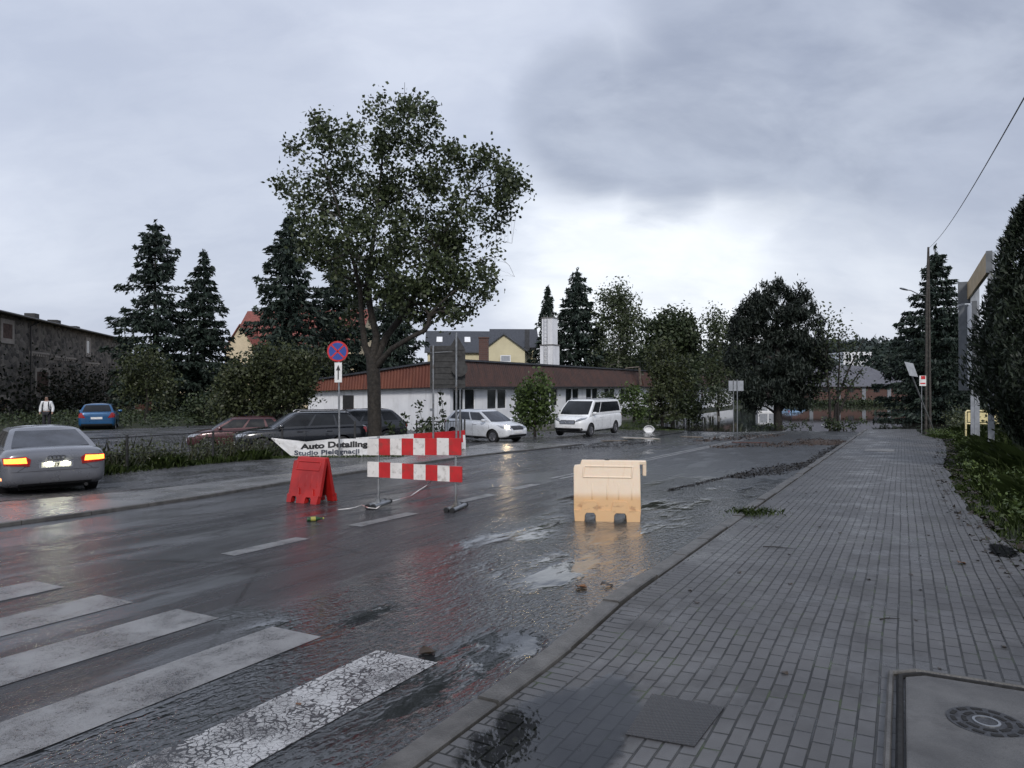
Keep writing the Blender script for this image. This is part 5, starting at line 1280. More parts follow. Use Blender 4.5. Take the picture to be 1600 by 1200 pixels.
def build_car(label, cat, loc, az, sp, paint, group='parked cars', name='parked_car', glass=None):
    rz = math.pi / 2 - az
    root = thing(name, loc, label, cat, rz, group)
    L, Wd, H, r = sp['L'], sp['W'], sp['H'], sp['r']
    stn = sp['low']
    xs = [q[0] for q in stn]; ztf = lambda x: float(np.interp(x, xs, [q[2] for q in stn])); wf = lambda x: float(np.interp(x, xs, [q[3] for q in stn]))
    rings = []
    for x, zb, zt, w in stn:
        h = zt - zb
        half = [(.8 * w, zb), (.985 * w, zb + .06 * h), (1.0 * w, zb + .30 * h), (1.012 * w, zb + .60 * h), (.985 * w, zb + .84 * h), (.90 * w, zt)]
        rings.append([Vector((x, -y, z)) for y, z in half] + [Vector((x, -.45 * w, zt + .022)), Vector((x, .45 * w, zt + .022))] + [Vector((x, y, z)) for y, z in half[::-1]] + [Vector((x, .4 * w, zb)), Vector((x, -.4 * w, zb))])
    b = MB(); b.loft(rings)
    body = b.build('body', [paint, M['void']], None, smooth=True)
    sm = body.modifiers.new('s', 'SUBSURF'); sm.levels = 2; sm.render_levels = 2
    cut = MB(); ax = sp['axles']
    for x in ax:
        for sy in (-1, 1):
            Mx = Matrix.Translation((x, sy * (Wd / 2 - .32 if sy > 0 else Wd / 2 - .32), r)) @ Matrix.Rotation(-sy * math.pi / 2, 4, 'X')
            cut.disc((0, 0, 0), r * 1.17, 28, .6, Mx)
    co = cut.build('cutter', [paint, M['void']]); co.data.polygons.foreach_set('material_index', [1] * len(co.data.polygons))
    bo = body.modifiers.new('b', 'BOOLEAN'); bo.object = co; bo.operation = 'DIFFERENCE'; bo.solver = 'EXACT'
    dg = bpy.context.evaluated_depsgraph_get(); dg.update()
    me = bpy.data.meshes.new_from_object(body.evaluated_get(dg)); old = body.data
    body.modifiers.clear(); body.data = me; bpy.data.meshes.remove(old); bpy.data.objects.remove(co)
    me.name = 'body'; me.shade_smooth(); me.set_sharp_from_angle(angle=math.radians(38))
    body.parent = root
    bm = bmesh.new(); bm.from_mesh(me); bvh = BVHTree.FromBMesh(bm); bm.free()
    # ---- greenhouse
    g = sp['gh']; zr = g['z']
    cf, cr = g.get('cf', .16), g.get('cr', .12)
    def gp_(p, bb, off=0.0):
        bulge = .03 * math.sin(math.pi * bb)
        xf = g['xf0'] + (g['xf1'] - g['xf0']) * bb + bulge; xr = g['xr0'] + (g['xr1'] - g['xr0']) * bb - bulge * g.get('rb', 1)
        w = g['w0'] + (g['w1'] - g['w0']) * bb + bulge * .8
        p = p % 4; k = int(p); f = p - k
        if k == 0: yn = 1 - 2 * f; x = xf - cf * yn * yn; y = w * yn
        elif k == 1: x = (xf - cf) + ((xr + cr) - (xf - cf)) * f; y = -w
        elif k == 2: yn = -1 + 2 * f; x = xr + cr * yn * yn; y = w * yn
        else: x = (xr + cr) + ((xf - cf) - (xr + cr)) * f; y = w
        z0 = ztf(x) - .05; z = z0 + (zr - z0) * bb - (.02 * (abs(y) / max(.1, w)) ** 4 if bb > .95 else 0) - g.get('slope', 0) * bb * max(0, (g['xf1'] - x)) / max(.1, g['xf1'] - g['xr1'])
        return Vector((x, y, z))
    def gpo(p, bb, off):
        q = gp_(p, bb); e = .01; u = gp_(p + e, bb) - q; v = gp_(p, bb + e) - q; n = u.cross(v)
        n.normalize(); c = Vector(((g['xf0'] + g['xr0']) / 2, 0, zr * .7))
        if n.dot(q - c) < 0: n = -n
        return q + n * off
    NP = 32; ps = [4 * i / NP for i in range(NP)]
    rings = [[gp_(p, bb) for p in ps] for bb in (0, .25, .5, .75, .94, 1.0)]
    top = rings[-1]; cx = sum(q.x for q in top) / NP
    for sc_, dz in ((.93, .022), (.75, .04), (.4, .05), (.02, .053)):
        rings.append([Vector((cx + (q.x - cx) * sc_, q.y * sc_, q.z + dz)) for q in top])
    b = MB(); b.loft(rings); b.build('roof', sp.get('roofmat', paint), root, world=False, smooth=True, sharp=50)
    def panel(name, p0, p1, b0, b1, mat, par, off=.006, np_=10, nb=5, shear=0.0, shear1=0.0):
        fr_, bk = [], []
        for i in range(np_ + 1):
            f = i / np_
            fr_.append([gpo(p0 + (p1 - p0) * f + (shear * (1 - f) + shear1 * f) * (b0 + (b1 - b0) * j / nb), b0 + (b1 - b0) * j / nb, off) for j in range(nb + 1)])
            bk.append([gpo(p0 + (p1 - p0) * f + (shear * (1 - f) + shear1 * f) * (b0 + (b1 - b0) * j / nb), b0 + (b1 - b0) * j / nb, -.01) for j in range(nb + 1)])
        m = MB(); m.loft([a + c[::-1] for a, c in zip(fr_, bk)]); return m.build(name, mat, par, world=False, smooth=True)
    gl = glass or M['glass']
    panel('windscreen', .05, .95, .12, .93, sp.get('frontglass', gl), root)
    panel('rear_window', 2.07, 2.93, sp.get('rwb', .16), .92, sp.get('rearglass', gl), root)
    for a0, a1 in sp['side']:
        panel('side_window', 1 + a0, 1 + a1, .16, .86, gl, root)
        panel('side_window', 4 - a1, 4 - a0, .16, .86, gl, root)
    # ---- conforming panels on the body
    def decal(name, poly, axis, sg, mat, par=None, off=.007, cut_=.07):
        bm = bmesh.new(); vs = [bm.verts.new((a, c, 0)) for a, c in poly]; bm.faces.new(vs)
        bmesh.ops.triangulate(bm, faces=bm.faces[:])
        for _ in range(4):
            es = [e for e in bm.edges if e.calc_length() > cut_]
            if not es: break
            bmesh.ops.subdivide_edges(bm, edges=es, cuts=1, use_grid_fill=True); bmesh.ops.triangulate(bm, faces=[f for f in bm.faces if len(f.verts) > 4])
        bm.verts.ensure_lookup_table(); bm.verts.index_update(); n = len(bm.verts); F_, B_ = [], []
        dr = {'x': Vector((-sg, 0, 0)), 'y': Vector((0, -sg, 0)), 'z': Vector((0, 0, -1))}[axis]
        for v in bm.verts:
            a, c = v.co.x, v.co.y
            o_ = {'x': Vector((sg * 6, a, c)), 'y': Vector((a, sg * 6, c)), 'z': Vector((a, c, 6))}[axis]
            hit = bvh.ray_cast(o_, dr)
            if hit[0] is None or (axis == 'x' and hit[0].x * sg < 0) or (axis == 'y' and hit[0].y * sg < .3):
                hit = bvh.find_nearest(o_ + dr * (6 - (L / 2 if axis == 'x' else Wd / 2)))
            q, nn = hit[0], hit[1]
            if nn.dot(dr) > 0: nn = -nn
            F_.append(q + nn * off); B_.append(q - nn * .012)
        m = MB(); fs = [tuple(v.index for v in f.verts) for f in bm.faces] ; fs += [tuple(n + i for i in f[::-1]) for f in fs[:]]
        for e in bm.edges:
            if len(e.link_faces) == 1: i, j = e.verts[0].index, e.verts[1].index; fs.append((i, j, n + j, n + i))
        bm.free(); m.add(F_ + B_, fs); return m.build(name, mat, par or root, world=False, smooth=True)
    def surf(axis, sg, a, c):
        o_ = {'x': Vector((sg * 6, a, c)), 'y': Vector((a, sg * 6, c))}[axis]; dr = Vector((-sg, 0, 0)) if axis == 'x' else Vector((0, -sg, 0))
        h = bvh.ray_cast(o_, dr); return h[0] if h[0] is not None else o_ + dr * (6 - (L / 2 if axis == 'x' else Wd / 2))
    mir = lambda poly: [(-a, c) for a, c in poly][::-1]
    # seams and handles
    for x in sp['seams']:
        z1 = ztf(x) - .06
        for sg in (-1, 1): decal('door_seam', [(x - .006, .3), (x + .006, .3), (x + .006, z1), (x - .006, z1)], 'y', sg, M['blackplastic'], off=.002, cut_=.12)
    for x, z in sp['handles']:
        for sg in (-1, 1):
            q = surf('y', sg, x, z); m = MB(); m.box(q + Vector((0, sg * .012, 0)), (.2, .035, .032)); m.build('handle', sp.get('handlemat', paint), root, world=False, bevel=.008)
    for sg in (-1, 1):   # sill and mirror
        decal('sill', [(ax[1] + r * 1.25, stn[len(stn) // 2][1] + .02), (ax[0] - r * 1.25, stn[len(stn) // 2][1] + .02), (ax[0] - r * 1.25, stn[len(stn) // 2][1] + .10), (ax[1] + r * 1.25, stn[len(stn) // 2][1] + .10)], 'y', sg, M['blackplastic'], off=.003)
        mx, mz = sp['mirror']; yb = wf(mx) * .93
        m = MB(); c = Vector((mx, sg * (yb + .11), mz))
        m.loft([[c + Vector((a * math.cos(t), dy * sg, a * .75 * math.sin(t))) for t in np.linspace(0, 6.283, 12, endpoint=False)] for dy, a in ((-.11, .05), (-.06, .085), (.05, .095), (.10, .07), (.115, .03))])
        m.build('mirror', sp.get('mirrormat', paint), root, world=False, smooth=True)
    for poly, axis, sg, nm, mat, kw in sp['decals']:
        kw = dict(kw); both = kw.pop('both', False); sub = kw.pop('sub', None)
        o_ = decal(nm, poly, axis, sg, mat, **kw)
        if sub: decal(sub[0], sub[1], axis, sg, sub[2], o_, off=kw.get('off', .007) + .005)
        if both:
            if axis == 'y': o2 = decal(nm, poly, axis, -sg, mat, **kw); pl2 = sub[1] if sub else None
            else: o2 = decal(nm, mir(poly), axis, sg, mat, **kw); pl2 = mir(sub[1]) if sub else None
            if sub: decal(sub[0], pl2, axis, -sg if axis == 'y' else sg, sub[2], o2, off=kw.get('off', .007) + .005)
    # wheels
    t, rim, dk = wheel_parts(r, sp.get('tw', .21), sp['style'])
    w0 = t.build('wheel', M['rubber'], root, world=False, smooth=True); r0 = rim.build('rim', sp.get('rimmat', M['rim']), w0, world=False); k0 = dk.build('brake_disc', M['darksteel'], w0, world=False)
    first = True
    for x in ax:
        for sy in (1, -1):
            w_ = w0 if first else copy_tree_(w0, root); first = False
            w_.location = (x, sy * (Wd / 2 - sp.get('tw', .21) / 2 - .015), r); w_.rotation_euler = (0, rnd.uniform(0, 6), 0 if sy > 0 else math.pi)
    um = MB(); um.box((0, 0, sp['low'][len(stn) // 2][1] + .08), (L * .8, Wd * .62, .2)); um.build('underbody', M['void'], root, world=False)
    return root, decal, surf

def copy_tree_(o, parent):
    c = o.copy(); COL.objects.link(c); c.parent = parent
    for ch in list(o.children): copy_tree_(ch, c)
    return c
def ell(cy, cz, a, b, n=16): return [(cy + a * math.cos(t), cz + b * math.sin(t)) for t in np.linspace(0, 2 * math.pi, n, endpoint=False)]
def rect(y0, y1, z0, z1): return [(y0, z0), (y1, z0), (y1, z1), (y0, z1)]

P_ = {'silver': carpaint('silver paint', (.17, .175, .195), .5, .3), 'blue': carpaint('bright blue paint', (.012, .085, .21)), 'red': carpaint('dark red paint', (.06, .013, .016)), 'black': carpaint('dark blue black paint', (.012, .014, .019), .2, .22),
      'white': carpaint('white paint coat', (.80, .81, .82), 0, .3), 'palesilver': carpaint('white silver paint', (.68, .70, .73), .1, .3), 'sky': carpaint('light blue paint', (.25, .42, .62))}
M['tail_on'] = emis('lit amber red tail lamp', (1, .16, .02), 6, (.5, .08, .03))
M['tail_red'] = emis('lit red lamp', (1, .03, .015), 1.6, (.4, .02, .02))
M['tail_off'] = pm('red lamp lens', (.28, .015, .015), .12, 0, .2, 20)
M['lamp_off'] = pm('clear lamp lens', (.32, .34, .37), .08, .3, .5, 25)
M['head_on'] = emis('lit warm headlamp', (1, .74, .42), 60, (.8, .8, .8))
M['plate_on'] = emis('lit licence plate', (1, .98, .72), .22, (.45, .45, .4))
M['plate_hot'] = emis('plate lamp glow', (1, .97, .72), 34, (.8, .8, .7))
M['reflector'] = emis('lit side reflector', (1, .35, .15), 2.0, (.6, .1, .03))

# silver saloon, rear lamps on, at the left edge
sedan = dict(L=4.58, W=1.80, H=1.43, r=.325, axles=(1.40, -1.24), style='five', tw=.22,
    low=[(-2.30, .50, .86, .56), (-2.285, .36, .94, .76), (-2.23, .29, 1.0, .85), (-2.05, .24, 1.045, .895), (-1.7, .2, 1.045, .92), (-1.0, .18, 1.0, .93), (0, .18, .98, .93), (.8, .18, .96, .93), (1.3, .19, .92, .92), (1.8, .2, .85, .89), (2.1, .24, .77, .83), (2.25, .32, .68, .72), (2.31, .42, .58, .55)],
    gh=dict(xf0=1.15, xf1=.25, xr0=-1.88, xr1=-.95, w0=.80, w1=.60, z=1.40, slope=.0, cr=.10), side=[(.05, .33), (.36, .66), (.69, .92)], rearglass=M['glassgrey'], rwb=.14,
    seams=(-1.0, .05, 1.05), handles=((-.85, .78), (.2, .78)), mirror=(.75, 1.0),
    decals=[(rect(-.40, .40, .60, .80), 'x', -1, 'boot_recess', M['silverdark'] if 'silverdark' in M else P_['silver'], {'off': .004}),
            ([(.44, .70), (.84, .735), (.86, .885), (.50, .905), (.42, .84)], 'x', -1, 'tail_light', M['tail_off'], {'both': True, 'off': .012, 'sub': ('lamp', [(.48, .765), (.83, .775), (.83, .865), (.50, .88)], M['tail_on'])}),
            (rect(-.29, .29, .645, .775), 'x', -1, 'plate_frame', M['chrome'], {'off': .010, 'sub': ('licence_plate', rect(-.25, .25, .66, .765), M['plate_on'])}),
            (rect(-.62, .62, .25, .34), 'x', -1, 'rear_valance', M['blackplastic'], {'off': .006}),
            (rect(-.74, .74, .588, .596), 'x', -1, 'bumper_seam', M['blackplastic'], {'off': .002, 'both': False}),
            ([(-.64, .60), (-.628, .60), (-.50, .69), (-.44, .69), (-.44, .70), (-.505, .70)], 'x', -1, 'boot_seam', M['blackplastic'], {'both': True, 'off': .002}),
            (rect(-2.12, -1.98, .42, .47), 'y', 1, 'side_reflector', M['reflector'], {'off': .006})])
x, dd = -10.5, 15.75
sil, dec, surf = build_car('silver saloon seen from behind with glowing tail lights and lit plate', 'car', (x, dd, g1(x, dd) + .022), math.radians(-41), sedan, P_['silver'], 'cars in the yard and car park')
sil.scale = (1, 1, .94)
for yy in (-.15, .12):
    dec('plate_lamp', ell(yy, .735, .075, .032), 'x', -1, M['plate_hot'], off=.03)
vs, fs = textmesh('17', .10, .004); m = MB(); q = surf('x', -1, 0, .70); m.add([Vector((q.x - .022, -(v.x - .05), .675 + v.y)) for v in vs], fs); m.build('lettering', M['black'], sil, world=False)
m = MB()
for i in range(4):
    q = surf('x', -1, -.105 + .07 * i, .86); Mx = Matrix.Translation(q + Vector((-.012, 0, 0))) @ Matrix.Rotation(-math.pi / 2, 4, 'Y'); m.disc((0, 0, 0), .047, 20, .012, Mx, r0=.035)
m.build('emblem', M['darksteel'], sil, world=False)
m = MB(); [m.tube([(-2.2, sy * .52, .25), (-2.26, sy * .52, .245)], .035, 10) for sy in (-1,)]; m.build('exhaust', M['darksteel'], sil, world=False)

hatch = dict(L=4.0, W=1.70, H=1.45, r=.30, axles=(1.18, -1.28), style='five', tw=.19,
    low=[(-1.99, .46, .86, .55), (-1.97, .32, .98, .74), (-1.88, .27, 1.02, .82), (-1.6, .22, 1.03, .86), (-1, .19, 1.0, .88), (0, .19, .97, .88), (.7, .19, .95, .88), (1.05, .2, .93, .87), (1.5, .21, .86, .84), (1.8, .25, .76, .77), (1.95, .32, .66, .66), (2.0, .42, .58, .5)],
    gh=dict(xf0=1.2, xf1=.3, xr0=-1.9, xr1=-1.45, w0=.77, w1=.59, z=1.41, cr=.08), side=[(.06, .40), (.44, .74), (.78, .93)],
    seams=(-.95, -.02, .98), handles=((-.8, .82), (.12, .82)), mirror=(.72, 1.0),
    decals=[(rect(-.26, .26, .66, .77), 'x', -1, 'licence_plate', M['plate'], {'off': .012}),
            ([(.50, .72), (.80, .74), (.82, .98), (.66, .98)], 'x', -1, 'tail_light', M['tail_off'], {'both': True, 'off': .012}),
            (rect(-.7, .7, .27, .42), 'x', -1, 'rear_valance', M['blackplastic'], {'off': .006}), (rect(-.76, .76, .57, .58), 'x', -1, 'bumper_seam', M['blackplastic'], {'off': .002}),
            ([(.36, .60), (.78, .66), (.80, .79), (.52, .73), (.36, .68)], 'x', 1, 'headlight', M['lamp_off'], {'both': True, 'off': .01}),
            ([(-.30, .58), (.30, .58), (.34, .70), (-.34, .70)], 'x', 1, 'grille', M['blackplastic'], {'off': .012}),
            (rect(-.5, .5, .30, .42), 'x', 1, 'air_intake', M['blackplastic'], {'off': .008}), (rect(-.25, .25, .46, .56), 'x', 1, 'licence_plate', M['plate'], {'off': .018})])
x, dd = XU(156, 38.5), 38.5
build_car('bright blue hatchback parked by the stone building, rear towards us', 'car', (x, dd, g1(x, dd) - .12), math.radians(-26), hatch, P_['blue'], 'cars in the yard and car park')

fab = dict(hatch); fab['L'] = 4.0
fab['decals'] = [q for q in hatch['decals'] if q[3] not in ('headlight', 'grille', 'air_intake')] + [
    ([(.40, .64), (.78, .68), (.80, .80), (.56, .76), (.40, .73)], 'x', 1, 'headlight', M['lamp_off'], {'both': True, 'off': .01}),
    ([(-.34, .60), (.34, .60), (.40, .72), (.30, .765), (-.30, .765), (-.40, .72)], 'x', 1, 'grille', M['blackplastic'], {'off': .014}),
    ([(-.6, .30), (.6, .30), (.56, .40), (-.56, .40)], 'x', 1, 'air_intake', M['blackplastic'], {'off': .008})]
d0 = 32.8; c = Vector((XU(759, d0), d0, 0))
fb, dec, surf = build_car('white silver hatchback leaving the driveway with one headlamp lit', 'car', (c.x, c.y, g1(c.x, c.y) + .012), math.radians(131), fab, P_['palesilver'], 'cars in the yard and car park', glass=M['glassgrey'])
dec('headlamp_glow', ell(-.60, .715, .085, .05), 'x', 1, M['head_on'], off=.03)
m = MB(); q = surf('x', 1, 0, .70); m.disc((0, 0, 0), .05, 16, .012, Matrix.Translation(q + Vector((.02, 0, 0))) @ Matrix.Rotation(math.pi / 2, 4, 'Y')); m.build('emblem', M['chrome'], fb, world=False)

van = dict(L=5.14, W=1.95, H=1.90, r=.34, axles=(1.66, -1.54), style='multi', tw=.22,
    low=[(-2.57, .50, 1.05, .70), (-2.56, .34, 1.16, .88), (-2.48, .28, 1.19, .93), (-2.1, .24, 1.19, .955), (-1, .22, 1.18, .965), (0, .22, 1.17, .965), (1.0, .22, 1.15, .965), (1.5, .22, 1.13, .955), (1.95, .24, 1.06, .93), (2.3, .28, .96, .86), (2.48, .34, .84, .74), (2.56, .44, .72, .58)],
    gh=dict(xf0=1.95, xf1=1.0, xr0=-2.54, xr1=-2.36, w0=.90, w1=.76, z=1.87, cr=.06, rb=.6), side=[(.05, .26), (.285, .95)],
    seams=(-.75, .35, 1.45), handles=((.5, .98), (.2, .98)), mirror=(1.35, 1.2),
    decals=[([(.46, .78), (.84, .90), (.86, 1.0), (.66, .97), (.46, .87)], 'x', 1, 'headlight', M['lamp_off'], {'both': True, 'off': .01, 'sub': ('bezel', [(.50, .79), (.78, .885), (.78, .91), (.50, .82)], M['blackplastic'])}),
            ([(-.42, .66), (.42, .66), (.46, .80), (.38, .86), (-.38, .86), (-.46, .80)], 'x', 1, 'grille', M['blackplastic'], {'off': .012}),
            ([(-.80, .40), (-.7, .33), (.7, .33), (.80, .40), (.78, .47), (-.78, .47)], 'x', 1, 'air_intake', M['blackplastic'], {'off': .008}),
            (rect(-.26, .26, .47, .57), 'x', 1, 'licence_plate', M['plate'], {'off': .018}),
            (rect(-.75, .75, .30, .45), 'x', -1, 'rear_valance', M['blackplastic'], {'off': .006}), (rect(-.26, .26, .8, .91), 'x', -1, 'licence_plate', M['plate'], {'off': .012}),
            ([(.70, .80), (.88, .82), (.88, 1.12), (.76, 1.12)], 'x', -1, 'tail_light', M['tail_off'], {'both': True, 'off': .012}),
            (rect(-.75, 1.4, .80, .806), 'y', 1, 'crease', M['greysheet'], {'both': True, 'off': .002})])
dv = 38.4; az = math.radians(180 + 31); x = XU(919, dv)
vn, dec, surf = build_car('white passenger van with tinted side windows parked on the left verge', 'van', (x, dv, g1(x, dv) + .06), az, van, P_['white'], 'cars in the yard and car park')
m = MB(); q = surf('x', 1, 0, .765); Mx = Matrix.Translation(q + Vector((.02, 0, 0))) @ Matrix.Rotation(math.pi / 2, 4, 'Y')
m.disc((0, 0, 0), .10, 24, .014, Mx, r0=.082)
for i in range(3): m.box(Mx @ Vector((-.042 * math.cos(i * 2.094), .042 * math.sin(i * 2.094), .007)), (.012, .014, .085), M=(Matrix.Rotation(-i * 2.094, 3, 'X')))
m.build('emblem', M['chrome'], vn, world=False)
for zz_ in (.70, .75, .80): dec('grille_bar', rect(-.40, .40, zz_, zz_ + .014), 'x', 1, M['chrome'], off=.018)
for sy in (-.68, .68): m = MB(); m.tube([(-1.9, sy, 1.90), (-1.8, sy, 1.945), (.7, sy, 1.945), (.8, sy, 1.90)], .02, 6); m.build('roof_rail', M['rim'], vn, world=False)

suv = dict(L=4.7, W=1.88, H=1.66, r=.36, axles=(1.42, -1.36), style='five', tw=.23,
    low=[(-2.34, .52, .98, .62), (-2.32, .40, 1.08, .82), (-2.2, .32, 1.12, .90), (-1.8, .28, 1.12, .94), (-1, .26, 1.10, .95), (0, .26, 1.08, .95), (.8, .26, 1.06, .95), (1.2, .26, 1.05, .94), (1.7, .28, 1.0, .92), (2.1, .32, .92, .85), (2.28, .40, .82, .74), (2.34, .5, .72, .58)],
    gh=dict(xf0=1.25, xf1=.35, xr0=-2.26, xr1=-1.7, w0=.84, w1=.66, z=1.60, cr=.08), side=[(.05, .36), (.39, .68), (.71, .93)], frontglass=M['glassgrey'],
    seams=(-1.05, 0, 1.05), handles=((-.9, .92), (.15, .92)), mirror=(.8, 1.12),
    decals=[([(.45, .74), (.82, .78), (.84, .88), (.48, .85)], 'x', 1, 'headlight', M['lamp_off'], {'both': True, 'off': .01}), ([(-.40, .60), (.40, .60), (.44, .84), (-.44, .84)], 'x', 1, 'grille', M['blackplastic'], {'off': .012}),
            (rect(-.26, .26, .47, .57), 'x', 1, 'licence_plate', M['plate'], {'off': .018}), ([(.60, .84), (.86, .84), (.86, 1.06), (.66, 1.04)], 'x', -1, 'tail_light', M['tail_off'], {'both': True, 'off': .012}), (rect(-.26, .26, .78, .89), 'x', -1, 'licence_plate', M['plate'], {'off': .012})])
ds = 26.6; x = XU(470, ds)
sv_, dec, surf = build_car('glossy black estate car behind the fence, nose to the left', 'car', (x, ds, g1(x, ds) - .06), math.radians(-90 - 24), suv, P_['black'], 'cars in the yard and car park')
for sy in (-.62, .62): m = MB(); m.tube([(-1.6, sy, 1.60), (-1.5, sy, 1.665), (.1, sy, 1.665), (.2, sy, 1.61)], .02, 6); m.build('roof_rail', M['rim'], sv_, world=False)
ds = 31; x = XU(548, ds)
build_car('dark grey estate car parked beyond the black one, by the poplar trunk', 'car', (x, ds, g1(x, ds) + .12), math.radians(-120), suv, P_['black'], 'cars in the yard and car park')
ds = 30.5; x = XU(372, ds)
build_car('dark red hatchback behind the weeds, left of the black estate', 'car', (x, ds, g1(x, ds) + .0), math.radians(-90 - 22), dict(hatch, frontglass=M['glassgrey']), P_['red'], 'cars in the yard and car park')
ds = 106; x = XU(1240, ds)
build_car('tiny light blue car far across the flood, beside the brick hall', 'car', (x, ds, -1.12), math.radians(60), hatch, P_['sky'], 'cars in the yard and car park')
# blue sign on the car park
ds = 36; root = thing('parking_sign', (XU(392, ds), ds, g1(XU(392, ds), ds)), 'blue and white parking sign above the roof of the red car', 'sign')
m = MB(); m.box(W(392, 646, ds) + Vector((0, .03, 0)), (40 / F * ds, .02, 9 / F * ds)); pl = m.build('plate', M['signwhite'], root)
m = MB(); m.box(W(380, 646, ds) + Vector((0, .012, 0)), (15 / F * ds, .01, 9 / F * ds - .01)); m.build('blue_field', M['signblue'], pl)
vs, fs = textmesh('P', .26, .012); m = MB(); q = W(380, 646, ds); m.add([Vector((q.x - .08 + v.x, q.y + .004, q.z - .09 + v.y)) for v in vs], fs); m.build('lettering', M['signwhite'], pl)
m = MB(); m.tube([(XU(392, ds), ds + .08, g1(XU(392, ds), ds) - .1), (XU(392, ds), ds + .08, W(392, 641, ds).z)], .03, 6); m.build('post', M['steel'], root)

# ================================================================== BARRIERS
def plastic_barrier(label, loc, rz, L, Dp, H, mat, capmat, hook, seed):
    root = thing('plastic_barrier', loc, label, 'barrier', rz, 'plastic water filled barriers')
    h = L / 2; k = L; yo = Dp / 2
    outl = [(-.47, 0), (-.33, 0), (-.325, .10), (-.30, .135), (-.20, .135), (-.175, .10), (-.17, 0), (.10, 0), (.105, .10), (.13, .135), (.25, .135), (.275, .10), (.28, 0), (.47, 0), (.478, .14), (.492, .16), (.49, .84), (.48, 1.0), (-.38, 1.0), (-.40, .92), (-.49, .905), (-.50, .86), (-.492, .16), (-.485, .14)]
    outl = [(a * k, c * H) for a, c in outl]
    yf = lambda z: -(yo - (yo - .05) * (z / H) ** 1.0)
    b = MB(); th = .075
    for sg in (1, -1):
        n = len(outl); vs = [(a, sg * yf(c), c) for a, c in outl] + [(a, sg * min(-.002, yf(c) + th), c) for a, c in outl]
        b.add(vs, [tuple(range(n)), tuple(range(n, 2 * n))[::-1]] + [(i, n + i, n + (i + 1) % n, (i + 1) % n) for i in range(n)])
    b.build('body', mat, root, world=False, bevel=.012)
    b = MB()
    for sg in (1, -1):     # raised mouldings round the fork pockets, lower bead and upper panel
        o_ = [(-.476, -.0), (-.335, -.0), (-.33, .10), (-.305, .14), (-.195, .14), (-.17, .10), (-.165, 0), (.095, 0), (.10, .10), (.125, .14), (.255, .14), (.28, .10), (.285, 0), (.476, 0), (.488, .185), (.325, .185), (.295, .315), (.275, .33), (.105, .33), (.085, .315), (.055, .185), (-.12, .185), (-.15, .315), (-.17, .33), (-.33, .33), (-.35, .315), (-.38, .185), (-.49, .185)]
        vs = []
        for off in (.01, -.028): vs += [(a * k, sg * (yf(c * H) + off), c * H + .001) for a, c in o_]
        n = len(o_); b.add(vs, [tuple(range(n)), tuple(range(n, 2 * n))] + [(i, (i + 1) % n, n + (i + 1) % n, n + i) for i in range(n)])
        o_ = [(-.36, .72), (.36, .72), (.38, .90), (-.34, .90)]
        for i in range(4): a0, a1 = o_[i], o_[(i + 1) % 4]; b.tube([(a0[0] * k, sg * (yf(a0[1] * H) + .004), a0[1] * H), (a1[0] * k, sg * (yf(a1[1] * H) + .004), a1[1] * H)], .016, 8)
        for cx in (-.22, .0, .17, .36): b.tube([(cx * k, sg * (yf(.30 * H) + .02), .30 * H), (cx * k, sg * (yf(.36 * H) + .012), .36 * H), (cx * k, sg * (yf(.60 * H) + .012), .60 * H), (cx * k, sg * (yf(.68 * H) + .02), .68 * H)], [.008, .018, .016, .008], 8)
    b.build('moulding', mat, root, world=False, smooth=True, bevel=.008)
    if hook:
        b = MB(); b.box((.52 * k, 0, .965 * H), (.12, .10, .07 * H)); b.box((.555 * k, 0, .86 * H), (.055, .095, .24 * H)); b.build('connector_hook', mat, root, world=False, bevel=.012)
    b = MB(); b.lathe([(.036, 0), (.036, .012), (.03, .018), (.001, .018)], (0.0, 0, H - .004), 16); b.build('filler_cap', capmat, root, world=False)
    return root
def barrierwhite():
    n = NT('murky translucent white plastic'); c = n.coord(); x_, y_, z_ = n.sep(c)
    e = n.math('ADD', z_, n.math('MULTIPLY', n.math('SUBTRACT', n.noise(c, 3, 3), .5), .04))
    col = n.mix(n.ramp(e, .30, .43), (.62, .39, .19), (.76, .62, .47))
    mud = n.math('MULTIPLY', n.ramp(n.noise(n.vmap(c, (4, 4, 8)), 1.2, 4, .7), .5, .62), n.ramp(n.math('ABSOLUTE', n.math('SUBTRACT', z_, .20)), .02, .09, 1, 0))
    col = n.mix(n.math('MULTIPLY', mud, .55), col, (.24, .11, .045))
    st = n.ramp(n.noise(n.vmap(c, (26, 26, 1.5)), 1, 3), .55, .75, 0, .25)
    col = n.mix(st, col, (.6, .36, .18))
    col = n.mix(n.ramp(n.noise(c, 60, 2), .72, .78, 0, .7), col, (.3, .2, .12))
    return n.done(n.bsdf(col, .36, n.bump(n.noise(c, 9, 3), .12, .02), 0, .5, Subsurface_Weight=.25, Subsurface_Radius=(.06, .035, .02)))
def barrierred():
    n = NT('sun faded red plastic'); c = n.coord()
    col = n.mix(n.ramp(n.noise(c, 3, 5), .35, .7), (.30, .010, .009), (.45, .018, .015)); col = n.mix(n.ramp(n.noise(c, 22, 4, .7), .6, .75, 0, .5), col, (.2, .02, .02))
    return n.done(n.bsdf(col, .38, n.bump(n.noise(c, 11, 3), .12, .02), 0, .5))
q0, q1 = (0.94, 10.40), (1.88, 10.29); c = ((q0[0] + q1[0]) / 2, (q0[1] + q1[1]) / 2 + .2)
plastic_barrier('milky white plastic barrier half full of brown water, standing in the road', (c[0], c[1], g1(*c) + .002), math.atan2(q1[1] - q0[1], q1[0] - q0[0]), .985, .46, .87, barrierwhite(), M['blackplastic'], True, 1)
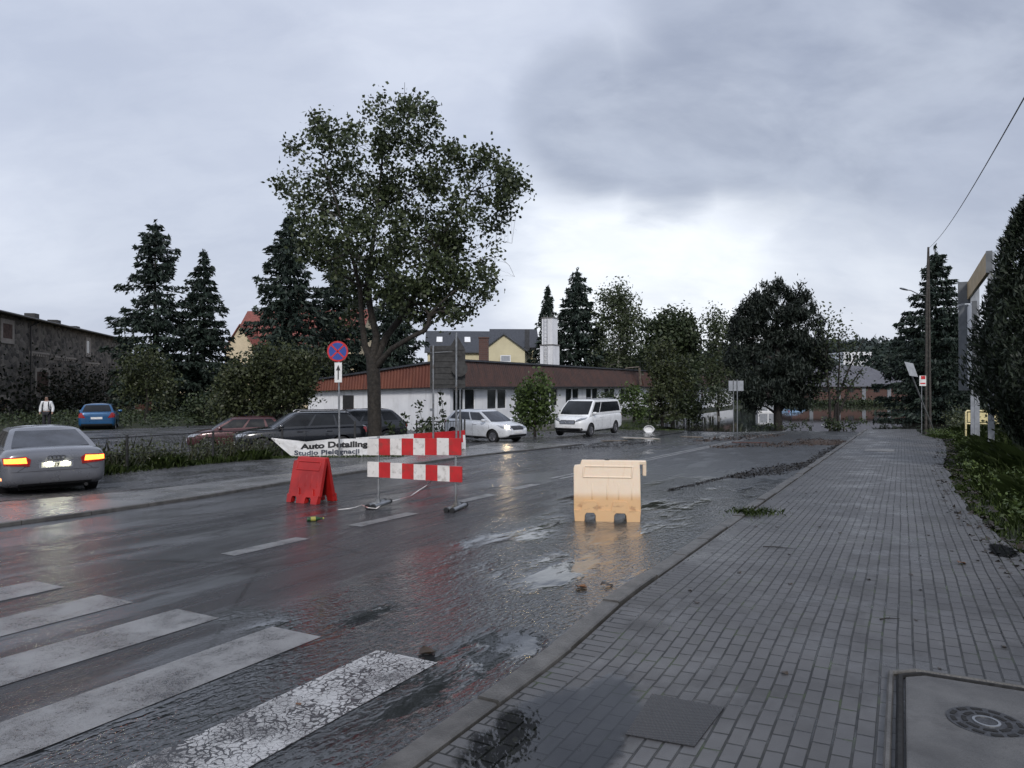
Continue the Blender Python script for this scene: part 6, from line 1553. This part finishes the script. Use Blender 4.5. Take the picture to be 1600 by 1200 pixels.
c = (-3.50, 12.42); plastic_barrier('red plastic barrier standing in the road before the white banner', (c[0], c[1], g1(*c) + .002), math.radians(-29), .74, .46, .78, barrierred(), M['blackplastic'], False, 2)

# striped board barrier
a_, c_ = Vector((-2.22, 11.85, 0)), Vector((-.90, 11.45, 0)); a_.z = g1(a_.x, a_.y); c_.z = g1(c_.x, c_.y)
mid = a_.lerp(c_, .5); ang_ = math.atan2(c_.y - a_.y, c_.x - a_.x)
root = thing('striped_barrier', tuple(mid), 'red and white striped two board barrier on steel posts in the road', 'barrier', ang_)
half = (c_ - a_).length / 2
wl = lambda px, v, dd: CH + (HV - v) / F * dd
M['stripered'] = pm('red barrier stripe', (.50, .022, .024), .42, 0, .12, 6, dirt=(.25, .05, .04), dscale=9)
M['stripewhite'] = pm('white barrier stripe', (.72, .69, .66), .45, 0, .07, 6, dirt=(.3, .27, .24), dscale=11)
for z0, z1, x0, x1, tl in ((wl(0, 711, 11.6) - mid.z, wl(0, 685, 11.6) - mid.z, -.865, .80, .006), (wl(0, 749, 11.6) - mid.z, wl(0, 725, 11.6) - mid.z, -.865, .815, -.004)):
    m = MB(); n_ = 8; wd = (x1 - x0) / n_
    for i in range(n_): m.box((x0 + wd * (i + .5), -.06, (z0 + z1) / 2 + tl * (i - 3.5)), (wd, .028, z1 - z0), m=i % 2)
    m.build('board', [M['stripewhite'], M['stripered']], root, world=False)
    m = MB(); m.box((( x0 + x1) / 2, -.04, (z0 + z1) / 2), (x1 - x0 - .02, .012, z1 - z0 - .02)); m.build('board_back', M['greysheet'], root, world=False)
for sx in (-half, half):
    dz = (-.0 if sx < 0 else .0); zg = (a_.z if sx < 0 else c_.z) - mid.z
    m = MB(); m.tube([(sx, -.015, zg + .05), (sx, -.015, wl(0, 683, 11.6) - mid.z)], .021, 8); m.build('post', M['steel'], root, world=False)
    m = MB()
    for dx in (-.05, .05): m.tube([(sx + dx, .28, zg + .04), (sx + dx, -.28, zg + .04)], .036, 10)
    ft = m.build('foot', M['steel'], root, world=False, smooth=True)
    m = MB()
    for dx in (-.052, .052):
        for e in (-1, 1): m.tube([(sx + (dx * .05 / .052), e * .275, zg + .041), (sx + (dx * .05 / .052), e * .32, zg + .041)], .041, 10)
    m.build('end_cap', M['rubber'], ft, world=False)
    m = MB(); m.box((sx, -.015, zg + .09), (.07, .06, .05)); m.build('socket', M['steel'], root, world=False)
# tape
def gpx(u, v):
    a = (u - 800) / F; b = (v - HV) / F; lo, hi = .5, 200
    for _ in range(50):
        dd_ = (lo + hi) / 2
        if CH - b * dd_ > g1(a * dd_, dd_): lo = dd_
        else: hi = dd_
    return Vector((a * dd_, dd_, g1(a * dd_, dd_)))
tp_ = [gpx(*q) for q in ((528, 799), (545, 798), (555, 794), (566, 792), (575, 796), (588, 796), (600, 789), (592, 785), (605, 787), (625, 783), (642, 776), (655, 768), (668, 760))] + [Vector((-1.30, 11.9, .18))]
m = MB(); rows = []
for i, q in enumerate(tp_):
    d_ = (tp_[min(i + 1, len(tp_) - 1)] - tp_[max(0, i - 1)]).normalized(); sd = Vector((-d_.y, d_.x, .25 * math.sin(i * 1.7))) * .013; z_ = Vector((0, 0, .014 + .012 * (math.sin(i * 2.3) + 1)))
    rows.append([q + z_ + sd, q + z_ - sd, q + z_ - sd + Vector((0, 0, .003)), q + z_ + sd + Vector((0, 0, .003))])
m.loft(rows); m.m = [i % 2 if i < len(m.f) - 2 else 0 for i in range(len(m.f))]; 
for i in range(len(m.f)): m.m[i] = (i // 4) % 2 if (i // 4) % 3 == 0 else 0
M['tapepink'] = pm('pale red tape', (.62, .35, .32), .5, 0, .1, 20)
tag(m.build('warning_tape', [M['stripewhite'], M['tapepink']], origin=tuple(tp_[6])), 'loose white and red warning tape lying round the barrier foot', 'tape')

# ================================================================== SMALL THINGS
q = gpx(492, 814); root = thing('bottle', tuple(q), 'small green and yellow bottle lying on the wet road', 'bottle', .4)
Mx = Matrix.Translation((0, 0, .032)) @ Matrix.Rotation(math.pi / 2, 4, 'Y')
m = MB(); m.lathe([(.001, -.11), (.03, -.11), (.033, -.09), (.033, .03), (.02, .07), (.013, .09), (.013, .115)], (0, 0, 0), 14, Mx); m.build('body', pm('green bottle', (.02, .06, .02), .25), root, world=False, smooth=True)
m = MB(); m.lathe([(.0345, -.06), (.0345, .01)], (0, 0, 0), 14, Mx); m.build('label', pm('yellow label', (.32, .30, .06), .5), root, world=False)
m = MB(); m.lathe([(.016, .112), (.016, .13), (.001, .13)], (0, 0, 0), 12, Mx); m.build('cap', pm('yellow cap', (.32, .30, .06), .5), root, world=False)

# concrete chamber cover, bottom right
def wp(s, t, dz=0): x, y = to_xy(s, t); return Vector((x, y, float(walkz(s, t, g1(x, y))) + dz))
root = thing('manhole_cover', tuple(wp(-3.3, -2.6)), 'concrete chamber slab with round iron grate, set in the pavers', 'manhole cover')
m = MB(); pl_ = [(-2.58, -2.27), (-2.66, -2.17), (-5.0, -2.17), (-5.0, -3.3), (-2.58, -3.3)]
def sp_(s, t, dz): x, y = to_xy(s, t); return Vector((x, y, g1(x, y) + .088 + dz))
vs = [sp_(s, t, .0) for s, t in pl_] + [sp_(s, t, -.12) for s, t in pl_]; n_ = 5
m.add(vs, [tuple(range(n_)), tuple(range(n_, 2 * n_))[::-1]] + [(i, (i + 1) % n_, n_ + (i + 1) % n_, n_ + i) for i in range(n_)]); m.build('slab', M['coverslab'], root, bevel=.012)
m = MB(); m.tube([sp_(-2.55, -3.3, -.012), sp_(-2.55, -2.255, -.012), sp_(-2.645, -2.145, -.012), sp_(-5.0, -2.145, -.012)], .017, 6); m.build('joint', M['void'], root)
m = MB(); m.tube([sp_(-2.51, -3.3, -.008), sp_(-2.51, -2.225, -.008), sp_(-2.62, -2.095, -.008), sp_(-5.0, -2.095, -.008)], .016, 6); m.build('rim', M['kerbstone'], root)
gc = sp_(-3.16, -2.53, .0); m = MB(); m.disc((gc.x, gc.y, gc.z - .012), .175, 40, .016); gr = m.build('grate', pm('worn cast iron', (.055, .056, .06), .42, .5, .3, 25, .3, 60), root)
m = MB()
for rr_, n_ in ((.148, 12), (.098, 8)):
    for i in range(n_):
        a0, a1 = 2 * math.pi * i / n_ + .06, 2 * math.pi * (i + 1) / n_ - .12; aa = np.linspace(a0, a1, 6)
        pts = [(gc.x + (rr_ + .011) * math.cos(t), gc.y + (rr_ + .011) * math.sin(t)) for t in aa] + [(gc.x + (rr_ - .011) * math.cos(t), gc.y + (rr_ - .011) * math.sin(t)) for t in aa[::-1]]
        m.prism(pts, gc.z + .002, gc.z + .0065)
m.build('slots', M['void'], gr)
m = MB(); m.disc((gc.x, gc.y, gc.z + .003), .062, 28, .006, r0=.05); m.build('ring', M['steel'], gr)
# steel chequer plate half under the puddle
root = thing('cover_plate', tuple(wp(-3.8, -1.05)), 'dark steel chequer plate let into the pavement beside the puddle', 'cover plate')
m = MB(); pl_ = [(-3.46, -.88), (-4.02, -.92), (-4.02, -1.27), (-3.5, -1.3)]; vs = [wp(s, t, .0075) for s, t in pl_] + [wp(s, t, -.04) for s, t in pl_]
m.add(vs, [(0, 1, 2, 3), (7, 6, 5, 4)] + [(i, (i + 1) % 4, 4 + (i + 1) % 4, 4 + i) for i in range(4)])
def chequer():
    n = NT('wet chequer plate'); c = n.coord(); v = n.voro(n.vmap(c, (1, 1, 0)), 55, 'F1', .15).outputs[0]
    return n.done(n.bsdf((.045, .045, .048), .35, n.bump(n.ramp(v, .2, .5, 1, 0), .8, .006), .3))
m.build('plate', chequer(), root)

# fallen leaves and twigs
lf_m = [pm('wet brown leaf', (.16, .07, .025), .5, 0, .3, 30), pm('wet dark leaf', (.035, .022, .012), .45, 0, .3, 30)]
def leaf_at(p, size, rz, mat, label, grp):
    m = MB(); n_ = 7; top = []; bot = []
    for i in range(n_ + 1):
        f = i / n_; w_ = .42 * math.sin(math.pi * f) ** .8; zc_ = .10 * math.sin(f * 5 + rz) + .05
        top.append((f - .5, w_, zc_ + .12)); bot.append((f - .5, -w_, zc_ + .08))
    R = Matrix.Translation(p) @ Matrix.Rotation(rz, 4, 'Z') @ Matrix.Scale(size, 4)
    rows = [[R @ Vector(a), R @ Vector((a[0], 0, a[2] - .08)), R @ Vector(c), R @ Vector((c[0], c[1], c[2] - .02)), R @ Vector((a[0], 0, a[2] - .11)), R @ Vector((a[0], a[1], a[2] - .02))] for a, c in zip(top, bot)]
    m.loft(rows); return tag(m.build('fallen_leaf', mat, origin=tuple(p), smooth=True), label, 'leaf', grp)
leaf_at(wp(1.0, -2.68, .004), .10, .4, lf_m[0], 'orange brown leaf on the pavers near the right edge puddle', 'fallen leaves')
q = gpx(908, 919); leaf_at(q + Vector((0, 0, .006)), .14, 1.0, lf_m[0], 'brown leaf floating in the water film before the white barrier', 'fallen leaves')
q = gpx(948, 916); leaf_at(q + Vector((0, 0, .006)), .12, .2, lf_m[1], 'dark leaf in the water film just right of the brown one', 'fallen leaves')
q = gpx(668, 1022); leaf_at(q + Vector((0, 0, .008)), .14, 2.0, lf_m[1], 'crumpled dark leaf at the far end of the nearest zebra stripe', 'fallen leaves')
q = gpx(467, 1102); leaf_at(q + Vector((0, 0, .008)), .035, .7, lf_m[0], 'tiny orange leaf on the nearest zebra stripe', 'fallen leaves')
for i in range(46):
    s_, t_ = rnd.uniform(-3.2, 9), rnd.uniform(-2.9, -.3); p_ = wp(s_, t_, .002)
    leaf_at(p_, rnd.uniform(.018, .05), rnd.uniform(0, 6), lf_m[1], 'small dark wet leaf scrap scattered over the grey pavers', 'leaf scraps on the pavers')
for (u, v), ln, rz, lb in (((1390, 987), .16, .1, 'short dark twig on the pavers above the concrete slab'), ((1217, 869), .34, -.35, 'thin dark twig on the pavers right of the kerb tuft')):
    q = gpx(u, v); s_, t_ = to_st(q.x, q.y); p_ = wp(float(s_), float(t_), .008); d_ = Vector((math.cos(rz), math.sin(rz), 0))
    m = MB(); m.tube([p_ - d_ * ln * .5, p_ - d_ * ln * .1 + Vector((0, .012, .004)), p_ + d_ * ln * .5], [.006, .005, .002], 5); m.tube([p_ - d_ * ln * .1, p_ + Vector((ln * .18, .05, .006))], [.003, .001], 4); tag(m.build('twig', M['darkbark'], origin=tuple(p_)), lb, 'twig')

# flood debris on the far part of the road
def debris(u0, v0, u1, v1, w_, n_, seed, name, mat, size, h=.03):
    r_ = np.random.default_rng(seed); A_, B_ = gpx(u0, v0), gpx(u1, v1)
    f = r_.uniform(0, 1, n_); k = r_.normal(size=n_) * w_ * np.sin(np.pi * np.clip(f, .05, .95)) ** .6
    dv_ = (B_ - A_).normalized(); nn = Vector((-dv_.y, dv_.x, 0))
    C = np.array(A_)[None] + f[:, None] * np.array(B_ - A_)[None] + k[:, None] * np.array(nn)[None]
    wob = .25 * w_ * np.sin(f * 17) ; C += wob[:, None] * np.array(nn)[None]
    C[:, 2] = G(C[:, 0], C[:, 1]) + np.abs(r_.normal(size=n_)) * h
    return tag(cloud(name, mat, C, size, seed, flat=2.2, aspect=.4), kind='stuff')
M['muck'] = pm('black wet leaf litter', (.012, .010, .008), .5, 0, .4, 9)
M['brownmuck'] = pm('brown wet debris', (.045, .028, .018), .6, 0, .4, 9)
debris(1150, 747, 1275, 722, .26, 2000, 31, 'leaf_litter', M['muck'], .085, .012)
debris(1045, 766, 1170, 738, .05, 700, 32, 'leaf_litter', M['muck'], .06, .010)
debris(1255, 728, 1310, 695, .10, 700, 33, 'leaf_litter', M['muck'], .08, .014)
debris(1120, 700, 1330, 690, .7, 1100, 34, 'flood_debris', M['brownmuck'], .12)
debris(1090, 690, 1210, 680, .7, 600, 35, 'flood_debris', M['brownmuck'], .14)
debris(880, 702, 1020, 690, .5, 1000, 36, 'leaf_litter', M['muck'], .08)
debris(1335, 697, 1470, 690, .35, 900, 37, 'leaf_litter', M['muck'], .10, .02)
debris(1345, 682, 1470, 700, .5, 500, 38, 'leaf_litter', M['muck'], .10, .02)
root = thing('inspection_cover', tuple(wp(20.5, -1.3)), 'pale square inspection cover in the pavement, far down near the debris', 'manhole cover')
m = MB(); vs = [wp(a, c, z) for z in (.012, -.05) for a, c in ((19.8, -1.0), (21.0, -1.0), (21.0, -1.9), (19.8, -1.9))]; m.add(vs, [(0, 1, 2, 3), (7, 6, 5, 4)] + [(i, (i + 1) % 4, 4 + (i + 1) % 4, 4 + i) for i in range(4)]); m.build('lid', M['concrete'], root)
q = gpx(1282, 694); m = MB()
rings = []
for i in range(5):
    f = i / 4; rings.append([(q.x + (1.0 * (1 - f) + .06) * math.cos(t) * (1 + .25 * mnoise.noise(Vector((math.cos(t) * 2, math.sin(t) * 2, i * .4)))), q.y + (.7 * (1 - f) + .05) * math.sin(t), q.z - .02 + .26 * f * (2 - f) * .8) for t in np.linspace(0, 6.283, 18, endpoint=False)])
m.loft(rings); root = thing('debris_heap', tuple(q), 'low brown heap of twigs and mud washed onto the road', 'debris')
m.build('mud', M['brownmuck'], root, smooth=True)
r_ = np.random.default_rng(4); C = np.array(q)[None] + r_.normal(size=(700, 3)) * np.array([.5, .35, .05]) + np.array([0, 0, .1]); cloud('twigs', M['brownmuck'], C, .22, 40, parent=root, flat=1.5, aspect=.12)['kind'] = 'stuff'
def plank(u, v, ln, wd, rz, lb, mat, tilt=.02):
    q = gpx(u, v); R = Matrix.Rotation(rz, 3, 'Z') @ Matrix.Rotation(tilt, 3, 'Y'); m = MB(); m.box((0, 0, .03 + abs(tilt) * ln * .5), (ln, wd, .035), M=R); o = m.build('plank', mat, bevel=.004); o.location = q; tag(o, lb, 'plank', 'boards washed up on the road')
M['paleboard'] = pm('pale wet board', (.34, .31, .27), .5, 0, .25, 5, .2, 30)
plank(1000, 687, 1.9, .5, .25, 'pale broad board lying at the left road edge right of the van', M['paleboard'], .05)
plank(1080, 684, 1.1, .35, .1, 'brown board lying on the road before the sign back', M['wood'], .03)
plank(960, 690, 1.4, .16, .5, 'narrow brown plank beside the broad pale board', M['wood'])
plank(1172, 693, 1.6, .14, .1, 'dark plank in the debris left of the brown heap', M['brownwood'])
# white basin and pieces
q = gpx(1014, 676); root = thing('plastic_basin', tuple(q), 'white plastic basin tipped on its side on the lawn edge', 'basin')
m = MB(); Mx = Matrix.Translation(q + Vector((0, 0, .21))) @ Matrix.Rotation(math.pi / 2, 4, 'X') @ Matrix.Diagonal((1.25, .95, 1, 1))
m.lathe([(.20, -.16), (.235, .0), (.25, .005), (.225, .0), (.19, -.14), (.001, -.145)], (0, 0, 0), 24, Mx); m.build('bowl', M['white'], root, smooth=True)
m = MB(); [m.tube([Mx @ Vector((sx * .25, -.06, 0)), Mx @ Vector((sx * .29, 0, 0)), Mx @ Vector((sx * .25, .06, 0))], .012, 5) for sx in (-1, 1)]; m.build('handle', M['white'], root)
ds = 78; root = thing('white_cabinet', (XU(1197, ds), ds, -1.2), 'white metal cabinet with dark doors standing in the flood behind the pine', 'cabinet')
m = MB(); m.box((XU(1198, ds), ds, -.5), (2.2, .8, 1.35)); m.build('housing', M['white'], root, bevel=.02)
for i in range(2): m = MB(); m.box((XU(1198, ds) - .52 + i * 1.04, ds - .41, -.45), (.9, .02, 1.0)); m.build('door', M['greysheet'], root)
q = gpx(1283, 671); m = MB(); m.box((0, 0, .12), (.9, .35, .26)); m.box((.3, .1, .3), (.4, .3, .12), .3); o = m.build('foam_block', M['white'], bevel=.04); o.location = q; tag(o, 'broken white foam block in the shallow water by the thin alder', 'foam block')
# low wall and planting edge of the left verge
root = thing('low_wall', tuple(gpos(46, 17)), 'low pale kerb wall along the planting before the white building', 'wall')
m = MB(); rows = []
for s_ in np.linspace(26, 66, 41):
    r__ = []
    for t_, h_ in ((18.5, -.2), (18.5, .32), (18.72, .32), (18.72, -.2)):
        x, y = to_xy(s_, t_); r__.append((x, y, g1(x, y) + h_))
    rows.append(r__)
m.loft(rows); m.build('coping', M['concrete'], root)
# tall weeds before the gable wall
for i, (u, v0, v1, lb) in enumerate(((660, 690, 625, 'leafy weed stalk left of the direction board pole'), (668, 690, 650, 'short leafy weed stalk under the direction board'), (696, 690, 612, 'tall bent leafy weed stalk between the board poles'), (630, 692, 648, 'thin weed stalk right of the poplar trunk'), (613, 692, 660, 'low weed stalk beside the poplar trunk'))):
    dd = 26.5; b0 = Vector((XU(u, dd), dd, g1(XU(u, dd), dd))); tp = W(u + (-6, 3, -8, 2, -3)[i], v1, dd)
    root = thing('weed_stalk', tuple(b0), lb, 'weed', group='tall weeds before the gable wall'); mid = b0.lerp(tp, .6) + Vector((.06, 0, 0))
    m = MB(); m.tube([b0, mid, tp], [.012, .009, .003], 5); m.build('stem', M['bark'], root)
    r_ = np.random.default_rng(90 + i); f = r_.uniform(.25, 1, 70); C = np.array(b0)[None] * (1 - f[:, None]) + np.array(tp)[None] * f[:, None] + r_.normal(size=(70, 3)) * np.array([.09, .09, .05]); cloud('leaves', L_['dark'], C, .15, 95 + i, parent=root, aspect=.7)

# ================================================================== PERSON by the stone building
dd = 35.5; x = XU(73, dd); zg = CH - (604 + 0 - HV) - 0; zg = g1(x, dd)
root = thing('person', (x, dd, zg), 'person in a white jacket with dark backpack straps, standing by the stone wall', 'person', 0.25)
def skinned(name, joints, edges, radii, mat, rootj=0, sub=2):
    me = bpy.data.meshes.new(name); me.from_pydata(joints, edges, []); o = bpy.data.objects.new(name, me); COL.objects.link(o)
    sk = o.modifiers.new('Skin', 'SKIN'); sk.use_smooth_shade = True; sb = o.modifiers.new('Sub', 'SUBSURF'); sb.levels = sub; sb.render_levels = sub
    if not me.skin_vertices: bpy.context.view_layer.objects.active = o
    sv__ = me.skin_vertices[0].data if me.skin_vertices else None
    if sv__ is None:
        bm = bmesh.new(); bm.from_mesh(me); bm.verts.layers.skin.verify(); bm.to_mesh(me); bm.free(); sv__ = me.skin_vertices[0].data
    for i, r in enumerate(radii): sv__[i].radius = r if isinstance(r, tuple) else (r, r)
    sv__[rootj].use_root = True
    dg = bpy.context.evaluated_depsgraph_get(); dg.update(); m2 = bpy.data.meshes.new_from_object(o.evaluated_get(dg)); o.modifiers.clear(); o.data = m2; m2.materials.clear(); m2.materials.append(mat); m2.shade_smooth(); o.parent = root; bpy.data.meshes.remove(me); return o
J = [(0, 0, .95), (0, 0, 1.15), (0, .0, 1.38), (0, -.01, 1.50), (0, -.02, 1.60), (0, -.02, 1.70),
     (-.19, 0, 1.42), (-.27, .02, 1.14), (-.27, -.07, .90), (-.27, -.09, .82), (.19, 0, 1.42), (.28, .02, 1.14), (.27, -.07, .90), (.27, -.09, .82),
     (-.10, 0, .90), (-.11, -.02, .50), (-.11, .02, .08), (-.12, -.13, .04), (.10, 0, .90), (.12, -.02, .50), (.12, .02, .08), (.13, -.13, .04)]
E_ = [(0, 1), (1, 2), (2, 3), (3, 4), (4, 5), (2, 6), (6, 7), (7, 8), (8, 9), (2, 10), (10, 11), (11, 12), (12, 13), (0, 14), (14, 15), (15, 16), (16, 17), (0, 18), (18, 19), (19, 20), (20, 21)]
Rr_ = [(.15, .11), (.14, .10), (.16, .10), .055, (.078, .095), (.065, .08), .065, .048, .036, .035, .065, .048, .036, .035, .085, .06, .045, .04, .085, .06, .045, .04]
skinned('body', J, E_, Rr_, M['skin'])
jk = [(0, 0, .93), (0, 0, 1.15), (0, 0, 1.38), (0, -.005, 1.47), (-.19, 0, 1.42), (-.275, .02, 1.14), (-.272, -.06, .92), (.19, 0, 1.42), (.285, .02, 1.14), (.272, -.06, .92)]
skinned('jacket', jk, [(0, 1), (1, 2), (2, 3), (2, 4), (4, 5), (5, 6), (2, 7), (7, 8), (8, 9)], [(.19, .15), (.19, .15), (.2, .14), (.085, .08), .09, .07, .06, .09, .07, .06], M['cloth_white'])
tr = [(0, 0, .93), (-.10, 0, .88), (-.11, -.02, .50), (-.11, .02, .10), (.10, 0, .88), (.12, -.02, .50), (.12, .02, .10)]
skinned('trousers', tr, [(0, 1), (1, 2), (2, 3), (0, 4), (4, 5), (5, 6)], [(.17, .13), .105, .08, .07, .105, .08, .07], M['cloth_dark'])
skinned('hair', [(0, .02, 1.66), (0, .01, 1.735)], [(0, 1)], [(.085, .095), (.07, .085)], M['hair'])
m = MB()
for sx in (-1, 1): m.tube([(sx * .11, .10, 1.46), (sx * .12, -.10, 1.44), (sx * .13, -.165, 1.3), (sx * .15, -.15, 1.1), (sx * .16, .08, 1.05)], .022, 6)
m.build('backpack_strap', M['cloth_dark'], root, world=False)
m = MB(); m.loft([[(a * .15 * s, .15 + b * .08 * s + .03, z) for a, b in ((-1, -1), (-.6, 1), (.6, 1), (1, -1))] for z, s in ((1.0, .8), (1.05, 1), (1.35, 1), (1.48, .7))]); m.build('backpack', M['cloth_dark'], root, world=False, bevel=.03)
m = MB()
for sx in (-1, 1):
    m.loft([[(sx * .122 + a * .05 * s, y, .005 + max(0, b) * h_) for a, b in ((-1, 0), (1, 0), (.8, 1), (-.8, 1))] for y, s, h_ in ((.07, .8, .10), (-.05, 1, .09), (-.17, .7, .06))])
m.build('shoes', M['rubber'], root, world=False)
m = MB(); 
for sx in (-1, 1): m.tube([(sx * .03, -.108, 1.655), (sx * .03, -.114, 1.655)], .009, 6)
m.tube([(0, -.10, 1.64), (0, -.128, 1.615)], [.008, .014], 6); m.tube([(-.025, -.105, 1.575), (.025, -.105, 1.575)], .006, 5); m.build('face', M['hair'], root, world=False)

# ================================================================== CAMERA, LIGHT, SKY
cam = bpy.data.cameras.new('camera'); co = bpy.data.objects.new('camera', cam); COL.objects.link(co)
cam.sensor_width = 36; cam.lens = F / 1600 * 36; cam.clip_end = 3000; cam.clip_start = .05
co.location = (0, 0, CH); co.rotation_euler = (math.pi / 2 + math.atan(4 / F), 0, 0); sc.camera = co
sun = bpy.data.lights.new('sun', 'SUN'); so = bpy.data.objects.new('sun', sun); COL.objects.link(so)
sun.energy = 1.4; sun.angle = math.radians(10); sun.color = (1, .96, .92)
SUN_EL, SUN_AZ = math.radians(36), math.radians(175)      # azimuth clockwise from the view direction: behind the camera, to the right
sd = Vector((math.sin(SUN_AZ) * math.cos(SUN_EL), math.cos(SUN_AZ) * math.cos(SUN_EL), math.sin(SUN_EL)))
so.rotation_euler = (-sd).to_track_quat('-Z', 'Y').to_euler(); so.location = (0, 0, 60)
wd = bpy.data.worlds.new('World'); sc.world = wd; wd.use_nodes = True; t = wd.node_tree; t.nodes.clear()
class WT(NT):
    def __init__(s, tree): s.t = tree
n = WT(t); out = t.nodes.new('ShaderNodeOutputWorld'); bg = t.nodes.new('ShaderNodeBackground')
sky = t.nodes.new('ShaderNodeTexSky'); sky.sky_type = 'NISHITA'; sky.sun_disc = False; sky.sun_elevation = SUN_EL; sky.sun_rotation = SUN_AZ; sky.air_density = 1.5; sky.dust_density = 3
dirv = n.coord('Generated'); dx, dy, dz = n.sep(dirv)
zc_ = n.math('MAXIMUM', dz, .0); den = n.math('ADD', zc_, .5)
cv = t.nodes.new('ShaderNodeCombineXYZ'); n.put(cv.inputs[0], n.math('DIVIDE', dx, den)); n.put(cv.inputs[1], n.math('DIVIDE', dy, den)); n.put(cv.inputs[2], .37)
c = cv.outputs[0]
c1 = n.noise(n.vmap(c, (1, 1.3, 1), (2.3, .4, 0)), 1.7, 6, .52, .35)
c2 = n.noise(n.vmap(c, (1, 1.6, 1), (7.1, 3.2, 0)), 3.8, 8, .55, .3)
def lobe(v, k0, k1, amp=.10):
    q = Vector(v).normalized(); dp = t.nodes.new('ShaderNodeVectorMath'); dp.operation = 'DOT_PRODUCT'; n.put(dp.inputs[0], dirv); dp.inputs[1].default_value = q
    return n.ramp(n.math('ADD', dp.outputs['Value'], n.math('MULTIPLY', n.math('SUBTRACT', n.math('ADD', n.math('MULTIPLY', c1, .6), n.math('MULTIPLY', c2, .4)), .5), amp)), k0, k1)
DV = lambda u, v: ((u - 800) / F, 1, (HV - v) / F)
base = n.mix(n.ramp(c1, .32, .68), (.445, .49, .605), (.575, .615, .72))
base = n.mix(n.ramp(c2, .55, .75, 0, .35), base, (.44, .48, .60))
brt = n.math('MAXIMUM', lobe(DV(1100, 390), .95, .985, .09), n.math('MAXIMUM', lobe(DV(1500, 300), .955, .985, .09), lobe(DV(1050, 300), .978, .993, .05)))
colr = n.mix(n.math('MULTIPLY', brt, n.ramp(c2, .3, .6, .65, 1)), base, (.80, .835, .90))
darkm = 0.0
for u_, v_, k0_, k1_ in ((930, 205, .9915, .9975), (1050, 195, .989, .9965), (1180, 165, .988, .996), (1320, 140, .987, .9955), (1460, 110, .980, .994), (1620, 70, .972, .992), (1250, 60, .97, .99), (1500, 0, .95, .98), (1750, 60, .95, .98)):
    darkm = n.math('MAXIMUM', darkm, lobe(DV(u_, v_), k0_, k1_, .028))
colr = n.mix(n.math('MULTIPLY', darkm, .9), colr, n.mix(n.ramp(c2, .35, .65), (.27, .305, .40), (.37, .41, .51)))
left = n.math('MULTIPLY', lobe(DV(330, 240), .975, .996, .06), .45); colr = n.mix(left, colr, (.41, .45, .56))
low = n.math('MULTIPLY', n.math('MAXIMUM', lobe(DV(1320, 470), .99, .998, .03), lobe(DV(1650, 420), .97, .985, .04)), .5); colr = n.mix(low, colr, (.42, .46, .57))
c3 = n.noise(n.vmap(c, (1, 1.8, 1), (1.1, 5.2, 0)), 7.5, 8, .6, .4)
colr = n.mix(n.ramp(c3, .35, .65), n.mix(1.0, colr, (.965, .968, .975), 'MULTIPLY'), n.mix(1.0, colr, (1.03, 1.028, 1.02), 'MULTIPLY'))
skyc = n.mix(1.0, sky.outputs[0], (.09, .09, .09), 'MULTIPLY')
fin = n.mix(.9, skyc, colr)
t.links.new(fin, bg.inputs[0]); bg.inputs[1].default_value = 1.0; t.links.new(bg.outputs[0], out.inputs[0])
sc.view_settings.view_transform = 'Standard'; sc.view_settings.look = 'None'; sc.view_settings.exposure = .36; sc.view_settings.gamma = 1
sc.cycles.max_bounces = 6; sc.cycles.transparent_max_bounces = 8; sc.cycles.caustics_reflective = False; sc.cycles.caustics_refractive = False; sc.cycles.sample_clamp_indirect = 6
